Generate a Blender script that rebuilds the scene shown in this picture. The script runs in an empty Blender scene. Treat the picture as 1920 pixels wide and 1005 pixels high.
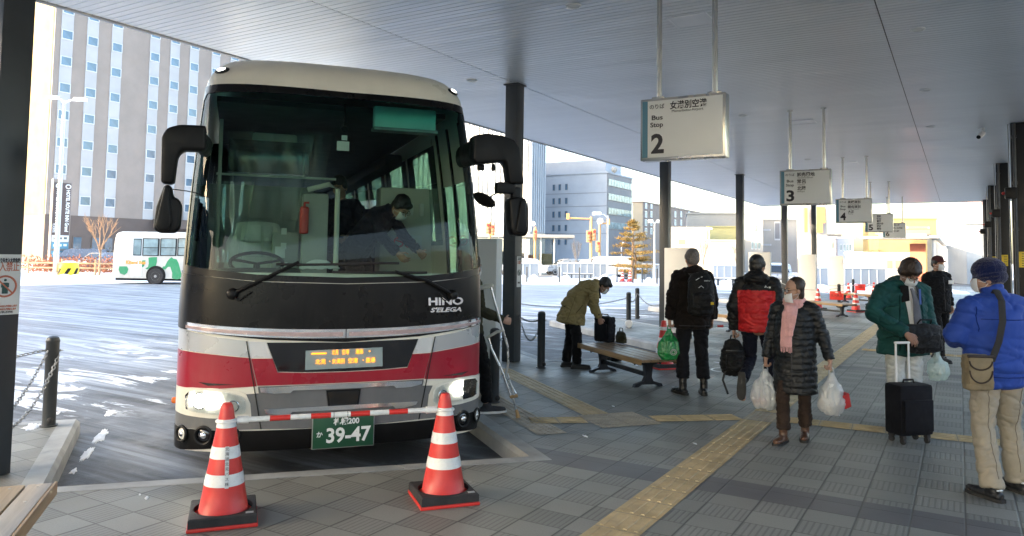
import bpy, bmesh, math, random
import numpy as np
from mathutils import Vector, Matrix, noise as mnoise
random.seed(4)
S = bpy.context.scene
COL = S.collection
R = math.radians
# ------------------------------------------------------------------ camera
F_PX, CX, CY, W_PX, H_PX = 1400., 960., 395., 1920., 1005.
PITCH, ROLL, YAW, CAM_H = R(3.45), R(.85), R(30.959), 1.65
def cam_axes():
    cp, sp, cr, sr = math.cos(PITCH), math.sin(PITCH), math.cos(ROLL), math.sin(ROLL)
    right, up, fw = Vector((1, 0, 0)), Vector((0, -sp, cp)), Vector((0, cp, sp))
    r, u = cr*right + sr*up, -sr*right + cr*up
    Z = Matrix.Rotation(YAW, 3, 'Z')
    return Z @ r, Z @ u, Z @ fw
AR, AU, AF = cam_axes()
cd = bpy.data.cameras.new('camera'); cam = bpy.data.objects.new('camera', cd); COL.objects.link(cam)
cd.sensor_width = 36; cd.lens = 36*F_PX/W_PX; cd.shift_y = (CY - H_PX/2)/W_PX
cd.clip_end = 3000; cd.clip_start = .05
cam.matrix_world = Matrix((( AR.x, AU.x, -AF.x, 0), (AR.y, AU.y, -AF.y, 0), (AR.z, AU.z, -AF.z, CAM_H), (0, 0, 0, 1)))
S.camera = cam
def ray(px, py): return AF*F_PX + AR*(px - CX) + AU*(CY - py)
def G(px, py, z=0.):                       # ground point seen at a pixel of the photograph
    d = ray(px, py); return Vector((0, 0, CAM_H)) + d*((z - CAM_H)/d.z)
def at(px, py, depth): return Vector((0, 0, CAM_H)) + ray(px, py)*(depth/F_PX)
def atX(px, py, X): d = ray(px, py); return Vector((0, 0, CAM_H)) + d*(X/d.x)
# ------------------------------------------------------------------ light
SUN_EL = R(13.)
sx, sy = -.607*math.cos(SUN_EL), -.795*math.cos(SUN_EL); SUN = Vector((sx, sy, math.sin(SUN_EL)))
wd = bpy.data.worlds.new('World'); S.world = wd; wd.use_nodes = True
nt = wd.node_tree; bgn = nt.nodes['Background']
sky = nt.nodes.new('ShaderNodeTexSky'); sky.sky_type = 'NISHITA'; sky.sun_disc = False
sky.sun_elevation = SUN_EL; sky.sun_rotation = math.atan2(sx, sy); sky.air_density = 1.; sky.dust_density = 3.2; sky.ozone_density = .85
nt.links.new(sky.outputs[0], bgn.inputs[0]); bgn.inputs[1].default_value = .15
ld = bpy.data.lights.new('sun', 'SUN'); ld.energy = 2.4; ld.angle = R(.5); ld.color = (1, .80, .56)
sun = bpy.data.objects.new('sun', ld); COL.objects.link(sun); sun.rotation_euler = SUN.to_track_quat('Z', 'Y').to_euler()
S.view_settings.view_transform = 'Standard'; S.view_settings.look = 'None'
S.view_settings.exposure = 3.1; S.view_settings.gamma = 1
S.cycles.max_bounces = 10; S.cycles.diffuse_bounces = 5; S.cycles.transparent_max_bounces = 16
S.cycles.sample_clamp_indirect = 8; S.cycles.caustics_reflective = False; S.cycles.caustics_refractive = False
S.cycles.use_denoising = True
# ------------------------------------------------------------------ mesh helpers
def frame_of(t, side=None):
    t = Vector(t).normalized()
    s = Vector(side) if side is not None else (Vector((1, 0, 0)) if abs(t.x) < .8 else Vector((0, 1, 0)))
    s = (s - t*s.dot(t)).normalized(); return t, s, t.cross(s)
class MB:
    def __init__(self): self.v = []; self.f = []; self.m = []
    def add(self, vs, fs, mat=0, M=None):
        o = len(self.v)
        self.v += [tuple(M @ Vector(q)) for q in vs] if M is not None else [tuple(q) for q in vs]
        self.f += [tuple(i + o for i in f) for f in fs]; self.m += [mat]*len(fs); return self
    def box(self, c, s, M=None, mat=0, bev=0.):
        bm = bmesh.new(); bmesh.ops.create_cube(bm, size=1)
        for w in bm.verts: w.co = Vector((w.co.x*s[0] + c[0], w.co.y*s[1] + c[1], w.co.z*s[2] + c[2]))
        if bev: bmesh.ops.bevel(bm, geom=bm.edges[:], offset=min(bev, .45*min(s)), segments=2, affect='EDGES', profile=.6)
        bm.verts.index_update()
        self.add([w.co.copy() for w in bm.verts], [[w.index for w in f.verts] for f in bm.faces], mat, M); bm.free(); return self
    def rings(self, rs, mat=0, cap0=True, cap1=True, M=None, closed=True):
        n = len(rs[0]); vs = [q for r in rs for q in r]; fs = []
        for i in range(len(rs) - 1):
            for j in range(n if closed else n - 1):
                k = (j + 1) % n; fs.append((i*n + j, i*n + k, (i + 1)*n + k, (i + 1)*n + j))
        if closed and cap0: fs.append(tuple(range(n))[::-1])
        if closed and cap1: fs.append(tuple((len(rs) - 1)*n + j for j in range(n)))
        return self.add(vs, fs, mat, M)
    def sweep(self, path, rad, side=None, n=16, capf=1., mat=0, M=None):
        P = [Vector(q) for q in path]; rad = [r if isinstance(r, (tuple, list)) else (r, r) for r in rad]
        rs = []
        ts = []
        for i in range(len(P)):
            a, b = P[max(i - 1, 0)], P[min(i + 1, len(P) - 1)]; ts.append((b - a).normalized())
        s0 = frame_of(ts[0], side)[1]
        def ring(c, t, s, rx, ry):
            t, s, q = frame_of(t, s)
            return [c + s*(rx*math.cos(2*math.pi*k/n)) + q*(ry*math.sin(2*math.pi*k/n)) for k in range(n)], s
        def caps(c, t, s, r, sg):
            out = []; L = min(r)*capf
            for a in (85, 60, 32):
                out.append(ring(c + t*(sg*L*math.sin(R(a))), t, s, r[0]*math.cos(R(a)), r[1]*math.cos(R(a)))[0])
            return out
        if capf > 0: rs += caps(P[0], ts[0], s0, rad[0], -1)
        s = s0
        for i in range(len(P)):
            rr, s = ring(P[i], ts[i], side if side is not None else s, *rad[i]); rs.append(rr)
        if capf > 0: rs += caps(P[-1], ts[-1], s, rad[-1], 1)[::-1]
        return self.rings(rs, mat, M=M)
    def cyl(self, p0, p1, r0, r1=None, n=16, mat=0, M=None):
        return self.sweep([p0, p1], [r0, r0 if r1 is None else r1], n=n, capf=0, mat=mat, M=M)
    def tube(self, path, r, n=8, mat=0, M=None): return self.sweep(path, [r]*len(path), n=n, capf=0, mat=mat, M=M)
    def ell(self, c, r, rot=None, nu=16, nv=10, mat=0, M=None):
        if not isinstance(r, (tuple, list)): r = (r, r, r)
        rs = []
        for i in range(nv + 1):
            a = -math.pi/2 + math.pi*(i + (.08 if i == 0 else -.08 if i == nv else 0))/nv
            rs.append([Vector((r[0]*math.cos(a)*math.cos(2*math.pi*j/nu), r[1]*math.cos(a)*math.sin(2*math.pi*j/nu), r[2]*math.sin(a))) for j in range(nu)])
        if rot is not None: rs = [[rot @ q for q in g] for g in rs]
        rs = [[q + Vector(c) for q in g] for g in rs]
        return self.rings(rs, mat, M=M)
    def lathe(self, prof, n=24, mat=0, M=None, c=(0, 0, 0)):
        return self.rings([[(c[0] + r*math.cos(2*math.pi*j/n), c[1] + r*math.sin(2*math.pi*j/n), c[2] + z) for j in range(n)] for r, z in prof], mat, M=M)
    def prism(self, poly, o, ex, ey, ez, depth, mat=0):
        o, ex, ey, ez = Vector(o), Vector(ex), Vector(ey), Vector(ez); n = len(poly)
        a = [o + ex*p[0] + ey*p[1] for p in poly]; b = [q + ez*depth for q in a]
        return self.add(a + b, [tuple(range(n)), tuple(range(2*n - 1, n - 1, -1))] + [(i, (i + 1) % n, n + (i + 1) % n, n + i) for i in range(n)], mat)
    def torus(self, c, ax, R0, r, n=24, m=8, mat=0, M=None, sc=(1, 1)):
        t, s, q = frame_of(ax); rs = []
        for i in range(n + 1):
            a = 2*math.pi*i/n; d = s*math.cos(a)*sc[0] + q*math.sin(a)*sc[1]; dn = d.normalized()
            rs.append([Vector(c) + d*R0 + dn*(r*math.cos(2*math.pi*k/m)) + t*(r*math.sin(2*math.pi*k/m)) for k in range(m)])
        return self.rings(rs, mat, cap0=False, cap1=False, M=M)
    def grid(self, fn, nu, nv, mat=0, M=None):
        vs = [fn(i/nu, j/nv) for j in range(nv + 1) for i in range(nu + 1)]
        return self.add(vs, [(j*(nu + 1) + i, j*(nu + 1) + i + 1, (j + 1)*(nu + 1) + i + 1, (j + 1)*(nu + 1) + i) for j in range(nv) for i in range(nu)], mat, M)
    def text(self, s, M, size=1., depth=.004, mat=0, width=None, align='CENTER', bold=0., shear=0.):
        c = bpy.data.curves.new('lettering', 'FONT'); c.body = s; c.size = size; c.align_x = align; c.offset = bold; c.shear = shear
        c.extrude = depth/2; c.resolution_u = 3; c.align_y = 'CENTER'
        o = bpy.data.objects.new('lettering', c); COL.objects.link(o)
        me = bpy.data.meshes.new_from_object(o.evaluated_get(bpy.context.evaluated_depsgraph_get()))
        bpy.data.objects.remove(o); bpy.data.curves.remove(c)
        vs = [q.co.copy() for q in me.vertices]; fs = [tuple(p.vertices) for p in me.polygons]; bpy.data.meshes.remove(me)
        if width and vs:
            w = max(q.x for q in vs) - min(q.x for q in vs); k = width/max(w, 1e-6)
            for q in vs: q.x *= k
        return self.add(vs, fs, mat, M)
    def mesh(self, name, mats, smooth=35):
        me = bpy.data.meshes.new(name); me.from_pydata(self.v, [], self.f)
        for q in mats: me.materials.append(q)
        if len(mats) > 1: me.polygons.foreach_set('material_index', self.m)
        bm = bmesh.new(); bm.from_mesh(me); bmesh.ops.recalc_face_normals(bm, faces=bm.faces[:]); bm.to_mesh(me); bm.free()
        if smooth:
            me.polygons.foreach_set('use_smooth', [True]*len(me.polygons)); me.set_sharp_from_angle(angle=R(smooth))
        return me
    def build(self, name, mats, parent=None, smooth=35):
        if not isinstance(mats, (list, tuple)): mats = [mats]
        return link(name, self.mesh(name, mats, smooth), parent)
def link(name, data, parent=None):
    o = bpy.data.objects.new(name, data); COL.objects.link(o)
    if parent is not None: o.parent = parent
    return o
def tag(o, label=None, cat=None, group=None, kind=None):
    for k, v in (('label', label), ('category', cat), ('group', group), ('kind', kind)):
        if v: o[k] = v
    return o
def thing(name, label, cat, loc=(0, 0, 0), rz=0., group=None):
    o = link(name, None); o.location = loc; o.rotation_euler = (0, 0, rz); o.empty_display_size = .2
    return tag(o, label, cat, group)
def copy_tree(o, parent=None):
    c = o.copy(); COL.objects.link(c)
    if parent is not None: c.parent = parent
    for ch in list(o.children): copy_tree(ch, c)
    return c
def dup(o, loc, rz, label, group=None):
    c = copy_tree(o); c.location = loc; c.rotation_euler = (0, 0, rz); c['label'] = label
    if group: c['group'] = group
    return c
def TM(o, ex, ey, ez=None):
    ex, ey = Vector(ex).normalized(), Vector(ey).normalized(); ez = ex.cross(ey) if ez is None else Vector(ez)
    return Matrix(((ex.x, ey.x, ez.x, o[0]), (ex.y, ey.y, ez.y, o[1]), (ex.z, ey.z, ez.z, o[2]), (0, 0, 0, 1)))
# ------------------------------------------------------------------ materials
class NT:
    def __init__(s, m): s.t = m.node_tree; s.n = s.t.nodes; s.l = s.t.links
    def new(s, ty, **k):
        o = s.n.new(ty)
        for a, b in k.items(): setattr(o, a, b)
        return o
    def set(s, sock, v):
        if hasattr(v, 'is_linked') or isinstance(v, bpy.types.NodeSocket): s.l.new(v, sock)
        else: sock.default_value = v
    def math(s, op, a, b=0., c=None, clamp=False):
        o = s.new('ShaderNodeMath', operation=op); o.use_clamp = clamp
        s.set(o.inputs[0], a); s.set(o.inputs[1], b)
        if c is not None: s.set(o.inputs[2], c)
        return o.outputs[0]
    def mix(s, f, a, b):
        o = s.new('ShaderNodeMix', data_type='RGBA'); s.set(o.inputs[0], f); s.set(o.inputs[6], a); s.set(o.inputs[7], b); return o.outputs[2]
    def noise(s, vec, scale, detail=4, rough=.55, dist=0.):
        o = s.new('ShaderNodeTexNoise'); o.inputs['Scale'].default_value = scale; o.inputs['Detail'].default_value = detail
        o.inputs['Roughness'].default_value = rough; o.inputs['Distortion'].default_value = dist
        if vec is not None: s.l.new(vec, o.inputs['Vector'])
        return o.outputs['Fac']
    def rng(s, v, a, b, c=0., d=1., smooth=False):
        o = s.new('ShaderNodeMapRange'); o.interpolation_type = 'SMOOTHSTEP' if smooth else 'LINEAR'; o.clamp = True
        s.set(o.inputs[0], v)
        for i, q in enumerate((a, b, c, d)): o.inputs[i + 1].default_value = q
        return o.outputs[0]
    def coord(s, kind='Object'): return s.new('ShaderNodeTexCoord').outputs[kind]
    def mapping(s, vec, rot=(0, 0, 0), scale=(1, 1, 1)):
        o = s.new('ShaderNodeMapping'); s.l.new(vec, o.inputs[0]); o.inputs['Rotation'].default_value = rot; o.inputs['Scale'].default_value = scale; return o.outputs[0]
    def sep(s, vec): o = s.new('ShaderNodeSeparateXYZ'); s.l.new(vec, o.inputs[0]); return o.outputs
    def bump(s, h, strength=.3, dist=.01):
        o = s.new('ShaderNodeBump'); o.inputs['Strength'].default_value = strength; o.inputs['Distance'].default_value = dist; s.l.new(h, o.inputs['Height']); return o.outputs[0]
def c4(c): return (c[0], c[1], c[2], 1.) if not isinstance(c, float) else (c, c, c, 1.)
def mat0(name):
    m = bpy.data.materials.new(name); m.use_nodes = True
    return m, NT(m), m.node_tree.nodes['Principled BSDF']
def mat(name, col, rough=.5, metal=0., var=.12, vscale=4., bump=0., bscale=60., emit=None, estr=0., coat=0., spec=None, stretch=(1, 1, 1), bdist=.005, sheen=0.):
    m, n, b = mat0(name); col = c4(col); vec = n.mapping(n.coord(), scale=stretch)
    if var:
        f = n.noise(vec, vscale, 5, .6)
        lo = tuple(q*(1 - var) for q in col[:3]) + (1,); hi = tuple(min(q*(1 + var), 1) for q in col[:3]) + (1,)
        n.l.new(n.mix(n.rng(f, .3, .7), lo, hi), b.inputs['Base Color'])
        n.l.new(n.rng(n.noise(vec, vscale*2.3, 4), .3, .7, max(rough - .08, .02), min(rough + .08, 1)), b.inputs['Roughness'])
    else:
        b.inputs['Base Color'].default_value = col; b.inputs['Roughness'].default_value = rough
    b.inputs['Metallic'].default_value = metal
    if bump: n.l.new(n.bump(n.noise(vec, bscale, 4, .6), bump, bdist), b.inputs['Normal'])
    if emit is not None: b.inputs['Emission Color'].default_value = c4(emit); b.inputs['Emission Strength'].default_value = estr
    if coat: b.inputs['Coat Weight'].default_value = coat; b.inputs['Coat Roughness'].default_value = .08
    if spec is not None: b.inputs['Specular IOR Level'].default_value = spec
    if sheen: b.inputs['Sheen Weight'].default_value = sheen
    return m
def fabric(name, col, rough=.85, var=.15, weave=420., bump=.25, spec=.18, sheen=.03):
    m = mat(name, col, rough, 0, var, 7., 0, spec=spec, sheen=sheen); n = NT(m); b = m.node_tree.nodes['Principled BSDF']
    h = n.math('ADD', n.noise(n.coord(), weave, 2), n.math('MULTIPLY', n.noise(n.coord(), 14., 4), 2.2))
    n.l.new(n.bump(h, bump, .012), b.inputs['Normal']); return m
def glass(name, tint=(.9, .95, .95), rough=.02, refl=1.):
    m, n, b = mat0(name); n.n.remove(b); out = n.n['Material Output']
    t = n.new('ShaderNodeBsdfTransparent'); t.inputs[0].default_value = c4(tint)
    g = n.new('ShaderNodeBsdfGlossy'); g.inputs['Roughness'].default_value = rough; g.inputs[0].default_value = (1, 1, 1, 1)
    fr = n.new('ShaderNodeFresnel'); fr.inputs[0].default_value = 1.5
    mx = n.new('ShaderNodeMixShader'); n.l.new(n.math('MULTIPLY', fr.outputs[0], refl), mx.inputs[0]); n.l.new(t.outputs[0], mx.inputs[1]); n.l.new(g.outputs[0], mx.inputs[2])
    n.l.new(mx.outputs[0], out.inputs[0]); return m
def plastic_bag(name, col, alpha=.25):
    m, n, b = mat0(name); n.n.remove(b); out = n.n['Material Output']
    d = n.new('ShaderNodeBsdfDiffuse'); d.inputs[0].default_value = c4(col)
    t = n.new('ShaderNodeBsdfTranslucent'); t.inputs[0].default_value = c4(col)
    g = n.new('ShaderNodeBsdfGlossy'); g.inputs['Roughness'].default_value = .22
    p = n.new('ShaderNodeBsdfTransparent'); p.inputs[0].default_value = c4(col)
    a = n.new('ShaderNodeMixShader'); a.inputs[0].default_value = .42; n.l.new(d.outputs[0], a.inputs[1]); n.l.new(t.outputs[0], a.inputs[2])
    e = n.new('ShaderNodeMixShader'); e.inputs[0].default_value = .12; n.l.new(a.outputs[0], e.inputs[1]); n.l.new(g.outputs[0], e.inputs[2])
    q = n.new('ShaderNodeMixShader'); q.inputs[0].default_value = alpha; n.l.new(e.outputs[0], q.inputs[1]); n.l.new(p.outputs[0], q.inputs[2])
    bm_ = n.bump(n.noise(n.coord(), 26., 5, .65), .6, .02)
    for k in (d, t, g): n.l.new(bm_, k.inputs['Normal'])
    n.l.new(q.outputs[0], out.inputs[0]); return m

def grime(m, zmax=1.3, amt=.55, col=(.26, .245, .225)):      # dried road salt, thickest near the ground
    n = NT(m); b = m.node_tree.nodes['Principled BSDF']; s = b.inputs['Base Color']; co = n.coord(); z = n.sep(co)[2]
    f = n.math('MULTIPLY', n.rng(n.noise(n.mapping(co, scale=(3, 3, 1.2)), 2.2, 8, .7, .5), .42, .78), n.rng(z, .2, zmax, 1., .12)); f = n.math('ADD', n.math('MULTIPLY', f, amt), n.math('MULTIPLY', n.rng(n.noise(co, 55., 3, .7), .62, .75), n.rng(z, .3, zmax, .25, 0.)))
    old = s.links[0].from_socket if s.links else tuple(s.default_value); n.l.new(n.mix(f, old, c4(col)), s)
# road: dark asphalt under packed snow and ice drawn out along the driving lines
def m_road():
    m, n, b = mat0('icy_asphalt'); co = n.coord(); xyz = n.sep(co)
    al = n.mapping(co, rot=(0, 0, -R(31)), scale=(.16, 1.5, 1))
    st = n.noise(al, 1.1, 7, .62, .6)
    st2 = n.noise(n.mapping(co, rot=(0, 0, -R(38)), scale=(.09, 2.6, 1)), 1.6, 6, .6, .3)
    big = n.noise(co, .11, 4, .55)
    # wear: the bays beside the kerbs are swept bare, the middle of the yard keeps its ice
    far = n.rng(n.math('ADD', xyz[0], n.math('MULTIPLY', n.noise(co, .35, 4), 5.)), -12.5, -5., 1., 0., True)
    k = n.math('ADD', n.math('MULTIPLY', st, .6), n.math('ADD', n.math('MULTIPLY', st2, .45), n.math('MULTIPLY', big, .45)))
    k = n.math('ADD', k, n.math('MULTIPLY', far, .38))
    ice = n.rng(k, .74, .99, 0, 1)
    patch = n.math('MULTIPLY', n.rng(n.noise(n.mapping(co, rot=(0, 0, -R(31)), scale=(.45, 1.5, 1)), .8, 8, .68, 1.0), .55, .575), n.math('MULTIPLY', n.rng(xyz[0], -7.6, -8.4), n.rng(xyz[0], -17., -11.)))
    asph = n.mix(n.noise(co, 26., 5, .7), (.030, .031, .034, 1), (.075, .077, .082, 1))
    asph = n.mix(n.rng(n.noise(co, 1.7, 6, .65), .5, .66), asph, (.15, .155, .165, 1))
    trk = n.noise(n.mapping(co, rot=(0, 0, -R(35)), scale=(.035, 3.4, 1)), 1.3, 7, .66, .25)
    icec = n.mix(n.rng(n.noise(al, 3., 6, .66), .38, .62), (.13, .147, .176, 1), (.33, .365, .415, 1))
    icec = n.mix(n.math('MULTIPLY', n.rng(trk, .52, .60), .55), icec, (.085, .092, .105, 1)); icec = n.mix(n.math('MULTIPLY', n.rng(trk, .46, .40), .5), icec, (.48, .52, .58, 1))
    cc = n.mix(ice, asph, icec); cc = n.mix(patch, cc, (.62, .66, .72, 1))
    n.l.new(cc, b.inputs['Base Color'])
    rr = n.rng(ice, 0, 1, .66, .50); n.l.new(n.math('ADD', n.math('MULTIPLY', patch, .35), rr, clamp=True), b.inputs['Roughness'])
    h = n.math('ADD', n.noise(co, 60., 4, .7), n.math('ADD', n.math('MULTIPLY', st2, 5.), n.math('MULTIPLY', patch, 2.)))
    n.l.new(n.bump(h, .25, .02), b.inputs['Normal']); return m
def m_paving():
    m, n, b = mat0('paving_blocks'); co = n.coord(); x, y, z = n.sep(co)
    T = .30
    u, v = n.math('DIVIDE', x, T), n.math('DIVIDE', n.math('SUBTRACT', y, 5.375), .2455)
    fu, fv = n.math('FLOOR', u), n.math('FLOOR', v); gu, gv = n.math('FRACT', u), n.math('FRACT', v)
    par = n.math('FLOORED_MODULO', n.math('ADD', fu, fv), 2.)
    cm = n.new('ShaderNodeCombineXYZ'); n.l.new(fu, cm.inputs[0]); n.l.new(fv, cm.inputs[1])
    wn = n.new('ShaderNodeTexWhiteNoise', noise_dimensions='2D'); n.l.new(cm.outputs[0], wn.inputs['Vector']); tone = wn.outputs['Value']
    rib = n.math('SINE', n.math('MULTIPLY', x, 2*math.pi/.0375)); ribm = n.math('MULTIPLY', n.rng(rib, .2, .8), par)
    brk = n.rng(n.noise(n.mapping(co, scale=(30, 3, 1)), 1., 3), .40, .55); base0 = 0
    eu = n.math('MINIMUM', gu, n.math('SUBTRACT', 1., gu)); ev = n.math('MINIMUM', gv, n.math('SUBTRACT', 1., gv))
    joint = n.math('MAXIMUM', n.rng(eu, .008, .028, 1., 0.), n.math('MULTIPLY', n.rng(ev, .008, .024, 1., 0.), .85))
    base = n.mix(tone, (.192, .195, .182, 1), (.275, .276, .258, 1))
    base = n.mix(n.math('MULTIPLY', n.rng(n.noise(co, .45, 5), .35, .65), .55), base, (.165, .18, .168, 1))
    ym = n.math('FLOORED_MODULO', n.math('SUBTRACT', y, 5.375), 7.13); band = n.math('LESS_THAN', ym, .375)
    base = n.mix(band, base, n.mix(tone, (.088, .088, .098, 1), (.118, .118, .128, 1)))
    ribm = n.math('MULTIPLY', ribm, n.math('SUBTRACT', 1., band))
    base = n.mix(n.math('MULTIPLY', par, n.math('MULTIPLY', n.math('SUBTRACT', 1., band), .15)), base, (.10, .10, .098, 1))
    base = n.mix(n.math('MULTIPLY', ribm, .42), base, (.07, .071, .071, 1))
    base = n.mix(n.math('MULTIPLY', joint, .85), base, (.035, .035, .036, 1))
    base = n.mix(n.math('MULTIPLY', n.rng(n.noise(co, 90., 4, .7), .45, .75), .35), base, (.09, .092, .095, 1))
    n.l.new(base, b.inputs['Base Color'])
    n.l.new(n.rng(n.noise(co, .8, 5), .3, .7, .42, .66), b.inputs['Roughness'])
    h = n.math('SUBTRACT', n.noise(co, 130., 3), n.math('ADD', n.math('MULTIPLY', joint, 2.), n.math('MULTIPLY', ribm, 1.2)))
    n.l.new(n.bump(h, .35, .004), b.inputs['Normal']); return m
def m_wood(name, c1, c2, axis=0):
    m, n, b = mat0(name); sc = [14, 14, 14]; sc[axis] = .9
    f = n.noise(n.mapping(n.coord(), scale=tuple(sc)), 2.2, 6, .6, .8)
    n.l.new(n.mix(n.rng(f, .3, .7), c4(c1), c4(c2)), b.inputs['Base Color']); b.inputs['Roughness'].default_value = .42
    n.l.new(n.bump(f, .25, .004), b.inputs['Normal']); return m
def m_snow(name='snow', c=(.80, .83, .88)):
    m = mat(name, c, .75, 0, .05, 1.5); n = NT(m); b = m.node_tree.nodes['Principled BSDF']
    n.l.new(n.bump(n.noise(n.coord(), 5., 6, .65), .7, .12), b.inputs['Normal']); return m
M = {}
M['road'] = m_road(); M['paving'] = m_paving(); M['snow'] = m_snow(); M['whitewall0'] = mat('pale_station_wall', (.55, .55, .54), .6, 0, .06, .5)
M['kerb'] = mat('kerb_concrete', (.30, .315, .325), .7, 0, .22, 3., .3, 90.)
M['concrete'] = mat('concrete', (.34, .35, .36), .75, 0, .18, 1.2, .3, 40.)
M['tactile'] = mat('tactile_tile', (.46, .35, .19), .6, 0, .24, 5., .3, 120.)
M['tactile_dot'] = mat('tactile_dot_tile', (.36, .31, .24), .6, 0, .22, 5., .3, 120.)
M['ceil'] = mat('soffit_board', (.74, .765, .81), .38, .35, .03, .8, stretch=(.25, 3., 1))
M['ceil_trim'] = mat('soffit_trim', (.30, .32, .34), .4, .3)
M['col'] = mat('column_paint', (.036, .042, .048), .38, 0, .18, 2.)
M['colblack'] = mat('black_column_paint', (.012, .013, .014), .45, 0, .2, 2., spec=.3)
M['steel'] = mat('brushed_steel', (.46, .46, .44), .30, 1., .12, 3., stretch=(1, 1, .1))
M['darksteel'] = mat('dark_steel', (.045, .05, .055), .42, .3, .2, 5.)
M['black'] = mat('black_plastic', (.006, .006, .0065), .45, 0, .3, 6., spec=.25)
M['gloss_black'] = mat('black_gloss', (.006, .006, .007), .12, 0, .3, 2., coat=.5)
M['rubber'] = mat('rubber', (.022, .022, .024), .75, 0, .3, 9., .25, 80.)
M['white'] = mat('white_paint', (.78, .79, .79), .4, 0, .05, 2.)
M['offwhite'] = mat('offwhite_panel', (.66, .68, .69), .45, 0, .04, 2.)
M['signwhite'] = mat('sign_face', (.86, .88, .87), .4, 0, .03, 2.)
M['signblue'] = mat('sign_blue', (.10, .26, .36), .4, 0, .05, 2.)
M['ink'] = mat('ink', (.012, .013, .02), .5, 0, 0)
M['inkgrey'] = mat('ink_grey', (.10, .105, .11), .5, 0, 0)
M['red'] = mat('cone_red', (.62, .035, .028), .38, 0, .14, 5.)
M['reflect'] = mat('reflective_band', (.74, .76, .76), .3, 0, .10, 14.)
M['sticker'] = mat('grey_sticker', (.36, .38, .40), .5, 0, .2, 40.)
M['signred'] = mat('sign_red', (.50, .16, .10), .5, 0, .1, 8.)
M['signgreen'] = mat('sign_green', (.02, .075, .07), .5, 0, .1, 8.)
M['yellow'] = mat('yellow_plastic', (.80, .55, .02), .45, 0, .12, 4.)
M['chain'] = mat('galvanised_chain', (.33, .34, .35), .4, .9, .2, 12.)
M['wood'] = m_wood('bench_wood', (.20, .13, .075), (.36, .25, .155))
M['woodlight'] = m_wood('bench_wood_weathered', (.30, .27, .24), (.46, .42, .37))
M['woodfresh'] = m_wood('bench_wood_fresh', (.36, .25, .13), (.52, .38, .22))
M['woodside'] = m_wood('bench_wood_edge', (.23, .135, .05), (.38, .24, .11))
M['castiron'] = mat('cast_iron', (.012, .014, .02), .45, .2, .25, 9., .15, 60.)
# ------------------------------------------------------------------ ground, platform, kerbs
bV, nV = Vector((-.777, .629)), Vector((.629, .777))
P = [Vector((-3.12, -1.67)), Vector((-3.12, 5.455)), Vector((-3.80, 12.9)), Vector((-3.80, 20.03)), Vector((-3.80, 27.16)), Vector((-3.80, 34.29))]
TL = [7.03, 6.95, 6.9, 6.9, 6.9]; TWD = [1.87, 2.45, 2.1, 2.1, 2.1]
edge = [Vector((-2.88, -14.)), P[0]]
for k in range(5):
    a = P[k]; nb = bV.dot(P[k + 1] - a)
    edge += [a + bV*TL[k], a + bV*TL[k] + nV*TWD[k], a + nV*TWD[k] + bV*nb, P[k + 1]]
edge[4] = Vector((-5.475, 2.90))
edge += [Vector((-3.8, 60.))]
def offset(pl, d):
    out = []
    for i, q in enumerate(pl):
        a = (q - pl[i - 1]).normalized() if i else (pl[1] - q).normalized()
        c = (pl[i + 1] - q).normalized() if i < len(pl) - 1 else a
        na, nc = Vector((a.y, -a.x)), Vector((c.y, -c.x)); m = (na + nc).normalized(); out.append(q + m*(d/max(m.dot(na), .35)))
    return out
inn = offset(edge, .14)
mb = MB(); poly = [(q.x, q.y, 0.) for q in inn] + [(12., 60., 0.), (12., -14., 0.)]
mb.add(poly, [tuple(range(len(poly)))]); bm = bmesh.new(); me = mb.mesh('platform', [M['paving']], 0); bm.from_mesh(me); bmesh.ops.triangulate(bm, faces=bm.faces[:])
for f in bm.faces:
    if f.normal.z < 0: f.normal_flip()
bm.to_mesh(me); bm.free(); tag(link('platform', me), kind='structure')
mb = MB(); KW = .17
prof = [(0, -.16), (.004, -.035), (.035, .003), (KW, .004), (KW, -.05)]
for i in range(len(edge) - 1):
    a, c = edge[i], edge[i + 1]; L = (c - a).length
    lines = [offset(edge, d) for d, z in prof]
    ts = [0.]
    for j in range(1, int(L/1.2) + 1):
        t = j*1.2/L
        if t < 1 - .2/L: ts += [t - .004/L, t, t + .004/L]
    ts.append(1.); rs = []
    for j, t in enumerate(ts):
        gr = .010 if (j % 3 == 2 and 0 < j < len(ts) - 1) else 0
        rs.append([(lines[q][i].lerp(lines[q][i + 1], t).x, lines[q][i].lerp(lines[q][i + 1], t).y, prof[q][1] - (gr if 0 < q < 4 else 0)) for q in range(5)])
    mb.rings(rs, closed=False)
tag(mb.build('kerb', M['kerb'], smooth=0), kind='structure')
for nm, mt, z, ext in (('road', M['road'], -.15, (-39., 60., -80., 95.)), ('ground', M['snow'], -.17, (-1500, 1500, -1500, 1500))):
    mb = MB(); x0, x1, y0, y1 = ext
    mb.add([(x0, y0, z), (x1, y0, z), (x1, y1, z), (x0, y1, z)], [(0, 1, 2, 3)]); tag(mb.build(nm, mt), kind='structure')
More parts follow.
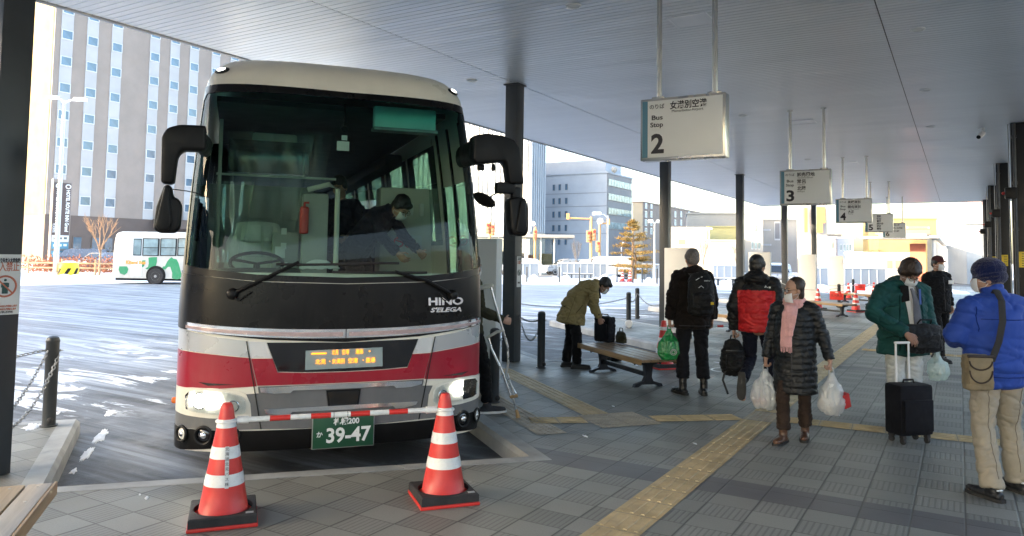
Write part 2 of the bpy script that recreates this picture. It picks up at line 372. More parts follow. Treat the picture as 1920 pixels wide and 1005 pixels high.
# thin patches of trodden snow by the kerb and in the yard
def blot(mb, c, r, h, sq, rot, seed, n=44):
    rr = random.Random(seed); ang = [2*math.pi*i/n for i in range(n)]; rad = [r*(.75 + .5*mnoise.noise(Vector((math.cos(a)*1.7 + seed, math.sin(a)*1.7, seed*.37))) + .32*mnoise.noise(Vector((math.cos(a)*5 + seed, math.sin(a)*5, 1.))) + .08*rr.random()) for a in ang]
    cr, sr = math.cos(rot), math.sin(rot); rs = []
    for k, zz in ((1., 0.), (.93, h*.7), (.6, h), (.15, h*1.05)):
        rs.append([(c[0] + (q*k*math.cos(a))*cr - q*k*sq*math.sin(a)*sr, c[1] + q*k*math.cos(a)*sr + q*k*sq*math.sin(a)*cr, c[2] + zz) for a, q in zip(ang, rad)])
    mb.rings(rs, cap0=False)
mb = MB()
for i, (px, py, r, sq, z) in enumerate([(208, 775, .20, .30, -.15), (190, 818, .40, .13, -.15), (163, 852, .30, .12, -.15), (138, 884, .10, .25, -.15), (60, 800, .17, .5, .0), (105, 775, .10, .4, .0), 
    (275, 934, .035, .4, .0), (262, 928, .02, .4, .0), (1150, 762, .03, .4, 0), (1097, 818, .05, .4, 0), (1303, 832, .03, .4, 0), (1571, 778, .03, .4, 0), (1848, 832, .03, .4, 0), (1190, 684, .12, .15, 0), (1345, 680, .14, .15, 0)]):
    blot(mb, G(px, py, z), r, (.006 if z > -.1 else .010), sq, 2.46, i + 1)
tag(mb.build('snow_patches', M['snow']), 'small white patches of trodden snow by the kerb and on the paving', 'snow', kind='stuff')
# white line marks left on the paving
mb = MB()
for (px, py, a0, a1, r) in ((1365, 694, .5, 4.6, .22),):
    c = G(px, py, .004); rs = []
    for i in range(19):
        a = a0 + (a1 - a0)*i/18; rs.append([(c.x + q*math.cos(a), c.y + q*math.sin(a), .004) for q in (r, r + .035)])
    mb.rings(rs, closed=False)
tag(mb.build('floor_marking', M['white'], smooth=0), kind='structure')
# ------------------------------------------------------------------ tactile paving
def tact(mb, a, c, w, kind='bar', z=.004):
    a, c = Vector((a[0], a[1])), Vector((c[0], c[1])); d = (c - a); L = d.length; d.normalize(); s = Vector((-d.y, d.x)); n = max(1, round(L/.3)); t = L/n
    for i in range(n):
        o = a + d*(i*t + .003); e = a + d*((i + 1)*t - .003)
        q = [o - s*w/2, o + s*w/2, e + s*w/2, e - s*w/2]; mb.add([(v.x, v.y, z) for v in q], [(0, 3, 2, 1)])
        if kind == 'bar':
            k = max(1, round(w/.075))
            for j in range(k):
                y = -w/2 + w*(j + .5)/k; h = .014
                bq = [o + d*.02 + s*(y - h), e - d*.02 + s*(y - h), e - d*.02 + s*(y + h), o + d*.02 + s*(y + h)]
                mid = sum(bq, Vector((0, 0)))/4
                tq = [mid + (v - mid)*.985 - s*((v - mid).dot(s)*.3) for v in bq]
                mb.add([(v.x, v.y, z) for v in bq] + [(v.x, v.y, z + .005) for v in tq], [(4, 5, 6, 7), (0, 1, 5, 4), (1, 2, 6, 5), (2, 3, 7, 6), (3, 0, 4, 7)])
        else:
            k = round(w/.06); m = max(1, round(t/.06))
            for j in range(k):
                for l in range(m):
                    cc = o + d*(t*(l + .5)/m) + s*(-w/2 + w*(j + .5)/k); r = .015
                    mb.rings([[(cc.x + rr*math.cos(2*math.pi*h/7), cc.y + rr*math.sin(2*math.pi*h/7), zz) for h in range(7)] for rr, zz in ((r, z), (r*.62, z + .005))], cap0=False)
mb = MB()
tact(mb, (-1.81, -6.), (-1.81, 7.95), .3); tact(mb, (-1.81, 8.45), (-1.81, 34.), .3)
tact(mb, (-5.78, 9.36), (-3.29, 7.27), .3)
tact(mb, (-3.74, 6.62), (-3.28, 6.98), .28); tact(mb, (-2.74, 7.42), (-2.02, 8.02), .28)
tact(mb, (-1.55, 8.19), (.85, 8.34), .3); tact(mb, (-1.6, 15.4), (.8, 15.5), .3)
tag(mb.build('tactile_strip', M['tactile'], smooth=0), kind='structure')
mb = MB()
e0 = Vector((-3.14, 6.97)); e1 = Vector((-2.84, 7.45)); dd = Vector((.62, .78))
for s_ in (-.15, .15): tact(mb, Vector((-3.22, 6.92)) + Vector((-dd.y, dd.x))*-s_, Vector((-2.80, 7.44)) + Vector((-dd.y, dd.x))*-s_, .3, 'dot')
tact(mb, (-1.96, 8.20), (-1.60, 8.20), .46, 'dot')
k0 = P[1] + nV*.52; tact(mb, k0 + bV*.62, k0 + bV*3.4, .3, 'dot')
tag(mb.build('tactile_dot_strip', M['tactile_dot'], smooth=0), kind='structure')
# ------------------------------------------------------------------ canopy
CZ = 4.38; X0, X1, Y0, Y1 = -8.68, 4.3, -6.5, 39.2
mb = MB(); pr = []
y = Y0
while y < Y1 - .01: pr += [(y, CZ + .022), (y + .006, CZ + .004), (y + .010, CZ), (y + .0925, CZ), (y + .0965, CZ + .004)]; y += .1
for xa, xb in ((X0 + .06, -6.007), (-5.993, -.727), (-.713, X1)):
    mb.rings([[(x, yy, zz) for yy, zz in pr] for x in (xa, xb)], closed=False)
canopy = mb.build('canopy', M['ceil'], smooth=0)
tag(canopy, 'long flat grey canopy with slatted soffit over the bus stops', 'canopy')
mb = MB(); mb.box(((X0 + X1)/2, (Y0 + Y1)/2, CZ + .20), (X1 - X0 - .10, Y1 - Y0 - .1, .34)); mb.build('roof_slab', M['ceil_trim'], canopy)
mb = MB()
for xa in (-6., -.72): mb.box((xa, (Y0 + Y1)/2, CZ + .013), (.012, Y1 - Y0, .014))
mb.build('soffit_seam', M['darksteel'], canopy)
mb = MB()
mb.box((X0 + .02, (Y0 + Y1)/2, CZ + .19), (.06, Y1 - Y0, .42), bev=.01)
for ya in (Y0, Y1): mb.box(((X0 + X1)/2 + .03, ya, CZ + .19), (X1 - X0 - .06, .06, .42), bev=.01)
mb.build('fascia', M['ceil_trim'], canopy)
for x, y in ((-2.6, 8.28), (-2.62, 15.5), (-2.62, 22.6)):
    m_ = MB(); 
    for sx_, sy_, w, h in ((0, -.22, .46, .02), (0, .22, .46, .02), (-.22, 0, .02, .42), (.22, 0, .02, .42)): m_.box((x + sx_, y + sy_, CZ - .004), (w, h, .012))
    m_.box((x, y, CZ - .002), (.42, .42, .006)); m_.build('access_hatch', M['ceil'], canopy)
proto = thing('downlight', 'small round downlight', 'downlight', (0, 0, CZ))
mb = MB(); mb.lathe([(.085, .0), (.085, -.012), (.07, -.016), (.062, -.006)], 24); mb.build('trim_ring', M['white'], proto)
mb = MB(); mb.lathe([(.06, -.004), (.05, .004), (.001, .006)], 24); mb.build('lamp_face', M['offwhite'], proto)
DL = [((-3.56, 7.17), 'round downlight in the soffit at the top edge, just left of the large numbered sign'), ((-.38, 9.83), 'largest round downlight in the dark soffit above the man with the rolling case'),
      ((-.42, 13.41), 'second round downlight beyond the largest one in the dark soffit'), ((-.46, 17.14), 'third round downlight in the dark soffit, near the security camera'), ((-6.49, 9.54), 'round downlight in the soffit between the coach roof and the near column'), ((-3.5, 14.3), 'round downlight in the soffit behind the first hanging sign'), ((-3.5, 21.4), 'farthest round downlight in the soffit behind the second hanging sign')]
for i, ((x, y), lb) in enumerate(DL):
    if i == 0: proto.location = (x, y, CZ); proto['label'] = lb; proto['group'] = 'downlights in the canopy soffit'
    else: dup(proto, (x, y, CZ), 0, lb, 'downlights in the canopy soffit')
# columns along the kerb
def column(x, y, w=.22):
    c = thing('canopy_column', 'x', 'column', (x, y, 0), 0, 'dark grey columns along the kerb')
    mb = MB(); mb.box((0, 0, CZ/2), (w, w, CZ - .004), bev=.012); mb.build('shaft', M['col'], c)
    mb = MB(); mb.box((0, 0, CZ - .01), (w + .05, w + .05, .018)); mb.build('collar', M['darksteel'], c)
    return c
c0 = column(-6.105, 2.80); c0['label'] = 'nearest dark grey canopy column with a no entry notice, beside the chained bollard'
cl = ['dark grey column rising just behind the coach mirror', 'dark grey column behind the first hanging sign', 'dark grey column behind the man in the red jacket', 'dark grey column under the left end of the second hanging sign', 'dark grey column under the right end of the second hanging sign, behind a board']
for k in range(5): dup(c0, (-6.06, 10.14 + 7.13*k, 0), 0, cl[k])
sp = thing('station_column', 'widest black station column, at the edge of the photo', 'column', (1.04, 17.5, 0), 0, 'black columns along the station side')
mb = MB(); mb.box((0, 0, CZ/2), (.30, .30, CZ - .004), bev=.012); mb.build('shaft', M['colblack'], sp)
mb = MB(); mb.tube([(-.10, -.20, 0), (-.10, -.20, CZ - .02)], .03); 
for z in (.5, 1.4, 2.3, 3.2, 4.1): mb.box((-.10, -.185, z), (.09, .06, .05))
mb.build('drain_pipe', M['darksteel'], sp)
mb = MB(); mb.tube([(-.19, -.10, 0), (-.19, -.10, CZ - .02)], .012); mb.build('conduit', M['steel'], sp)
mb = MB(); mb.box((-.17, -.20, 3.0), (.20, .16, .22), bev=.02); h = mb.build('junction_box', M['black'], sp)
mb = MB(); mb.ell((-.29, -.20, 3.0), (.035, .03, .03)); mb.build('red_lamp', M['red'], h)
mb = MB(); mb.box((-.01, -.1535, 1.72), (.17, .006, .30)); ys = mb.build('yellow_notice', M['yellow'], sp)
mb = MB()
for q in range(6): mb.box((.02, -.158, 1.83 - q*.045), (.08, .004, .012))
mb.build('notice_lines', M['ink'], ys)
sl = ['second black station column from the photo edge, with pipes and yellow notice', 'third black station column from the photo edge, narrower than the second', 'thinnest and farthest black station column, at the end of the row']
for k in range(3): dup(sp, (1.04, 24.4 + 7.*k, 0), 0, sl[k])
wl = thing('station_wall', 'pale station wall with dark windows behind the black columns', 'wall', (9.5, 14., 0)); mb = MB(); mb.box((0, 0, 2.1), (.2, 52., 4.2)); mb.build('wall_panel', M['whitewall0'], wl)
mb = MB()
for k in range(9): mb.box((-.115, -24 + k*6., 1.6), (.05, 2.4, 2.6), bev=.01)
mb.build('dark_window', M['gloss_black'], wl)
# security camera
sc_ = thing('security_camera', 'white bullet security camera under the soffit by the station columns', 'camera', (.42, 17.78, CZ))
mb = MB(); mb.cyl((0, 0, 0), (0, 0, -.05), .06); mb.tube([(0, 0, -.05), (0, -.02, -.10)], .025); mb.build('mount', M['white'], sc_)
mb = MB(); mb.sweep([(.03, .06, -.10), (-.05, -.14, -.20)], [.05, .05], capf=.2); mb.build('housing', M['white'], sc_)
mb = MB(); mb.sweep([(-.052, -.145, -.203), (-.056, -.155, -.207)], [.04, .038], capf=0); mb.build('lens', M['black'], sc_)
# ------------------------------------------------------------------ hanging signs
def hang_sign(y, num, rows, label, small=False):
    w, h, dp = .87, .635, .16; xc, zc = -2.36, 2.955
    o = thing('hanging_sign', label, 'sign', (xc, y + dp/2, CZ), 0, 'bus stop signs hanging from the canopy'); zb = zc - CZ
    mb = MB(); mb.box((0, 0, zb), (w, dp, h), bev=.012); mb.build('housing', M['steel'], o)
    yf = -dp/2
    mb = MB(); mb.box((0, yf - .003, zb), (w - .05, .010, h - .055), bev=.002); f = mb.build('face', M['signwhite'], o)
    mb = MB(); mb.box((-w/2 + .055, yf - .0095, zb), (.055, .005, h - .057)); mb.build('blue_band', M['signblue'], f)
    mb = MB()
    def T(s, fx, fy, size, width=None, m=0, bold=0.):
        mb.text(s, TM((-w/2 + fx*w, yf - .0095, zb + h/2 - fy*h), (1, 0, 0), (0, 0, 1)), size, .004, m, width, bold=bold)
    T('のりば', .207, .145, .055, .155); T('Bus', .21, .32, .066, .115, bold=.001); T('Stop', .205, .435, .066, .135, bold=.001); T(num, .215, .755, .27, .135, bold=.008)
    for s, r, fx, fy, size, wdt in rows:
        T(s, fx, fy, size, wdt, bold=.0015)
        if r: T(r, fx - .01, fy + .085, size*.42, wdt*.85, 1)
    mb.build('lettering', [M['ink'], M['inkgrey']], f, smooth=0)
    for fx in (.2, .86):
        mb = MB(); x = -w/2 + fx*w; mb.cyl((x, 0, zb + h/2), (x, 0, -.002), .027); mb.box((x, 0, zb + h/2 + .012), (.13, .09, .02), bev=.004); mb.lathe([(.05, -.02), (.05, -.002)], 16, c=(x, 0, 0)); mb.build('hanger_pole', M['steel'], o)
    for fx in (.27, .55, .83):
        pass
    return o
hang_sign(7.2, '2', [('女満別空港', 'Memanbetsu-Airport', .58, .15, .085, .375)], 'largest and nearest white hanging sign, numbered 2')
hang_sign(14.13, '3', [('卸売団地', 'Oroshiuridanchi', .52, .15, .08, .30), ('常呂', 'Tokoro', .435, .345, .08, .145), ('北陽', 'Hokuyo', .435, .54, .08, .145)], 'white hanging sign numbered 3, second in the row')
hang_sign(21.26, '4', [('美幌津別', 'Bihoro-Tsubetsu', .52, .15, .08, .30), ('開成津別', 'Kaisei-Tsubetsu', .52, .35, .08, .30), ('大正', 'Taisho', .43, .55, .08, .145)], 'white hanging sign numbered 4, third in the row')
R5 = [(s, None, .5 if len(s) < 3 else .54, .14 + .135*i, .07, .13 if len(s) < 3 else .2) for i, s in enumerate(('若松', '勝山', '置戸', '訓子府', '穂波', '豊地'))]
hang_sign(28.39, '5', R5, 'white hanging sign numbered 5 with six short rows, partly behind sign 4')
hang_sign(35.3, '6', [('小泉三輪', None, .58, .15, .075, .28), ('夕陽ヶ丘団地', None, .62, .36, .075, .42), ('東三輪', None, .58, .56, .075, .26)], 'smallest and farthest white hanging sign, numbered 6')
# ------------------------------------------------------------------ notices on columns
def notice(o, ex, w, h, label, near):
    t = thing('notice', label, 'notice', o); ex = Vector(ex).normalized(); ez = ex.cross(Vector((0, 0, 1)))
    mb = MB(); mb.prism([(-w/2, -h/2), (w/2, -h/2), (w/2, h/2), (-w/2, h/2)], (0, 0, 0), ex, (0, 0, 1), ez, .004); p = mb.build('sheet', M['offwhite'], t)
    o2 = ez*.006; k = w/.30
    mb = MB(); T = lambda s, y, sz, wd, m: mb.text(s, TM(Vector((0, 0, y*h)) + o2, ex, (0, 0, 1)), sz, .002, m, wd, bold=.001)
    if near:
        T('これより先立入大変危険', .395, .035, w*.90, 0); T('立入禁止', .285, .075, w*.88, 1)
        for q, ww in ((-.36, .85), (-.41, .8)): T('関係者以外の立入を禁止します', q, .016, w*ww, 1)
        T('北見市都市建設部', -.46, .016, w*.6, 0)
    else:
        T('これより先', .42, .05, w*.8, 0); T('立入禁止', .30, .06, w*.85, 1); T('歩行者', -.36, .03, w*.6, 0)
    mb.torus(Vector((0, 0, -.03*h)) + o2, ez, w*.36, w*.035, 32, 6, 1 if near else 0)
    d = (ex*.72 - Vector((0, 0, .72))); c0_ = Vector((0, 0, -.03*h)) + o2*1.1
    mb.tube([c0_ - d*(w*.34), c0_ + d*(w*.34)], w*.028, 6, 1 if near else 0)
    b = w
    mb.ell(Vector((0, 0, -.03*h + .22*b)) + o2, (.045*b,)*3, mat=2, nu=10, nv=8)
    for sx_, z0, z1, r in ((-.05, .02, -.26, .05), (.05, .02, -.26, .05), (-.10, .12, -.04, .03), (.10, .12, -.04, .03), (0, .13, .0, .085)):
        mb.sweep([Vector((0, 0, -.03*h + z0*b)) + ex*(sx_*b) + o2, Vector((0, 0, -.03*h + z1*b)) + ex*(sx_*b) + o2], [(r*b, .004)]*2, side=ex, n=8, capf=0, mat=2)
    mb.build('printing', [M['ink'], M['signred'], M['signgreen']], p, smooth=0)
notice((-5.994, 2.80, 1.385), (0, 1, 0), .205, .44, 'white no entry notice with a red ring on the nearest column', True)
notice((-6.06 + .111, 10.15, 1.40), (0, 1, 0), .12, .48, 'small white no entry notice on the column behind the coach mirror', False)
# ------------------------------------------------------------------ bollards and chains
def bollard_proto(loc, label):
    o = thing('bollard', label, 'bollard', loc, 0, 'black bollards along the kerb')
    mb = MB(); mb.lathe([(.075, .0), (.075, .012), (.057, .014), (.057, .775), (.060, .78), (.060, .795), (.056, .80), (.050, .82), (.03, .832), (.002, .835)], 24); mb.build('post', M['darksteel'], o)
    mb = MB()
    for a in (.8, 3.9): mb.ell((.06*math.cos(a), .06*math.sin(a), .70), (.014,)*3, nu=8, nv=6); mb.torus((.075*math.cos(a), .075*math.sin(a), .70), (0, 0, 1), .016, .004, 12, 6)
    mb.build('chain_eye', M['chain'], o)
    mb = MB(); mb.ell((.06, -.02, .06), (.03, .03, .03), nu=8, nv=6); mb.build('bolt_cap', M['rubber'], o)
    return o
BL = [((-7.32, 3.86), 'nearest black bollard, chained to the column at the edge of the photo'), ((-5.35, 9.82), 'black bollard right of the coach beside the stooping man'), ((-4.52, 7.2), 'black bollard beside the coach behind the crutch'),
      ((-6.74, 16.66), 'black bollard behind the stooping man with a white disc at its foot'), ((-7.48, 19.1), 'slightly farther black bollard just right of the one with the white disc'), ((-3.65, 28.4), 'far black bollard in front of the first pale board'), ((-4.16, 37.), 'smallest black bollard beyond the far pale boards'), ((-5.1, 24.6), 'thin black bollard between the two men seen from behind')]
b0 = bollard_proto((*BL[0][0], 0), BL[0][1])
for (x, y), lb in BL[1:]: dup(b0, (x, y, 0), 0, lb)
def chain(p0, p1, sag, label, L=.052):
    p0, p1 = Vector(p0), Vector(p1); n = max(6, int(((p1 - p0).length*(1 + 2.6*(sag/(p1 - p0).length)**2))/(L*.74))); mb = MB()
    pts = [p0.lerp(p1, i/n) - Vector((0, 0, sag*4*(i/n)*(1 - i/n))) for i in range(n + 1)]
    for i in range(n):
        c = (pts[i] + pts[i + 1])/2; t = (pts[i + 1] - pts[i]).normalized(); s = t.cross(Vector((0, 0, 1))).normalized(); u = s.cross(t)
        a = (s*.75 + u*.66).normalized() if i % 2 else (s*.66 - u*.75).normalized()
        w = t.cross(a); rs = []
        for k in range(11):
            q = 2*math.pi*k/10; d = t*(math.cos(q)*L*.46) + a*(math.sin(q)*L*.27); dn = d.normalized()
            rs.append([c + d + dn*(.0052*math.cos(2*math.pi*j/5)) + w*(.0052*math.sin(2*math.pi*j/5)) for j in range(5)])
        mb.rings(rs, cap0=False, cap1=False)
    o = mb.build('chain', M['chain']); tag(o, label, 'chain', 'chains between the bollards')
B = lambda i, dx=0, dy=0, z=.70: (BL[i][0][0] + dx, BL[i][0][1] + dy, z)
chain(B(0, .03, -.06), (-6.20, 2.83, .30), .10, 'grey chain dropping from the nearest bollard to the column')
chain(B(0, .06, .03, .66), (-6.19, 2.79, .31), .24, 'slack grey chain hanging lowest beside the nearest bollard')
chain(B(0, -.05, -.06), (-8.05, 2.3, .72), .10, 'grey chain running up behind the nearest column')
chain((-5.95, 10.2, .70), B(1, -.05, .03), .05, 'upper short chain between the column and the bollard right of the coach')
chain((-5.95, 10.2, .70), B(1, -.05, .03, .60), .28, 'lower slack chain between the column and the bollard right of the coach')
chain(B(3), B(4), .16, 'slack pale chain between the two bollards behind the stooping man')
chain(B(4), (-6.1, 17.3, .6), .2, 'pale chain running from the far bollard towards the tall man')
chain(B(3), (-9.2, 14.4, .7), .22, 'long thin chain behind the stooping man')
chain((-6.0, 30.0, .8), B(5), .18, 'far thin chain in front of the first pale board')
chain((-5., 33.5, .7), B(6), .15, 'far thin chain in front of the second pale board')
mb = MB(); mb.lathe([(.0, -.02), (.085, -.02), (.09, 0.), (.085, .02), (.03, .025), (0.001, .025)], 20, M=TM((-6.68, 16.52, .10), (1, .5, 0), (0, 0, 1)))
tag(mb.build('disc_marker', M['white']), 'small white disc at the foot of a bollard behind the stooping man', 'marker')
# ------------------------------------------------------------------ pale boards behind the stops
bd = thing('notice_board', 'pale board standing beside the coach behind the crutch', 'board', (-5.25, 7.95, 0), 0, 'pale upright boards at the stops')
mb = MB(); mb.box((0, 0, .98), (.62, .14, 1.76), bev=.012); mb.build('panel', M['offwhite'], bd)
mb = MB(); mb.box((0, 0, .05), (.5, .10, .1)); mb.build('plinth', M['darksteel'], bd)
for (x, y), lb in (((-5.02, 15.2), 'pale board right behind the tall man with the backpack'), ((-5.0, 22.4), 'pale board mostly hidden behind the man in the red jacket'), ((-4.92, 29.8), 'pale board behind the woman, under the second hanging sign'), ((-4.9, 37.4), 'smaller pale board right of the one behind the woman')): dup(bd, (x, y, 0), 0, lb)
# ------------------------------------------------------------------ benches
def bench(loc, rz, L, label, wds):
    o = thing('bench', label, 'bench', loc, rz, 'slatted benches on the platform'); hz, w = .365, .52
    for k in range(4):
        mb = MB(); y = -w/2 + w*(k + .5)/4; mb.box((0, y, hz), (L, w/4 - .012, .035), bev=.006)
        for sx_ in (-1, 1): mb.cyl((sx_*(L/2 - .06), y, hz + .016), (sx_*(L/2 - .06), y, hz + .0195), .008, n=10, mat=1); mb.cyl((sx_*(L/2 - .32), y, hz + .016), (sx_*(L/2 - .32), y, hz + .0195), .008, n=10, mat=1)
        mb.build('seat_slat', [M[wds[k % len(wds)]], M['steel']], o)
    mb = MB(); mb.box((0, -w/2 - .008, hz - .012), (L, .014, .07), bev=.003); mb.box((0, w/2 + .008, hz - .012), (L, .014, .07), bev=.003); mb.build('seat_edge', M['woodside'], o)
    for sx_ in (-1, 1):
        x = sx_*(L/2 - .3); mb = MB()
        mb.box((x, 0, hz - .035), (.06, w - .06, .035), bev=.008)
        pts = [(-.20, .315), (-.06, .27), (-.045, .12), (-.07, .07), (-.19, .035), (-.21, .0), (-.15, .0), (-.10, .03), (.10, .03), (.15, .0), (.21, .0), (.19, .035), (.07, .07), (.045, .12), (.06, .27), (.20, .315), (.20, .34), (-.20, .34)]
        mb.prism(pts, (x - .03, 0, 0), (0, 1, 0), (0, 0, 1), (1, 0, 0), .06)
        for sy_ in (-1, 1): mb.cyl((x, sy_*.18, .0), (x, sy_*.18, .02), .025, n=12); mb.tube([(x, sy_*.12, .33), (x, sy_*.19, .29), (x, sy_*.215, .33)], .014)
        mb.build('leg', M['castiron'], o)
    mb = MB(); mb.box((0, 0, .15), (L - .6, .035, .06), bev=.005); mb.build('stretcher', M['castiron'], o)
    return o
RZB = math.atan2(-.629, .777)
b1 = bench((-3.96, 9.63, 0), RZB, 1.86, 'long slatted bench with black iron legs beside the stooping man', ['wood'])
bench((-3.69, 1.50, 0), RZB, 1.86, 'nearest weathered bench at the bottom corner of the photo', ['woodlight', 'woodlight', 'woodfresh', 'woodlight'])
for (x, y), lb in (((-3.5, 24.4), 'far bench just behind the scarf woman'), ((-3.45, 31.8), 'farthest bench beyond the red cones'), ((-3.95, 16.9), 'bench glimpsed between the tall man and the red jacket')): dup(b1, (x, y, 0), RZB, lb)
# ------------------------------------------------------------------ traffic cones and bars
def cone(loc, rz, label, sticker=True):
    o = thing('traffic_cone', label, 'traffic cone', loc, rz, 'red traffic cones with white bands')
    prf = lambda z: .148 - (.148 - .036)*(z - .05)/.64
    mb = MB(); mb.lathe([(.168, .034), (.168, .05), (.150, .056)] + [(prf(z), z) for z in (.06, .2, .4, .62, .675)] + [(.034, .695), (.026, .708), (.002, .712)], 36); mb.build('cone_body', M['red'], o)
    for z0, z1 in ((.225, .295), (.385, .455), (.565, .615)):
        mb = MB(); mb.rings([[(( prf(z) + .0022)*math.cos(2*math.pi*j/36), (prf(z) + .0022)*math.sin(2*math.pi*j/36), z) for j in range(36)] for z in (z0, z1)], cap0=False, cap1=False); mb.build('white_band', M['reflect'], o)
    mb = MB(); mb.box((0, 0, .012), (.40, .40, .022), bev=.008); mb.build('base_plate', M['red'], o)
    mb = MB(); r0 = .172; s = .185
    for sg in (0,):
        n = 32; inner = [(r0*math.cos(2*math.pi*j/n), r0*math.sin(2*math.pi*j/n)) for j in range(n)]
        def sq(a, s): c, d = math.cos(a), math.sin(a); k = s/max(abs(c), abs(d)); return (c*k, d*k)
        outer = [sq(2*math.pi*j/n, s + .008) for j in range(n)]; outt = [sq(2*math.pi*j/n, s) for j in range(n)]
        mb.rings([[(*q, .024) for q in inner], [(*q, .024) for q in outer], [(*q, .070) for q in outer], [(*q, .078) for q in outt], [(*q, .078) for q in inner], [(*q, .024) for q in inner]], cap0=False, cap1=False)
    wgt = mb.build('rubber_weight', M['rubber'], o)
    mb = MB(); mb.box((.15, -.155, .0785), (.045, .028, .004)); mb.build('maker_tab', M['sticker'], wgt)
    if sticker:
        mb = MB(); a = -math.pi/2 + .12; rs = []
        for z in np.linspace(.22, .46, 7):
            rs.append([((prf(z) + .005)*math.cos(a + d/prf(z)), (prf(z) + .005)*math.sin(a + d/prf(z)), z) for d in (-.011, .011)])
        mb.rings(rs, closed=False)
        lab = mb.build('name_strip', M['offwhite'], o); mb = MB()
        for i, chs in enumerate('北海道北見バス株'):
            z = .445 - i*.029; q = Vector(((prf(z) + .0065)*math.cos(a), (prf(z) + .0065)*math.sin(a), z)); ex = Vector((-math.sin(a), math.cos(a), 0)); mb.text(chs, TM(q, ex, (0, 0, 1)), .024, .001)
        mb.build('lettering', M['inkgrey'], lab, smooth=0)
    return o
C1, C2 = (-3.93, 3.14), (-3.03, 4.20); rzc = math.atan2(.779, .627)
cone((*C1, 0), rzc, 'red and white cone in front of the coach\'s headlamp at the driver side')
cone((*C2, 0), rzc, 'red and white cone at the kerb side, right end of the striped bar', False)
fc = cone((-3.85, 10.92, 0), rzc, 'red and white cone behind the bench, beside the green bag', False)
CF = [(G(1534, 581), 'far cone close behind the scarf woman\'s shoulder'), (G(1605, 585), 'far cone standing alone in front of the others, right of the far bench'), (G(1591, 562), 'small far cone left of the red plate on the thin bar'), (G(1639, 559), 'small far cone right of the red plate on the thin bar')]
for g, lb in CF: dup(fc, (g.x, g.y, 0), rzc, lb)
def bar(p0, p1, z, label, r=.017, n=9, plate=False):
    p0, p1 = Vector((*p0[:2], z)), Vector((*p1[:2], z)); d = (p1 - p0).normalized(); L = (p1 - p0).length
    o = thing('striped_bar', label, 'barrier bar', p0, 0, 'red and white bars between the cones')
    mb = MB(); a, e = .13, L - .13; t = (e - a)/n
    for i in range(n):
        if i == n//2: mb.cyl(d*(a + i*t), d*(a + (i + 1)*t), r + .0015, n=14, mat=0); [mb.torus(d*(a + (i + q)*t), d, r + .001, .002, 16, 6, mat=2) for q in (.15, .85)]
        else: mb.cyl(d*(a + i*t), d*(a + (i + 1)*t), r, n=14, mat=1 if i % 2 == (1 if n % 4 == 1 else 0) else 0)
    for q in (0, 1): mb.cyl(d*(a if q else e), d*(a - .07 if q else e + .07), r + .006, n=14, mat=0)
    mb.build('pole', [M['reflect'], M['red'], M['ink']], o)
    for q in (0., L):
        mb = MB(); mb.torus(d*q, (0, 0, 1), .058, .009, 24, 8); mb.build('ring', M['white'], o)
    if plate:
        mb = MB(); c = d*(L*plate); mb.box((c.x, c.y, -.10), (.42, .02, .28), bev=.004); p = mb.build('plate', M['red'], o); mb = MB(); mb.text('立入禁止', TM((c.x, c.y - .012, -.10), (1, 0, 0), (0, 0, 1)), .08, .002, 0, .34); mb.build('lettering', M['ink'], p, smooth=0)
bar(C1, C2, .60, 'red and white striped bar across the front of the coach')
bar((CF[0][0].x, CF[0][0].y), (CF[1][0].x, CF[1][0].y), .60, 'far striped bar carrying a red plate, nearer of two', plate=.5)
bar((CF[2][0].x, CF[2][0].y), (CF[3][0].x, CF[3][0].y), .60, 'farthest striped bar carrying a small red plate', plate=.45)
bar((-3.85, 10.92), (-3.05, 12.0), .60, 'striped bar seen between the tall man and the red jacket')
# ------------------------------------------------------------------ the coach
M['busred'] = mat('coach_red', (.31, .003, .020), .30, 0, .06, 1.5, coat=.12)
M['buswhite'] = mat('coach_white', (.78, .755, .67), .34, 0, .07, 1.5, coat=.2)
M['bussilver'] = mat('coach_silver', (.50, .52, .54), .28, .35, .06, 1.5, coat=.4)
M['buscool'] = mat('coach_cool_white', (.66, .68, .70), .3, .1, .05, 1.5, coat=.2)
M['busgrey'] = mat('coach_grey', (.135, .14, .147), .4, .1, .12, 3.)
M['busblack'] = mat('coach_black', (.0045, .0045, .005), .30, 0, .25, 1.5, spec=.22)
M['chrome'] = mat('chrome_trim', (.78, .79, .80), .14, 1., .06, 4.)
M['seam'] = mat('panel_gap', (.008, .008, .008), .8, 0, 0)
M['lampglass'] = glass('lamp_cover', (.95, .97, .97), .02, 1.2)
M['windscreen'] = glass('tinted_windscreen', (.62, .76, .70), .015, .36)
_n = NT(M['windscreen']); _t0 = [q for q in _n.n if q.type == 'BSDF_TRANSPARENT'][0]
_n.l.new(_n.mix(_n.rng(_n.sep(_n.coord())[2], 2.72, 3.10, 0, 1, True), (.62, .76, .70, 1), (.18, .56, .50, 1)), _t0.inputs[0])
M['topshade'] = glass('shade_band', (.5, .9, .84), .02, .8)
M['sideglass'] = glass('coach_side_glass', (.50, .68, .60), .02, .8)
M['clear'] = glass('clear_plastic_sheet', (.93, .95, .94), .22, .55)
M['headlamp'] = mat('headlamp_glow', (.9, .9, .85), .3, 0, 0, emit=(1, .94, .80), estr=9.)
M['lamp_small'] = mat('roof_lamp_glow', (.9, .9, .85), .3, 0, 0, emit=(1, .97, .90), estr=2.2)
M['led'] = mat('led_amber', (.5, .2, .0), .5, 0, 0, emit=(1, .30, .01), estr=.42)
M['screen'] = mat('led_screen', (.28, .36, .38), .2, 0, .12, 6.)
M['amber'] = mat('amber_lens', (.75, .18, .03), .25, 0, .1, 9.)
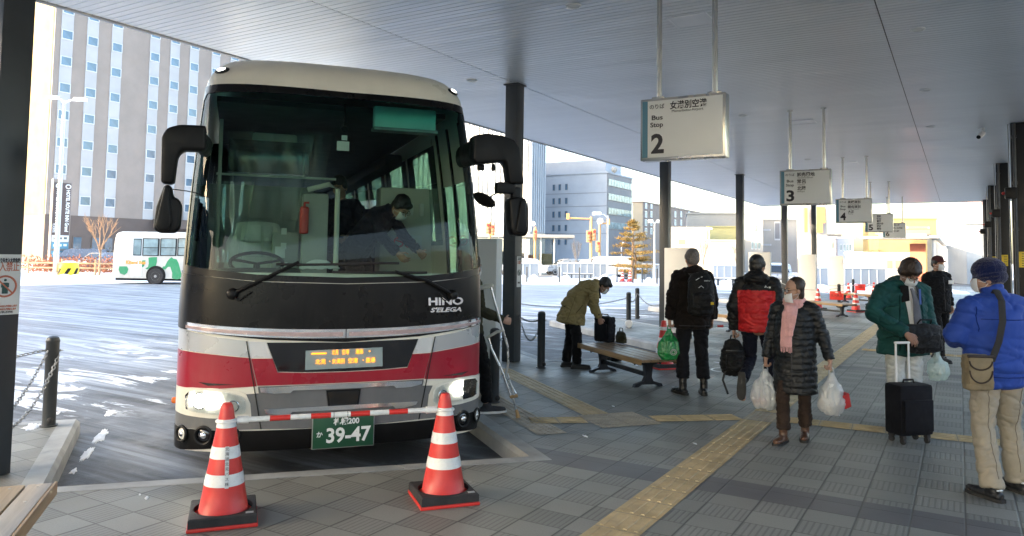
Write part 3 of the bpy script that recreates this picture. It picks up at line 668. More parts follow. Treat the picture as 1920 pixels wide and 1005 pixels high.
M['reflector'] = mat('lamp_reflector', (.76, .75, .70), .38, .0, .2, 22., .3, 30.)
M['rose'] = mat('clear_red_reflector', (.52, .40, .40), .2, .3, .15, 18., .3, 60.)
M['plate_green'] = mat('plate_green', (.006, .065, .03), .4, 0, .06, 6.)
M['cabin'] = mat('cabin_dark', (.035, .042, .042), .7, 0, .2, 3.)
M['cabingrey'] = mat('cabin_grey', (.36, .37, .34), .6, 0, .12, 3.)
M['cabinlight'] = mat('cabin_light_grey', (.62, .62, .56), .6, 0, .08, 3.)
M['seatcover'] = fabric('grey_seat_cover', (.70, .70, .67))
M['seatblue'] = fabric('dark_seat_cloth', (.03, .035, .07))
M['teal'] = mat('white_box_teal_tint', (.62, .88, .84), .4, 0, .06, 3.)  # white box; light tinted by the windscreen band is put into its colour
M['cloth_white'] = fabric('white_cloth', (.70, .74, .74))
M['paper'] = mat('paper_tag', (.75, .76, .74), .6, 0, .05, 9.)
M['rim'] = mat('steel_rim', (.30, .30, .30), .45, .6, .2, 8.)
for _k, _z, _a in (('busred', 1.2, .2), ('buswhite', 1.0, .4), ('bussilver', 1.3, .4), ('buscool', 1.3, .4), ('busgrey', .9, .6), ('busblack', 1.7, .12), ('chrome', .8, .3), ('reflector', .8, .15)): grime(M[_k], _z, _a)
BW_, BD_, BE_ = 1.245, .50, 2.8
_t = np.linspace(0, 1, 400); _a = np.pi/2*(1 - _t)
_u = BW_*np.cos(_a)**(2/BE_); _u[0] = 0; _v = BD_*(1 - np.sin(_a)**(2/BE_))
_s = np.concatenate([[0], np.cumsum(np.hypot(np.diff(_u), np.diff(_v)))]); SF = float(_s[-1])
def wz(z): return 1. if z < 1.25 else 1 - .085*((z - 1.25)/1.9)**1.5
def fz(z): return .05*((.45 - z)/.2)**2 if z < .45 else (0. if z < 1.25 else .085*(z - 1.25)**2)
def plan(a): return (float(np.interp(a, _s, _u)), float(np.interp(a, _s, _v))) if a <= SF else (BW_, BD_ + a - SF)
def bp(p, z, off=0.):
    a = abs(p); e = 2e-3; x, y = plan(a); x1, y1 = plan(a + e)
    if a > e: x0, y0 = plan(a - e)
    else: x0, y0 = -plan(e - a)[0], plan(e - a)[1]
    nx, ny = y1 - y0, -(x1 - x0); L = math.hypot(nx, ny); nx /= L; ny /= L
    x = x*wz(z) + nx*off; y = y + fz(z) + ny*off
    return Vector((x if p >= 0 else -x, y, z))
def patch(poly, off=.004, thick=.02, step=.06):
    mb = MB(); bm = bmesh.new(); bm.faces.new([bm.verts.new((q[0], q[1], 0)) for q in poly])
    lo = [min(q[i] for q in poly) for i in (0, 1)]; hi = [max(q[i] for q in poly) for i in (0, 1)]
    for ax in (0, 1):
        st = step if ax == 0 else step*2; c = math.ceil(lo[ax]/st)*st
        while c < hi[ax] - 1e-4:
            co = [0, 0, 0]; no = [0, 0, 0]; co[ax] = c; no[ax] = 1
            bmesh.ops.bisect_plane(bm, geom=bm.verts[:] + bm.edges[:] + bm.faces[:], plane_co=co, plane_no=no, dist=1e-6); c += st
    r = bmesh.ops.extrude_face_region(bm, geom=bm.faces[:])
    for w in r['geom']:
        if isinstance(w, bmesh.types.BMVert): w.co.z = 1.
    bm.verts.index_update()
    vs = [bp(w.co.x, w.co.y, off if w.co.z < .5 else off - thick) for w in bm.verts]
    mb.add(vs, [[w.index for w in f.verts] for f in bm.faces]); bm.free(); return mb
coach = thing('motor_coach', 'red, white and black motor coach parked nose-in behind two cones', 'coach', (-4.215, 4.475, -.15), math.atan2(.779, .627))
pp = lambda name, poly, m, off=.004, thick=.02, parent=coach: patch(poly, off, thick).build(name, m, parent, 40)
mir = lambda poly: [(-p, z) for p, z in poly][::-1]
# shell with openings for the glass
ps = sorted(set([round(x, 3) for x in np.arange(-1.5, 1.501, .1)] + [s_*q for s_ in (-1, 1) for q in (1.55, 1.7, 2.42, 2.6, 2.9, 3.65, 4.05, 4.35, 5.1, 5.55, 5.85, 6.6, 7.05, 7.35, 8.1, 8.55, 8.85, 9.6, 10.05, 10.35, 11.1, 12.)]))
zs = [.27, .45, .6, .95, 1.25, 1.5, 1.64, 1.95, 2.3, 2.5, 2.7, 2.95, 3.05, 3.14, 3.2]
def opening(p, z):
    if abs(p) < 1.42 and 1.63 < z < 3.14: return True
    if 1.55 < p < 2.42 and .6 < z < 2.5: return True
    if -2.42 < p < -1.70 and 1.5 < z < 3.05: return True
    if p > 0 and 1.95 < z < 2.95:
        for a in (2.6, 4.05, 5.55, 7.05, 8.55, 10.05):
            if a + .3 < p < a + 1.05: return True
    return False
mb = MB(); vi = {}; vs = []; fs = []
for i, p in enumerate(ps):
    for j, z in enumerate(zs): vi[i, j] = len(vs); vs.append(bp(p, z))
for i in range(len(ps) - 1):
    for j in range(len(zs) - 1):
        if not opening((ps[i] + ps[i + 1])/2, (zs[j] + zs[j + 1])/2): fs.append((vi[i, j], vi[i + 1, j], vi[i + 1, j + 1], vi[i, j + 1]))
yb = bp(12., 1.)[1]
for z0, z1 in ((.27, 2.1), (2.9, 3.2)): n0 = len(vs); vs += [(-1.245*wz(z0), yb, z0), (1.245*wz(z0), yb, z0), (1.245*wz(z1), yb, z1), (-1.245*wz(z1), yb, z1)]; fs.append((n0, n0 + 1, n0 + 2, n0 + 3))
mb.add(vs, fs); mb.build('body', M['buswhite'], coach, 40)
mb = MB(); rs = []; pr_ = [q for q in ps if abs(q) < 12.01]
for t in np.linspace(0, 1, 9):
    a = t*math.pi/2; ring = []
    for p in pr_:
        q = bp(p, 3.185); e = .27*(1 - math.cos(a))**.8; wf = max(0., 1 - max(q.y - .3, 0)/1.6)
        ring.append((q.x*(1 - e), q.y + .62*(1 - math.cos(a))*wf, 3.185 + .325*math.sin(a)))
    rs.append(ring)
mb.rings(rs, closed=False); top = rs[-1]; n = len(top); o_ = len(mb.v); mb.add(top, [(i, i + 1, n - 2 - i, n - 1 - i) for i in range(n//2 - 1)])
mb.build('roof', M['buswhite'], coach, 40)
# windscreen and its black surround
def strip(poly_in, poly_out, name, m, off=.006):
    mb = MB()
    for k in range(len(poly_in)):
        a, b_, c, d = poly_out[k], poly_out[(k + 1) % len(poly_in)], poly_in[(k + 1) % len(poly_in)], poly_in[k]
        q = patch([a, b_, c, d], off, .03); mb.add(q.v, q.f)
    return mb.build(name, m, coach, 40)
gin = [(-1.33, 1.69), (-.7, 1.625), (0, 1.605), (.7, 1.625), (1.33, 1.69), (1.37, 2.4), (1.36, 3.06), (1.30, 3.115), (0, 3.115), (-1.30, 3.115), (-1.36, 3.06), (-1.37, 2.4)]
gout = [(-1.44, 1.64), (-.7, 1.575), (0, 1.558), (.7, 1.575), (1.44, 1.64), (1.50, 2.4), (1.52, 3.10), (1.42, 3.19), (0, 3.17), (-1.42, 3.19), (-1.52, 3.10), (-1.50, 2.4)]
strip(gin, gout, 'windscreen_frame', M['busblack'])
mb = MB(); q = patch(gin, .001, .004, .08); vis = q
mb.add(q.v, q.f); ws = mb.build('windscreen', M['windscreen'], coach, 40)
# keep only the outer skin of the glass
bm = bmesh.new(); bm.from_mesh(ws.data); bm.faces.ensure_lookup_table()
pin = bmesh.ops.recalc_face_normals(bm, faces=bm.faces[:])
kill = [f for f in bm.faces if f.normal.y > .02 and abs(f.normal.x) < .99] 
bmesh.ops.delete(bm, geom=kill, context='FACES'); bm.to_mesh(ws.data); bm.free()
ptop = [(-1.36, 2.88), (0, 2.9), (1.36, 2.88), (1.36, 3.06), (1.30, 3.115), (0, 3.115), (-1.30, 3.115), (-1.36, 3.06)]
# front panels, top to bottom
pp('front_panel', [(-1.48, 1.645), (-.7, 1.570), (0, 1.553), (.7, 1.570), (1.48, 1.645), (1.50, 1.21), (1.25, 1.19), (.6, 1.125), (0, 1.095), (-.6, 1.125), (-1.25, 1.195), (-1.50, 1.21)], M['busblack'], .012)
for a, b_, nm in ((-1.235, -.003, 'light_strip'), (.003, 1.255, 'light_strip')):
    f0 = lambda p: 1.198 + .046*(abs(p)/1.25)**2*1.25; f1 = lambda p: 1.128 + .062*(abs(p)/1.25)**2*1.15
    xs = np.linspace(a, b_, 13)
    fr = pp(nm, [(x, f1(x)) for x in xs] + [(x, f0(x)) for x in xs[::-1]], M['chrome'], .026, .03)
    xi = np.linspace(a + .02, b_ - .02, 13)
    pp('reflector', [(x, f1(x) + .014) for x in xi] + [(x, f0(x) - .022) for x in xi[::-1]], M['rose'], .031, .02, fr)
for s_ in (1, -1):
    mm = (lambda q: q) if s_ > 0 else mir
    pp('silver_band', mm([(.745, 1.115), (.95, 1.14), (1.25, 1.19), (1.50, 1.205), (1.50, 1.035), (1.22, 1.033), (.98, 1.016), (.715, .99)]), M['bussilver'], .006)
    pp('red_corner', mm([(.712, .984), (.98, 1.010), (1.22, 1.027), (1.50, 1.03), (1.50, .745), (1.3, .752), (1.2, .752), (.98, .752), (.66, .77)]), M['busred'], .006)
    pp('white_line', mm([(.655, .764), (.98, .746), (1.50, .740), (1.50, .70), (1.0, .70), (.645, .722)]), M['buswhite'], .006)
    pp('grey_corner', mm([(.642, .716), (1.0, .694), (1.50, .694), (1.50, .445), (1.22, .445), (.60, .445)]), M['busgrey'], .006)
    pp('lower_bumper', mm([(.78, .44), (1.22, .44), (1.50, .44), (1.50, .27), (1.25, .27), (.95, .30), (.85, .36)]), M['black'], .008)
    pp('red_crease', mm([(.82, .785), (1.10, .80), (1.02, .775)]), M['seam'], .008, .004)
pp('silver_centre', [(-.735, 1.112), (-.60, 1.105), (-.555, .985), (-.708, .987)], M['buscool'], .006)
pp('silver_centre', [(.735, 1.112), (.60, 1.105), (.555, .985), (.708, .987)], M['buscool'], .006)
pp('red_centre', [(-.705, .981), (-.55, .979), (-.51, .872), (-.3, .862), (0, .858), (.3, .862), (.51, .872), (.55, .979), (.705, .981), (.653, .775), (.3, .775), (0, .775), (-.3, .775), (-.653, .775)], M['busred'], .010)
lp = pp('led_panel', [(-.595, 1.102), (-.3, 1.098), (0, 1.09), (.3, 1.098), (.595, 1.102), (.545, .975), (.505, .878), (.3, .868), (0, .864), (-.3, .868), (-.505, .878), (-.545, .975)], M['gloss_black'], .008)
sc = pp('led_screen', [(-.305, 1.035), (.295, 1.045), (.30, .893), (-.305, .885)], M['screen'], .013, .008, lp)
mb = MB(); q = bp(0, .96, .0135)
mb.box((-.205, q.y - .012, 1.012), (.115, .002, .010)); 
for s_, x, z, w in (('北見', -.08, 1.015, .05), ('空港', .0, 1.015, .055), ('連絡', .11, 1.015, .06), ('・', .19, 1.015, .014), ('北見', -.19, .945, .08), ('・女満別', -.07, .945, .12), ('空港', .06, .945, .075), ('・直通', .18, .945, .10)):
    mb.text(s_, TM((x, q.y - .010 + .02*x*x, z), (1, 0, 0), (0, 0, 1)), .042, .002, 0, w)
mb.build('led_text', M['led'], sc, smooth=0)
pp('grille', [(-.65, .768), (-.3, .768), (0, .768), (.3, .768), (.65, .768), (.60, .445), (.3, .435), (0, .43), (-.3, .435), (-.60, .445)], M['busgrey'], .006)
for z0, z1, w0, w1, dz in ((.716, .766, .63, .63, .0), (.552, .602, .595, .585, 0)):
    pr2 = [(-w0, z1 - .004), (-.3, z1), (0, z1 + .001), (.3, z1), (w0, z1 - .004), (w1 - .005, z0 + .02), (w1 - .10, z0), (.41, z0), (.39, z0 + .02), (0, z0 + .016), (-.39, z0 + .02), (-.41, z0), (-w1 + .10, z0), (-w1 + .005, z0 + .012)]
    pp('chrome_bar', pr2, M['chrome'], .035, .03)
cpan = pp('sensor_window', [(-.125, .712), (.115, .712), (.10, .604), (-.108, .604)], M['gloss_black'], .022, .02)
pp('sensor_recess', [(-.14, .722), (.13, .722), (.115, .594), (-.122, .594)], M['black'], .014, .01)
for s_ in (1, -1):
    mm = (lambda q: q) if s_ > 0 else mir
    pp('panel_gap', mm([(.742, 1.115), (.748, 1.115), (.62, .445), (.612, .445)]), M['seam'], .0115, .006)
    sur = pp('headlamp_surround', mm([(.735, .715), (.78, .735), (.95, .757), (1.15, .757), (1.36, .74), (1.36, .56), (1.2, .545), (1.0, .532), (.72, .528), (.69, .545), (.70, .64)]), M['buswhite'], .012)
    lens = mm([(.735, .665), (.76, .695), (.86, .728), (1.05, .740), (1.15, .735), (1.185, .70), (1.175, .60), (1.12, .582), (.95, .568), (.75, .568), (.728, .585)])
    hl = pp('headlight', lens, M['reflector'], .018, .01)
    pp('lamp_cover', lens, M['lampglass'], .040, .002, hl)
    mb = MB(); mb.torus(bp(s_*1.07, .662, .024), bp(s_*1.07, .662, 1) - bp(s_*1.07, .662, 0), .058, .008, 28, 8); mb.torus(bp(s_*.82, .625, .022), bp(s_*.82, .625, 1) - bp(s_*.82, .625, 0), .040, .007, 28, 8); mb.build('lamp_ring', M['chrome'], hl)
    el = [(s_*(1.035 + .125*math.cos(2*math.pi*k/20)), .668 + .05*math.sin(2*math.pi*k/20)) for k in range(20)]
    pp('lamp_bulb', el, M['headlamp'], .028, .006, hl)
    for p, r in ((1.235, .055), (1.04, .065), (.82, .05)):
        c = bp(s_*p, .40, .012); ax = (bp(s_*p, .40, 1) - bp(s_*p, .40, 0)); fg = MB(); fg.torus(c, ax, r, .012, 28, 8); f_ = fg.build('fog_lamp', M['black'], coach)
        fg = MB(); t_, s2, q2 = frame_of(ax); fg.ell(c - t_*.012, (r*.92, r*.92, .02), Matrix((s2, q2, t_)).transposed()); fg.build('lens', M['gloss_black'] if p == 1.04 else M['reflector'], f_)
        fg = MB(); fg.ell(c + t_*.004, (r*.42, r*.42, .012), Matrix((s2, q2, t_)).transposed()); fg.build('inner_bulb', M['chrome'], f_)
    def roof_pt(p, t):
        a_ = t*math.pi/2; q = bp(p, 3.185); e = .27*(1 - math.cos(a_))**.8; wf = max(0., 1 - max(q.y - .3, 0)/1.6)
        return Vector((q.x*(1 - e), q.y + .62*(1 - math.cos(a_))*wf, 3.185 + .325*math.sin(a_)))
    c = roof_pt(s_*1.19, .27); t1 = (roof_pt(s_*1.24, .27) - roof_pt(s_*1.14, .27)).normalized(); t2 = (roof_pt(s_*1.19, .32) - roof_pt(s_*1.19, .22)).normalized(); ax = t1.cross(t2)*s_; ax = ax if ax.y < 0 else -ax
    Rm = Matrix((t1, t2, ax.normalized())).transposed()
    rl = MB(); rl.ell(c, (.085, .042, .016), Rm); rl = rl.build('roof_lamp', M['black'], coach)
    mb = MB(); mb.ell(c + ax.normalized()*.008, (.052, .024, .013), Rm); mb.build('lamp_lens', M['lamp_small'], rl)
mb = MB(); mb.sweep([bp(-1.56, .60, 0), bp(-1.56, .60, .035)], [.028, .024], capf=.4); mb.build('side_marker', M['amber'], coach)
mb = MB(); mb.sweep([bp(1.56, .60, 0), bp(1.56, .60, .05)], [.035, .03], capf=.4); mb.build('side_marker', M['amber'], coach)
pp('under_bumper_void', [(-.90, .435), (-.3, .43), (0, .425), (.3, .43), (.90, .435), (.90, .27), (-.90, .27)], M['black'], .005)  # black sheet standing in for the shaded void beneath the bumper
# number plate
mb = MB(); mb.box((0, -.035, .398), (.47, .012, .235), bev=.004); pl = mb.build('number_plate', M['plate_green'], coach)
mb = MB(); mb.text('39-47', TM((.035, -.043, .37), (1, 0, 0), (0, 0, 1)), .155, .003, 0, .345, bold=.004); mb.text('札幌200', TM((.02, -.043, .478), (1, 0, 0), (0, 0, 1)), .06, .003, 0, .20, bold=.002); mb.text('か', TM((-.185, -.043, .385), (1, 0, 0), (0, 0, 1)), .05, .003, bold=.001); mb.build('plate_lettering', M['white'], pl, smooth=0)
mb = MB(); mb.box((0, -.028, .398), (.485, .01, .25), bev=.004); mb.box((0, -.0, .44), (.3, .05, .06)); mb.build('plate_holder', M['rim'], coach)
# badge
def surf_text(s, pc, z, size, width, m, nm, off=.016, shear=0., bold=.0):
    c = bp(pc, z, off); ex = bp(pc + .05, z, off) - bp(pc - .05, z, off); ez = bp(pc, z + .05, off) - bp(pc, z - .05, off)
    mb = MB(); mb.text(s, TM(c, ex, ez), size, .008, 0, width, shear=shear, bold=bold); return mb.build(nm, m, coach, 0)
surf_text('HINO', .835, 1.405, .085, .335, M['chrome'], 'badge', bold=.003)
surf_text("S'ELEGA", .835, 1.335, .05, .30, M['chrome'], 'model_badge', shear=.25, bold=.002)
# wipers
def wiper(p0, path, blade):
    w = MB(); w.sweep([bp(*p0, .01), bp(*p0, .055)], [.045, .04], capf=.5); w.tube([bp(*q, .05) for q in [p0] + path], .014); w.tube([bp(*p0, .05), bp(p0[0] + (.05 if p0[0] < 0 else -.05), p0[1] - .05, .05), bp(p0[0] + (.14 if p0[0] < 0 else -.14), p0[1] + .02, .045)], .007)
    a = w.build('wiper', M['black'], coach); w = MB(); w.tube([bp(*q, .028) for q in blade], .010); w.tube([bp(*q, .045) for q in blade[1:-1]], .008); w.build('blade', M['rubber'], a)
wiper((-.86, 1.475), [(-.62, 1.60), (-.38, 1.725)], [(x, 1.715 + .01*math.sin(x*4)) for x in np.linspace(-.55, .42, 9)])
wiper((.895, 1.46), [(.66, 1.58), (.38, 1.655)], [(x, 1.648 + .012*(x - .3)**2) for x in np.linspace(-.12, .66, 9)])
for x in (-.02, .07): pass
# mirrors
def slab(poly, y0, y1, bev=.025):
    bm = bmesh.new(); f = bm.faces.new([bm.verts.new((x, y0, z)) for x, z in poly]); r = bmesh.ops.extrude_face_region(bm, geom=[f])
    for w in r['geom']:
        if isinstance(w, bmesh.types.BMVert): w.co.y = y1
    bmesh.ops.recalc_face_normals(bm, faces=bm.faces[:]); bmesh.ops.bevel(bm, geom=bm.edges[:], offset=bev, segments=3, affect='EDGES', profile=.5, clamp_overlap=True); bm.verts.index_update()
    mb = MB(); mb.add([w.co.copy() for w in bm.verts], [[w.index for w in g.verts] for g in bm.faces]); bm.free(); return mb
mb = slab([(-1.08, 2.73), (-1.26, 2.725), (-1.345, 2.695), (-1.38, 2.63), (-1.372, 2.285), (-1.285, 2.285), (-1.268, 2.49), (-1.235, 2.535), (-1.08, 2.54)], -.17, -.02)
mb.sweep([(-1.13, -.08, 2.635), (-1.12, .2, 2.64), (-1.10, .44, 2.645)], [(.055, .092), (.055, .09), (.05, .085)], side=(1, 0, 0), n=14, capf=.2)
ml = mb.build('mirror_arm', M['black'], coach)
hd = slab([(-1.345, 2.275), (-1.30, 2.275), (-1.285, 2.19), (-1.245, 2.175), (-1.225, 2.13), (-1.232, 1.965), (-1.262, 1.928), (-1.372, 1.925), (-1.405, 1.955), (-1.392, 2.12)], -.20, -.05, .03).build('mirror_head', M['black'], ml)
slab([(-1.34, 2.26), (-1.31, 2.26), (-1.285, 2.0), (-1.30, 1.945), (-1.37, 1.945), (-1.39, 1.98)], -.225, -.19, .012).build('mirror_ridge', M['black'], hd)
mb = MB(); mb.tube([(-1.29, -.10, 2.25), (-1.20, .1, 2.255), (-1.13, .40, 2.255)], .004); mb.build('stay_wire', M['black'], ml)
mb = slab([(.99, 2.80), (1.10, 2.825), (1.25, 2.815), (1.35, 2.785), (1.40, 2.72), (1.445, 2.41), (1.315, 2.41), (1.288, 2.57), (1.26, 2.598), (1.02, 2.56), (.985, 2.60)], -.18, -.02)
mb.sweep([(1.06, -.08, 2.68), (1.06, .2, 2.69), (1.07, .48, 2.70)], [(.06, .11), (.06, .11), (.055, .10)], side=(1, 0, 0), n=14, capf=.2)
mr = mb.build('mirror_arm', M['black'], coach)
hd = slab([(1.30, 2.28), (1.37, 2.30), (1.455, 2.29), (1.482, 2.20), (1.485, 2.01), (1.46, 1.965), (1.35, 1.97), (1.325, 2.02)], -.20, -.05, .03).build('mirror_head', M['black'], mr)
slab([(1.40, 2.27), (1.44, 2.27), (1.455, 2.05), (1.42, 1.985), (1.355, 2.0)], -.225, -.19, .012).build('mirror_ridge', M['black'], hd)
mb = MB(); mb.box((1.29, -.10, 2.375), (.17, .10, .10), Matrix.Identity(4), bev=.03); mb.box((1.39, -.10, 2.32), (.08, .08, .14), bev=.02); mb.build('kerb_mirror', M['black'], mr)
mb = MB(); mb.tube([(1.24, -.10, 2.34), (1.18, -.12, 2.31), (1.12, -.13, 2.27)], .006); ax = Vector((.62, .3, 1.)).normalized(); t_, s2, q2 = frame_of(ax); mb.ell((1.10, -.13, 2.265), (.105, .105, .022), Matrix((s2, q2, t_)).transposed(), 20, 8); mb.build('round_mirror', M['black'], mr)
mb = MB(); mb.box((1.10, -.02, 2.55), (.06, .05, .05), bev=.012); mb.sweep([(1.20, -.06, 2.57), (1.20, -.06, 2.54)], [.016, .02]); mb.build('camera_pod', M['black'], mr)
# side and rear glass
for s_ in (1, -1):
    spans = [(2.6, 3.95), (4.05, 5.4), (5.55, 6.9), (7.05, 8.4), (8.55, 9.9), (10.05, 11.4)]
    for a, b_ in spans: q = patch([(s_*a, 1.90), (s_*b_, 1.90), (s_*b_, 3.0), (s_*a, 3.0)], .0, .001, .5); q.build('side_window', M['sideglass'], coach)
dr = patch([(1.55, .6), (2.42, .6), (2.42, 2.5), (1.55, 2.5)], .0, .001, .3).build('door', M['sideglass'], coach)
mb = MB()
for p in (1.56, 1.985, 2.41): q = patch([(p - .02, .45), (p + .02, .45), (p + .02, 3.08), (p - .02, 3.08)], .012, .03); mb.add(q.v, q.f)
mb.build('door_frame', M['busblack'], dr)
patch([(-2.42, 1.5), (-1.70, 1.5), (-1.70, 3.05), (-2.42, 3.05)], .0, .001, .3).build('driver_window', M['sideglass'], coach)
# wheels
for x in (-1.05, 1.05):
    for y in (2.3, 8.6):
        mb = MB(); mb.lathe([(.25, -.14), (.46, -.14), (.50, -.09), (.50, .09), (.46, .14), (.25, .14)], 32, M=TM((x, y, .50), (0, 1, 0), (0, 0, 1))); w_ = mb.build('wheel', M['rubber'], coach)
        mb = MB(); mb.lathe([(.001, -.06), (.10, -.08), (.24, -.10), (.26, -.145), (.26, .145), (.24, .10), (.10, .08), (.001, .06)], 28, M=TM((x, y, .50), (0, 1, 0), (0, 0, 1))); mb.build('rim', M['rim'], w_)
mb = MB(); mb.box((0, 6.2, .52), (2.3, 11., .30)); mb.build('chassis', M['cabin'], coach)
# cabin
mb = MB(); mb.box((0, 1.3, .82), (2.3, 1.7, .12)); mb.box((0, 7.2, 1.18), (2.36, 10.4, .12)); mb.build('floor', M['cabin'], coach)
mb = MB(); mb.box((0, 6.7, 3.16), (2.1, 11.4, .05)); mb.build('inner_ceiling', M['cabin'], coach)
mb = MB()
for s_ in (-1, 1): mb.box((s_*1.17, 7.4, 1.6), (.06, 9.6, .68)); mb.box((s_*1.05, 8.0, 3.02), (.26, 9.0, .16), bev=.06)
mb.build('inner_trim', M['cabin'], coach)
mb = MB(); mb.grid(lambda u, v: bp((u*2 - 1)*1.30, 1.5, -.06 - .0) + Vector((0, v*.52*(1 - .25*abs(u*2 - 1)), .07 + .06*math.sin(v*3.) - .1*v*v)), 16, 6); mb.build('dashboard', M['cabin'], coach)
mb = MB(); mb.box((-.66, .86, 1.56), (.75, .22, .20), bev=.06); mb.build('instrument_hood', M['cabin'], coach)
mb = MB(); ax = Vector((0, -.45, 1)); mb.torus((-.665, 1.0, 1.70), ax, .225, .016, 32, 8); mb.tube([(-.665, .95, 1.45), (-.665, 1.0, 1.69)], .03)
for a in (.3, 2.8, 4.7): t_, s2, q2 = frame_of(ax); mb.tube([Vector((-.665, 1., 1.695)), Vector((-.665, 1., 1.70)) + s2*.22*math.cos(a) + q2*.22*math.sin(a)], .012)
mb.build('steering_wheel', M['black'], coach)
mb = MB(); mb.sweep([(-.655, 1.52, 1.25), (-.655, 1.56, 1.55), (-.655, 1.60, 1.88), (-.655, 1.62, 2.07)], [(.30, .08), (.30, .09), (.285, .08), (.20, .055)], side=(1, 0, 0), n=20, capf=.5); mb.box((-.655, 1.28, 1.22), (.5, .5, .14), bev=.05); st = mb.build('driver_seat', M['seatcover'], coach)
mb = MB(); mb.sweep([(-.655, 1.50, 1.91), (-.655, 1.53, 2.05)], [(.15, .035), (.14, .035)], side=(1, 0, 0), n=16, capf=.5); mb.build('headrest', M['seatcover'], st)
mb = MB(); mb.box((-.6, 2.25, 1.95), (1.05, .05, 1.1)); mb.box((-.60, 2.21, 2.30), (.98, .03, .30), bev=.01); mb.build('driver_partition', M['cabingrey'], coach)
mb = MB(); mb.box((-.55, 2.02, 2.78), (.80, .06, .34), bev=.01); mb.build('route_display', M['gloss_black'], coach)
mb = MB(); mb.box((-.50, 2.08, 2.95), (.45, .10, .18), bev=.03); mb.build('pale_box', M['cabinlight'], coach)
mb = MB(); mb.tube([(-1.05, 1.75, 2.56), (.1, 1.75, 2.56)], .012); mb.tube([(-1.02, 1.75, 1.2), (-1.02, 1.75, 3.1)], .018); mb.tube([(.06, 1.25, 1.0), (.06, 1.25, 2.42), (-.02, 1.25, 2.46), (-.22, 1.25, 2.40)], .025); mb.build('handrail', M['cabinlight'], coach)
mb = MB(); mb.box((-.14, 1.38, 1.72), (.24, .26, 1.30), bev=.03); mb.box((-.40, 1.45, 1.62), (.24, .2, .75), bev=.02); fm = mb.build('fare_box', M['cabingrey'], coach)
mb = MB()
for x, z, w in ((-.42, 2.0, .05), (-.42, 1.86, .05), (-.45, 1.80, .09), (-.40, 1.68, .04)): mb.box((x, 1.345, z), (w, .006, w*1.2))
mb.build('button_label', M['paper'], fm)
mb = MB(); mb.sweep([(-.25, 1.20, 1.99), (-.25, 1.20, 2.22)], [.042, .042], capf=.4); mb.tube([(-.25, 1.20, 2.23), (-.25, 1.18, 2.27), (-.21, 1.18, 2.27)], .012); mb.build('fire_extinguisher', M['red'], coach)
mb = MB(); mb.box((.94, 2.3, 2.05), (.60, .30, .98), bev=.02); cb = mb.build('cabinet', M['cabinlight'], coach)
mb = MB()
for x in (.98, 1.10): mb.sweep([(x, 2.14, 2.24), (x, 2.14, 2.36)], [(.028, .012)]*2, side=(1, 0, 0), n=14, capf=1)
mb.build('cabinet_handle', M['white'], cb)
mb = MB(); mb.box((.94, 2.145, 1.88), (.34, .008, .26)); mb.build('notice_sheet', M['offwhite'], cb)
mb = MB(); mb.torus((.85, 2.138, 1.93), (0, 1, 0), .05, .012, 20, 6); mb.torus((.97, 2.138, 1.93), (0, 1, 0), .05, .012, 20, 6); mb.tube([(.80, 2.138, 1.96), (1.0, 2.138, 1.89)], .01); mb.build('notice_emblem', M['red'], cb)
mb = MB(); mb.box((.59, .74, 3.055), (.58, .10, .20), bev=.02); db = mb.build('destination_box', M['teal'], coach)
mb = MB(); mb.box((.59, .72, 2.94), (.60, .15, .03), bev=.008); mb.build('box_rail', M['rim'], db)
mb = MB(); mb.ell((.04, .72, 2.92), (.035, .035, .03)); mb.tube([(.04, .72, 2.95), (.04, .74, 3.15)], .008); hg = mb.build('hanging_mirror', M['black'], coach)
mb = MB(); mb.box((.04, .72, 2.84), (.05, .006, .045)); mb.box((.03, .72, 2.765), (.11, .006, .085)); mb.build('paper_tag', M['paper'], hg)
mb = MB(); mb.grid(lambda u, v: Vector((-.16 + (u - .5)*.34, .50 + v*.16, 1.665 + .07*math.sin(u*3.14)*math.sin(v*3.14) + .03*mnoise.noise(Vector((u*5, v*4, 1))))), 18, 10); mb.build('folded_cloth', M['cloth_white'], coach)
mb = MB(); mb.box((.0, .40, 1.60), (.62, .12, .05), bev=.01); mb.build('dash_tray', M['black'], coach)
rnd = random.Random(7)
for k, (x0, x1, z0, z1, y) in enumerate([(-.98, -.15, 1.75, 2.95, 1.46), (-.55, .02, 2.1, 2.98, 1.40), (-1.08, -.70, 1.7, 2.45, 1.3)]):
    mb = MB(); mb.grid(lambda u, v: Vector((x0 + (x1 - x0)*(u*(.55 + .45*v) + .2*(1 - v)), y + .06*mnoise.noise(Vector((u*4 + k, v*1.4, k))) + .008*mnoise.noise(Vector((u*11, v*3, k))), z0 + (z1 - z0)*v)), 36, 26); mb.build('plastic_curtain', M['clear'], coach)
seat = MB(); seat.sweep([(0, 0, 1.65), (0, .08, 2.05), (0, .14, 2.40)], [(.21, .08), (.21, .07), (.17, .05)], side=(1, 0, 0), n=14, capf=.5); seat.box((0, -.2, 1.6), (.42, .44, .14), bev=.05); sme = seat.mesh('passenger_seat', [M['seatblue']])
for k in range(6):
    for x in (-.95, -.5, .5, .95): o = link('passenger_seat', sme, coach); o.location = (x, 3.3 + k*.9, 0)
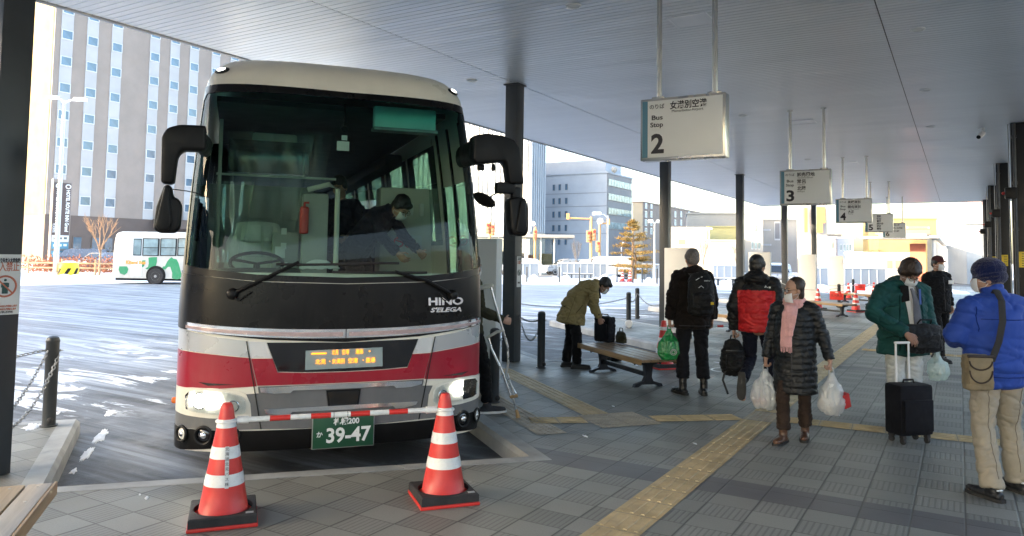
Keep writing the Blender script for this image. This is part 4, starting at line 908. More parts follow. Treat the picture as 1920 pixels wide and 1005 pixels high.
# ------------------------------------------------------------------ the town bus across the yard
M['busgreen'] = mat('town_bus_green', (.02, .26, .11), .4, 0, .08, 3.); M['orange_ink'] = mat('orange_letters', (.85, .36, .06), .4, 0, .05, 3.)
M['buscream'] = mat('town_bus_cream', (.52, .505, .47), .4, 0, .05, 1.)
grime(M['buscream'], 1.4, .5); grime(M['busgreen'], 1.4, .4)
axx = Vector((.8575, .5144, 0)); o0 = G(206, 531.5, -.15)
tb = thing('town_bus', 'white town bus with green map shapes standing across the yard', 'bus', o0, math.atan2(.5144, .8575))
Lb, Wb, Hb = 8.8, 2.3, 2.80
mb = MB(); prof = [(0, .32), (0, 1.4), (.10, 2.35), (.22, Hb - .12), (.40, Hb)]
def rr2(x0, x1, y0, y1, r, z, n=5): return [(cx + r*math.cos(a0 + math.pi/2*k/n), cy + r*math.sin(a0 + math.pi/2*k/n), z) for cx, cy, a0 in ((x1 - r, y1 - r, 0), (x0 + r, y1 - r, math.pi/2), (x0 + r, y0 + r, math.pi), (x1 - r, y0 + r, 1.5*math.pi)) for k in range(n + 1)]
mb.rings([rr2(.0 + d, Lb - d, 0 + i, Wb - i, .28, z) for d, i, z in ((.02, 0, .30), (0, 0, .6), (0, 0, 1.5), (.05, .01, 2.3), (.09, .03, 2.58), (.16, .09, 2.72), (.30, .25, Hb))])
mb.build('body', M['buscream'], tb, 50)
k_ = 40.6/1400.
def wpx(px, py): return (px - 206)*k_, (531.5 - py)*k_ + (px - 206)*.0148*k_
def quad(mb, pts, y, d=.01, m=0): mb.prism([wpx(*q) for q in pts], (0, y, 0), (1, 0, 0), (0, 0, 1), (0, 1, 0), d, m)
def winp(x0, x1, y0, y1, split=True):
    mb = MB(); a, b_ = wpx(x0, y1), wpx(x1, y0); cx, cz, w, h = (a[0] + b_[0])/2, (a[1] + b_[1])/2, b_[0] - a[0], b_[1] - a[1]
    mb.box((cx, -.012, cz), (w, .03, h), bev=.02); o = mb.build('window', M['black'], tb); mb = MB()
    if split:
        for q, hh in ((.72, .48), (.24, .40)): mb.box((cx, -.030, cz - h/2 + h*q), (w*.86, .004, h*hh))
    else: mb.box((cx, -.030, cz), (w*.86, .004, h*.9))
    mb.build('pane', M['townglass'], o)
M['townglass'] = mat('window_glass', (.20, .27, .29), .08, 0, .5, 1.2)
winp(246.5, 261.5, 449, 480, False)
for x0 in (263.5, 296, 328, 360, 392, 424): winp(x0, x0 + 30.5, 448.5, 480.5)
mb = MB(); quad(mb, [(243, 447), (264.5, 447), (263, 518), (243, 518)], -.006, .01); mb.build('door', M['offwhite'], tb)
mb = MB()
for pts in ([(244, 487), (246, 484), (249, 484), (251, 487), (255, 487), (258, 490), (265, 489), (270, 489), (268, 495), (268, 499), (265, 502), (262, 499), (257, 501), (255, 506), (252, 511), (251, 515), (247, 516), (244, 514), (245, 508), (243, 502), (247, 499), (249, 493), (245, 490)],
    [(275, 484), (281, 483), (291, 483), (291, 492), (289, 500), (277, 504), (274, 506), (270, 504), (275, 501), (276, 495)],
    [(303, 500), (306, 500), (310, 491), (314, 486), (318, 483), (321, 486), (327, 487), (331, 494), (336, 510), (338, 516), (335, 523), (328, 524), (320, 522), (320, 512), (316, 501), (312, 501), (307, 506), (302, 505), (301, 503)],
    [(222, 500), (236, 500), (239, 505), (237, 512), (232, 516), (224, 513), (221, 506)], [(350, 490), (362, 484), (372, 492), (376, 508), (366, 520), (354, 512)]): quad(mb, pts, -.005, .008)
mb.build('green_map', M['busgreen'], tb, 0)
mb = MB(); q = wpx(252, 493); mb.text('Kitami Bus', TM((q[0], -.014, q[1]), (1, 0, 0), (0, 0, 1)), .26, .01, 0, 1.05, bold=.01); mb.build('lettering', M['orange_ink'], tb, 0)
for px in (290, 475):
    q = wpx(px, 519.5); mb = MB(); mb.lathe([(.001, -.03), (.52, -.03), (.52, .02), (.001, .02)], 36, M=TM((q[0], 0, .46), (1, 0, 0), (0, 0, 1))); a = mb.build('wheel_arch', M['black'], tb)
    mb = MB(); mb.lathe([(.22, .06), (.40, .06), (.42, .02), (.42, -.2), (.2, -.2)], 36, M=TM((q[0], 0, .42), (1, 0, 0), (0, 0, 1))); w_ = mb.build('wheel', M['rubber'], tb)
    mb = MB(); mb.lathe([(.001, .07), (.07, .07), (.09, .03), (.18, .03), (.23, .062), (.22, 0.)], 28, M=TM((q[0], 0, .42), (1, 0, 0), (0, 0, 1))); mb.build('rim', M['rim'], w_)
mb = MB(); mb.box((4.4, 1.15, .28), (8.4, 2.0, .2)); mb.build('underbody', M['black'], tb)
# ------------------------------------------------------------------ buildings and trees round the yard
CYW, SYW = math.cos(YAW), math.sin(YAW)
def rf(r, f): return Vector((r*CYW - f*SYW, r*SYW + f*CYW, 0))          # metres right of / ahead of the camera
def onX(X, px): k = (px - CX)/F_PX; return (X*CYW + k*X*SYW)/(k*CYW - SYW)      # Y where a wall x = X shows at column px
def onY(Y, px): k = (px - CX)/F_PX; return (k*Y*CYW - Y*SYW)/(CYW + k*SYW)
def dep(p): return -p[0]*SYW + p[1]*CYW
def zat(py, px, d): return CAM_H + (479 + .0148*(px - CX) - py)*d/F_PX
def bmat(name, c, rough=.75, var=.08): return mat(name, c, rough, 0, var, .4, .15, 6.)
M['hot_brown'] = bmat('hotel_taupe_panel', (.235, .200, .180)); M['hot_light'] = bmat('hotel_pale_strip', (.35, .355, .37)); M['hot_base'] = bmat('hotel_base_brown', (.10, .078, .070)); M['hot_end'] = bmat('hotel_end_sun_yellow', (.17, .125, .055))
M['win_blue'] = mat('blue_window_glass', (.055, .105, .16), .06, 0, .35, .5, spec=.8); M['win_frame'] = mat('white_window_frame', (.46, .48, .50), .5, 0, .04, 2.)
M['greywall'] = bmat('pale_grey_wall', (.30, .335, .385)); M['greydark'] = bmat('grey_side_wall', (.17, .175, .19)); M['brownwall'] = bmat('brown_wall', (.19, .145, .12)); M['creamsun'] = bmat('cream_sunlit_wall', (.28, .25, .19))
M['whitewall'] = bmat('white_wall', (.27, .27, .26)); M['pinkwall'] = bmat('pinkish_wall', (.42, .32, .32)); M['yellowwall'] = bmat('yellow_wall', (.28, .21, .085)); M['greenwall'] = bmat('olive_wall', (.30, .30, .16)); M['orange'] = mat('orange_board', (.72, .30, .08), .6, 0, .1, 1.)
M['bluewall'] = bmat('pale_blue_wall', (.27, .31, .36)); M['sigpole'] = mat('signal_pole_ochre', (.42, .24, .10), .5, 0, .1, 2.); M['lampgrey'] = mat('lamp_post_grey', (.52, .52, .52), .45, .2, .1, 2.)
M['bark'] = mat('pale_bark', (.26, .17, .11), .8, 0, .25, 9., .5, 40.); M['twig'] = mat('bare_twig', (.33, .20, .115), .8, 0, .2, 9.)
M['twiggrey'] = mat('grey_twig', (.10, .09, .085), .8, 0, .2, 9.); M['gold'] = mat('straw_foliage_light', (.42, .27, .07), .7, 0, .3, 5.); M['gold2'] = mat('straw_foliage_dark', (.20, .125, .04), .7, 0, .3, 5.)
M['shrub'] = mat('rusty_shrub', (.26, .10, .055), .8, 0, .35, 6.); M['bush'] = mat('dark_bush', (.035, .045, .03), .8, 0, .3, 6.)
M['rail'] = mat('wooden_rail', (.40, .27, .15), .7, 0, .2, 4.)
def box3(mb, x0, x1, y0, y1, z0, z1, mt=0, bev=0): mb.box(((x0 + x1)/2, (y0 + y1)/2, (z0 + z1)/2), (x1 - x0, y1 - y0, z1 - z0), mat=mt, bev=bev)
def block(name, label, x0, x1, y0, y1, z1, m, cat='building', roof=None, z0=-.2):
    o = thing(name, label, cat, ((x0 + x1)/2, (y0 + y1)/2, 0)); cx, cy = (x0 + x1)/2, (y0 + y1)/2
    mb = MB(); box3(mb, x0 - cx, x1 - cx, y0 - cy, y1 - cy, z0, z1); mb.build('wall', m, o)
    mb = MB(); box3(mb, x0 - cx - .15, x1 - cx + .15, y0 - cy - .15, y1 - cy + .15, z1, z1 + .22); mb.build('roof', roof or m, o)
    o['_c'] = (cx, cy); return o
def win_proto(w, h, frame='win_frame', pane='win_blue', t=.11):
    mb = MB(); mb.box((0, 0, 0), (.10, w, h)); mb.box((.054, 0, 0), (.012, w - 2*t, h - 2*t), mat=1); return mb.mesh('window', [M[frame], M[pane]])
def win_at(o, me, x, y, z, rz=0.):
    w = link('window', me, o); cx, cy = o['_c']; w.location = (x - cx, y - cy, z); w.rotation_euler = (0, 0, rz); return w
# hotel
HX = -92.; ht = block('hotel', 'tall hotel with pale window strips between taupe panels, left of the coach', HX - 17, HX, 46.9, 92., 36.5, M['hot_brown'])
HC = ht['_c']; WY = [48.32, 51.4, 54.53, 59.75, 62.73, 65.74, 69.27, 72.53, 75.6, 80.7]; WZ = [7.57, 11.17, 14.4, 17.7, 20.98, 24.22, 27.44, 30.57, 33.8]
mb = MB()
for y in WY: box3(mb, HX - HC[0], HX - HC[0] + .06, y - .72 - HC[1], y + .72 - HC[1], 5.72, 36.5)
mb.build('pale_strip', M['hot_light'], ht)
mb = MB(); box3(mb, HX - HC[0], HX - HC[0] + .05, 46.86 - HC[1], 92 - HC[1], -.2, 5.715); box3(mb, -8.5, 8.49, 46.85 - HC[1], 46.9 - HC[1], -.2, 5.7); mb.build('base_wall', M['hot_base'], ht)
mb = MB(); box3(mb, -8.45, 8.3, 46.84 - HC[1], 46.895 - HC[1], 5.72, 36.4); mb.build('end_wall', M['hot_end'], ht)  # sunlit end of the hotel: the sun's yellow is put into the wall colour
me = win_proto(1.36, 1.2)
for y in WY[:8]:
    for z in WZ: win_at(ht, me, HX + .10, y, z)
me = win_proto(1.15, 2.9, 'hot_base', 'win_blue', .10)
for y in (50.7, 53.0, 54.6, 57.5, 58.8): win_at(ht, me, HX + .09, y, 1.75)
mb = MB(); box3(mb, HX - HC[0] + .05, HX - HC[0] + 2.2, 60.5 - HC[1], 66 - HC[1], 4.6, 5.8); mb.build('entrance_canopy', M['hot_base'], ht)
# sign tower of the hotel
q = at(111, 480, 61.); sg = thing('sign_tower', 'narrow brown hotel sign tower with white vertical letters behind the lamp post', 'sign', (q.x, q.y, 0), R(90)); sg.scale = (1.15, 1, 1)
M['signbrown'] = mat('sign_brown', (.075, .05, .05), .5, 0, .08, 2.)
mb = MB(); mb.box((0, .15, 3.6), (1.30, .3, 7.5)); mb.build('tower', M['hot_brown'], sg)
k = 61./1400; zt = zat(342, 111, 61); zb = zat(440, 111, 61)
mb = MB(); mb.box((0, -.015, (zt + zb)/2), (1.16, .03, zt - zb)); fp = mb.build('name_panel', M['signbrown'], sg)
mb = MB()
for x in (-.30, .38): mb.text('HOTEL ROUTE INN Grand', TM((x, -.034, (zt + zb)/2 - .15), (0, 0, -1), (1, 0, 0)), .36, .01, 0, (zt - zb)*.80, bold=.008); mb.torus((x, -.034, zt - .28), (0, 1, 0), .16, .04, 20, 6)
mb.text('北見駅前', TM((-.50, -.034, zb + .55), (0, 0, -1), (1, 0, 0)), .2, .01, 0, .75)
mb.build('lettering', M['white'], fp, 0)
for (y0, y1, mm) in ((441, 453, 'offwhite'), (454, 466, 'signblue'), (470, 481, 'signblue')):
    z0, z1 = zat(y1, 111, 61), zat(y0, 111, 61); mb = MB(); mb.box((0, -.015, (z0 + z1)/2), (1.16, .03, z1 - z0)); pn = mb.build('info_panel', M[mm], sg)
    mb = MB()
    for i, x in enumerate((-.35, .0, .35)): mb.box((x, -.034, (z0 + z1)/2 + .02*i), (.22, .008, (z1 - z0)*.34))
    mb.build('white_marks', M['white'] if mm != 'offwhite' else M['inkgrey'], pn, 0)
# white finned building, pavilion, grey office
wb = block('finned_building', 'tall white building with thin vertical fins behind the coach mirror', -75., -45., 79.3, 83.2, 19., M['whitewall'])
mb = MB(); c = wb['_c']; rnd = random.Random(3); x = -75.
while x < -45.2:
    w = rnd.choice((.5, .7, .9)); box3(mb, x - c[0], x + w*.62 - c[0], 79.3 - .14 - c[1], 79.3 - c[1], 4.6, 19.); x += w
y = 79.4
while y < 83.: box3(mb, -45 - c[0], -45 + .12 - c[0], y - c[1], y + .3 - c[1], 4.6, 19.); y += .55
mb.build('fin', M['bluewall'], wb)
mb = MB()
for z in (8.2, 11.8, 15.4): box3(mb, -75 - c[0], -44.85 - c[0], 79.13 - c[1], 79.3 - c[1], z, z + .08)
mb.build('floor_line', M['greywall'], wb)
q = at(985, 480, 72.); pv = thing('glass_pavilion', 'low glass pavilion with a flat white roof right of the coach mirror', 'building', (q.x, q.y, -.15), YAW)
mb = MB(); mb.box((-.6, 2.5, 3.72), (10.6, 6., .30), bev=.05); mb.build('roof', M['whitewall'], pv)
mb = MB()
for x in (-5.3, -2.6, 0., 1.5, 2.8): mb.tube([(x, .3, 0), (x, .3, 3.6)], .06)
mb.build('post', M['white'], pv)
M['pavglass'] = glass('pavilion_glass', (.75, .80, .80), .05, 1.)
mb = MB(); mb.box((-1.2, .5, 1.8), (8.2, .04, 3.6)); mb.build('glazing', M['pavglass'], pv)
for x, z, w, h, mm in ((-.4, 1.1, .9, 1.9, 'pinkwall'), (.7, 1.0, .8, 1.8, 'signred'), (2., 1.3, 1.3, 1.5, 'yellowwall'), (-3, 1.2, 2., 2., 'greydark')): mb = MB(); mb.box((x, 1.2, z), (w, .5, h), bev=.03); mb.build('display', M[mm], pv)
GX, GY = -40.34, 91.8; gb = block('office_building', 'plain pale grey office block with small slot windows and a dark ribbon-window side', -60., GX, GY, 100.6, 12.9, M['greywall']); c = gb['_c']
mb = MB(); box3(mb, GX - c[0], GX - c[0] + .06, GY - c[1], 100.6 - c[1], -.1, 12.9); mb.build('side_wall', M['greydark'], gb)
d = dep((GX, GY)); mb = MB()
for py in (359.6, 385, 412, 437): z = zat(py, 1080, d); box3(mb, -60 - c[0], GX - c[0], GY - .03 - c[1], GY - c[1], z, z + .06)
mb.build('floor_joint', M['greydark'], gb)
me = win_proto(.34, .85, 'greydark', 'win_blue', .04)
for px in (1038.5, 1049.5, 1062.):
    for py in (346, 373, 399, 425.5, 452): win_at(gb, me, onY(GY, px), GY - .06, zat(py, px, d), -math.pi/2)
for py in (345.5, 372, 398, 424):
    z = zat(py, 1165, dep((GX, 96.))); mb = MB(); mb.box((0, 0, 0), (.08, 8.2, .95))
    for i in range(9): mb.box((.05, -3.7 + i*.92, 0), (.03, .80, .85), mat=1)
    w = mb.build('ribbon_window', [M['whitewall'], M['townglass']], gb); w.location = (GX + .1 - c[0], 96.2 - c[1], z)
mb = MB(); box3(mb, -58 - c[0], -41.3 - c[0], 93.6 - c[1], 99. - c[1], 13.1, 15.0); mb.build('penthouse', M['greywall'], gb)
q = at(1152, 318, 100.); mb = MB(); mb.ell((q.x - c[0], q.y - c[1], q.z), (.42,)*3); mb.tube([(q.x - c[0], q.y - c[1], 12.9), (q.x - c[0], q.y - c[1], q.z)], .12); mb.build('radome', M['whitewall'], gb)
# brown block
q = at(1205, 480, 130.); BX, BY = q.x, q.y; y1 = onX(BX, 1336); br = block('brown_building', 'brown block with small white square windows behind the gold tree', onY(BY, 1187), BX, BY, y1, zat(379, 1205, 130), M['brownwall']); c = br['_c']
mb = MB(); box3(mb, onY(BY, 1187) - c[0], BX - .01 - c[0], BY - .05 - c[1], BY - c[1], -.1, zat(379, 1205, 130)); mb.build('end_wall', M['creamsun'], br)  # sunlit end: its brightness is put into a paler wall colour
me = win_proto(1.0, 1.05, 'win_frame', 'win_frame', .2)
me2 = win_proto(1.0, 1.15, 'win_frame', 'townglass', .14)
for px in (1211, 1221, 1266, 1277, 1292, 1309):
    for py in (385.5, 401.5, 417, 433):
        Y = onX(BX, px); win_at(br, me if py < 390 else me2, BX + .06, Y, zat(py, px, dep((BX, Y))))
mb = MB(); box3(mb, BX - 9 - c[0], BX - 4 - c[0], BY + 1 - c[1], BY + 5 - c[1], zat(379, 1205, 130), zat(362, 1205, 130)); mb.build('penthouse', M['creamsun'], br)
# sunlit buildings on the far side, right of the yard
def front(name, label, px0, px1, py_top, depth, m, dpt=8., wins=(), cat='building', roof=None):
    a, b_ = at(px0, 480, depth), at(px1, 480, depth); ctr = (a + b_)/2; w = (b_ - a).length; z1 = zat(py_top, (px0 + px1)/2, depth)
    o = thing(name, label, cat, (ctr.x, ctr.y, 0), YAW*.6); mb = MB(); mb.box((0, dpt/2, z1/2 - .1), (w, dpt, z1 + .2)); mb.build('wall', m, o)
    mb = MB(); mb.box((0, dpt/2, z1 + .1), (w + .3, dpt + .3, .2)); mb.build('roof', roof or m, o)
    if not wins and w > 3:
        for j in range(int(z1/3.1)):
            for i in range(int(w/2.4)):
                mb = MB(); xc, zc = -w/2 + 1.2 + i*2.4, 1.7 + j*3.1; mb.box((xc, -.03, zc), (1.3, .08, 1.35)); mb.box((xc, -.075, zc), (1.1, .02, 1.15), mat=1); mb.build('window', [M['win_frame'], M['townglass']], o)
    for (x0, y0, x1, y1, mm) in wins:
        k = depth/F_PX; xc = ((x0 + x1)/2 - (px0 + px1)/2)*k; zc = zat((y0 + y1)/2, (x0 + x1)/2, depth); ww, hh = (x1 - x0)*k, (y1 - y0)*k
        mb = MB(); mb.box((xc, -.03, zc), (ww, .08, hh), mat=0); mb.box((xc, -.075, zc), (ww*.84, .02, hh*.84), mat=1); mb.build('window', [M['win_frame'], M[mm]], o)
    return o
front('white_shop', 'white building with a brown shutter window behind the tall man', 1240, 1325, 428, 96., M['whitewall'], 6., [(1271, 447, 1287, 459, 'brownwall')])
front('white_hall', 'white hall with a projecting upper storey behind the bare trees', 1290, 1400, 401, 112., M['whitewall'], 9.)
front('olive_building', 'olive-fronted building between the bare trees', 1328, 1390, 426, 104., M['greenwall'], 4.)
front('low_white_wall', 'low white house right of the tall man', 1326, 1388, 452, 92., M['whitewall'], 5., [(1338, 472, 1366, 500, 'greywall')])
front('narrow_building', 'pale narrow building with two rows of slim windows left of the red jacket', 1398, 1430, 402, 100., M['whitewall'], 8., [(x, y, x + 4, y + 15, 'townglass') for x in (1409, 1415, 1421) for y in (421, 452)])
front('broad_building', 'broad white building with faint signs behind the second hanging sign', 1426, 1500, 413, 110., M['whitewall'], 8., [(1431, 429, 1446, 432, 'greywall'), (1431, 457, 1447, 460, 'greywall'), (1453, 415, 1463, 450, 'greydark')])
front('far_white_block', 'far white block behind the pale boards', 1490, 1575, 440, 120., M['whitewall'], 8., [(1500, 485, 1508, 488, 'greywall')])
front('gabled_house', 'small grey and pink house left of the slim-windowed shed', 1541, 1566, 446, 100., M['pinkwall'], 6., [(1545, 452, 1552, 466, 'townglass'), (1556, 452, 1562, 466, 'townglass')], 'house', M['snow'])
front('shed', 'small pale building with four slim windows under the fourth hanging sign', 1572, 1600, 447, 98., M['greywall'], 6., [(x, 457, x + 3, 470, 'townglass') for x in (1576, 1582, 1587, 1592)], 'house', M['snow'])
front('long_shop', 'low white shop with brown doors behind the far snow wall', 1612, 1702, 476, 82., M['whitewall'], 6., [(1661, 486, 1673, 505, 'brownwall'), (1675, 486, 1687, 505, 'brownwall')], 'shop', M['snow'])
front('yellow_building', 'tall yellowish building behind the covered walkway', 1652, 1752, 411, 105., M['yellowwall'], 9., [(1700, 425, 1740, 428, 'brownwall')])
front('ochre_tower', 'thin ochre tower between the far white buildings', 1636, 1644, 440, 115., M['orange'], 3., (), 'tower')
front('pink_tower', 'tall pinkish wall standing between the walkway and the black columns', 1812, 1850, 381, 92., M['pinkwall'], 8.)
front('pale_container', 'pale blue flat-fronted hut beside the farthest black column', 1815, 1860, 420, 62., M['bluewall'], 6., (), 'hut')
bn = thing('orange_banner', 'pair of orange hanging banners behind the second sign\'s column', 'banner', at(1528, 412, 96.), YAW); k = 96./1400
for x0, x1, y0, y1 in ((1508, 1514, 390, 436), (1527, 1542, 388, 436), (1542, 1547, 388, 418)): mb = MB(); mb.box((((x0 + x1)/2 - 1528)*k, 0, (412 - (y0 + y1)/2)*k), ((x1 - x0)*k, .15, (y1 - y0)*k)); mb.build('board', M['orange'], bn)
mb = MB(); mb.box((0, 1., -2.5), (3.4, 1.2, 10.)); mb.build('mast_wall', M['whitewall'], bn)
# covered walkway with louvres
q = at(1749, 480, 45.); X_ = q.x; cw = thing('covered_walkway', 'dark covered walkway with a long row of upright louvres beyond the platform', 'walkway', (X_, q.y, 0))
mb = MB()
for i in range(60): mb.box((0, i*.42, 1.55), (.30, .05, 2.9))
mb.build('louvre', M['lampgrey'], cw)
mb = MB(); mb.box((.1, 12.5, 3.15), (.5, 26., .16)); mb.box((-1.9, 1.2, 3.12), (4.2, 3., .12)); mb.build('roof', M['ceil_trim'], cw)
mb = MB(); mb.box((-1.6, .2, 3.42), (3.0, .5, .34), bev=.03); mb.build('dark_beam', M['brownwall'], cw)
mb = MB(); mb.box((-1.6, -.1, 3.24), (2.6, .1, .18)); mb.build('blue_fascia', M['signblue'], cw)
mb = MB(); mb.box((-.15, -.1, 1.6), (.26, .26, 3.4)); mb.build('post', M['col'], cw)
mb = MB(); mb.box((-.9, 2.4, 1.5), (.9, .1, 2.6)); mb.build('red_panel', M['signred'], cw)
q = at(1796, 480, 80.); c2_ = thing('far_gateway', 'flat grey canopy on posts at the far end of the walkway', 'canopy', (q.x, q.y, 0)); mb = MB(); mb.box((0, 1, zat(463, 1796, 80)), (2.7, 4., .45)); mb.build('roof', M['ceil_trim'], c2_)
mb = MB(); mb.box((.2, 0, 1.3), (.5, .5, 2.6)); mb.box((1.25, 0, 1.3), (.1, .1, 2.6)); mb.build('post', M['brownwall'], c2_)
# ------------------------------------------------------------------ snow banks and low walls
def bank(pts, w, h, seed, label):
    mb = MB(); P_ = [Vector(p) for p in pts]; rs = []; n = 46
    for i in range(n + 1):
        t = i/n*(len(P_) - 1); k = min(int(t), len(P_) - 2); c = P_[k].lerp(P_[k + 1], t - k); d = (P_[k + 1] - P_[k]).normalized(); s = Vector((-d.y, d.x, 0)); e = min(1., min(i, n - i)/3)
        hh = h*(.45 + .75*abs(mnoise.noise(Vector((i*.33, seed, 0)))) + .25*mnoise.noise(Vector((i*1.1, seed, 3)))) * e
        rs.append([(c.x + s.x*w*u*(1 + .2*mnoise.noise(Vector((i*.5, u, seed)))), c.y + s.y*w*u, -.17 + max(hh*(1 - abs(u)**1.7) + .10*mnoise.noise(Vector((i*.9, u*3, seed)))*(1 - abs(u)), 0)) for u in np.linspace(-1, 1, 11)])
    mb.rings(rs, closed=False); return tag(mb.build('snow_bank', M['snow'], smooth=60), label, 'snow bank', 'snow banks round the yard')
g = lambda px, py: Vector(G(px, py, -.15))
bank([rf(-40, 42.5), rf(-34, 43.), rf(-28, 43.8), rf(-22, 44.5)], 2.0, .55, 1, 'sunlit snow bank under the lamp post across the yard, left of the coach')
bank([rf(-2.5, 49), rf(3, 50.), rf(8.2, 51)], 2.4, .75, 2, 'snow bank with a dark bench on it, right of the coach mirror')
bank([rf(8, 51), rf(12, 50), rf(16, 49.5)], 2.3, .7, 5, 'snow bank with red cones under the gold tree')
bank([rf(13.5, 47), rf(17, 44.5), rf(21, 42.), rf(25, 40)], 2.6, .6, 7, 'wide low snow bank behind the pale boards')
def lowwall(px0, px1, py0, py1, d, label):
    a, b_ = at(px0, 480, d), at(px1, 480, d); c = (a + b_)/2; w = (b_ - a).length; z0, z1 = zat(py1, (px0 + px1)/2, d), zat(py0, (px0 + px1)/2, d)
    o = thing('low_wall', label, 'wall', (c.x, c.y, 0), YAW, 'low pale walls behind the snow'); mb = MB(); mb.box((0, .1, (z1 - .3)/2), (w, .18, z1 + .3)); mb.build('wall_panel', M['bluewall'], o); mb = MB()
    for i in range(int(w/.5)): mb.box((-w/2 + .25 + i*.5, .0, z1/2), (.05, .05, max(z1 - .1, .2)))
    mb.build('rib', M['offwhite'], o); mb = MB(); mb.box((0, .1, z1 + .03), (w + .05, .3, .10), bev=.03); mb.build('snow_cap', M['snow'], o)
lowwall(975, 1010, 494, 515, 55., 'short pale wall nearest the coach mirror'); lowwall(1046, 1140, 494, 508, 57., 'ribbed pale wall behind the snowy bench'); lowwall(1205, 1246, 496, 512, 57., 'pale wall just left of the tall man\'s column'); lowwall(1338, 1392, 498, 515, 52., 'pale wall between the tall man and the red jacket'); lowwall(1530, 1660, 503, 522, 46., 'longest pale ribbed wall behind the far pale boards')
q = at(1084, 506, 50.); q.z = .05; sb = thing('snowy_bench', 'dark bench capped with snow on the far snow bank', 'bench', q, YAW); mb = MB(); mb.box((0, 0, .42), (2.0, .4, .05)); mb.build('seat', M['darksteel'], sb); mb = MB(); mb.box((0, 0, .47), (1.96, .38, .05), bev=.02); mb.build('snow_cap', M['snow'], sb)
for x in (-.85, -.45, .45, .85): mb = MB(); mb.box((x, 0, .2), (.05, .35, .4)); mb.build('leg', M['darksteel'], sb)
q = at(1360, 508, 46.); q.z = 0; s2b = dup(sb, q, YAW, 'pale bench on the snow right of the tall man')
fb = thing('garden_bollard', 'x', 'bollard', (0, 0, 0), 0, 'thin dark posts in the far snow'); mb = MB(); mb.lathe([(.05, 0), (.05, .95), (.04, .97), (.001, .98)], 12); mb.build('post', M['darksteel'], fb)
for i, (px, d) in enumerate([(988, 47.), (1049, 48.), (1087, 47.5), (1204, 49.), (1187, 48.5), (1232, 47.), (1157, 49.)]):
    q = at(px, 500, d); lb = ['thin dark post in the snow right of the coach mirror', 'thin dark post left of the snowy bench', 'thin dark post in front of the snowy bench', 'thin dark post below the gold tree, right one of a pair', 'thin dark post below the gold tree, left one of a pair', 'thin dark post beside the white double-headed lamp', 'thin dark post left of the gold tree'][i]
    if i == 0: fb.location = (q.x, q.y, 0); fb['label'] = lb
    else: dup(fb, (q.x, q.y, 0), 0, lb)
for px, py, lb in ((1167, 508, 'tiny red cone in the snow, left of the gold tree trunk'), (1181, 510, 'tiny red cone in the snow, under the gold tree')): q = at(px, py, 47.5); dup(fc, (q.x, q.y, .1), .5, lb)
# ------------------------------------------------------------------ lamp posts, signals
def lamppost(loc, h, label, r=.09, heads=((-.7, 0), (.7, 0)), m='lampgrey', tilt=0.):
    o = thing('lamp_post', label, 'lamp post', loc, YAW); mb = MB(); mb.sweep([(0, 0, 0), (0, 0, h*.3), (0, 0, h)], [r*1.25, r, r*.7], n=12, capf=0); mb.box((0, 0, .15), (r*4, r*4, .3), bev=.03); mb.build('pole', M[m], o)
    for x, z in heads: mb = MB(); mb.tube([(0, 0, h - .15), (x*.5, 0, h + z*.5 + .03), (x, 0, h + z)], r*.45); mb.box((x*1.35, -.05, h + z + .05), (abs(x)*.8 + .15, .34, .22), bev=.06); mb.build('lamp_head', M['white'], o)
    return o
q = G(104, 520, -.1); lamppost(q, 11.0, 'tall sunlit lamp post with twin floodlights in front of the hotel', .13, ((-.45, .15), (.75, .05)))
q = at(1139, 512, 49.); lamppost((q.x, q.y, 0), 4.4, 'pinkish lamp post with one side arm left of the gold tree', .07, ((-.55, .05),))
q = at(1227, 508, 49.); lamppost((q.x, q.y, 0), 4.0, 'white lamp post with a short double head right of the gold tree', .07, ((-.2, 0), (.2, 0)))
q = at(1330, 480, 80.); lamppost((q.x, q.y, 0), 4.8, 'thin white lamp post in front of the brown building', .06, ((-.12, 0), (.12, 0)))
q = at(1165, 480, 75.); lamppost((q.x, q.y, 0), 3.0, 'short pale pole between the signals and the gold tree', .05, ((.1, 0),))
def signal(px, d, ytop, label, arm=None, heads=(), disc=None):
    q = at(px, 480, d); o = thing('traffic_signal', label, 'traffic signal', (q.x, q.y, 0), YAW); k = d/F_PX; h = zat(ytop, px, d)
    mb = MB(); mb.tube([(0, 0, 0), (0, 0, h)], .11)
    if arm: mb.tube([(0, 0, zat(arm[1], px, d)), ((arm[0] - px)*k, 0, zat(arm[1], px, d) + .05)], .07); mb.box(((arm[0] - px)*k, 0, zat(arm[1] - 4, px, d)), (.25, .2, .5))
    mb.build('pole', M['sigpole'], o)
    for x, y in heads:
        z = zat(y, px, d); X = (x - px)*k; mb = MB(); mb.box((X, -.1, z), (.36, .25, .95), bev=.04); hd = mb.build('signal_head', M['sigpole'], o)
        for i, mm in enumerate(('red', 'signred', 'signred')): mb = MB(); mb.sweep([(X, -.22, z + .28 - i*.28), (X, -.36, z + .29 - i*.28)], [.12, .12], n=14, capf=.1); mb.build('lens', M[mm], hd)
    if disc: mb = MB(); mb.sweep([((disc[0] - px)*k, -.2, zat(disc[1], px, d)), ((disc[0] - px)*k, -.12, zat(disc[1], px, d))], [disc[2]*k]*2, n=22, capf=0); mb.build('round_sign', M['white'], o)
    return o
signal(1108, 62., 406, 'ochre signal pole with a long arm in front of the grey office', (1064, 410), ((1103, 443), (1113, 440)), None)
signal(1124, 66., 418, 'ochre signal pole with a round white sign, right of the long-armed one', (1140, 419), ((1121, 462),), (1124, 414, 5.5))
signal(1003, 68., 425, 'signal pole with red lamps left of the grey office', None, ((1003, 440),), (998, 419, 4.5))
signal(918, 66., 415, 'red-lamped signal seen through the coach mirror bracket', None, ((914, 428), (923, 431)), None)
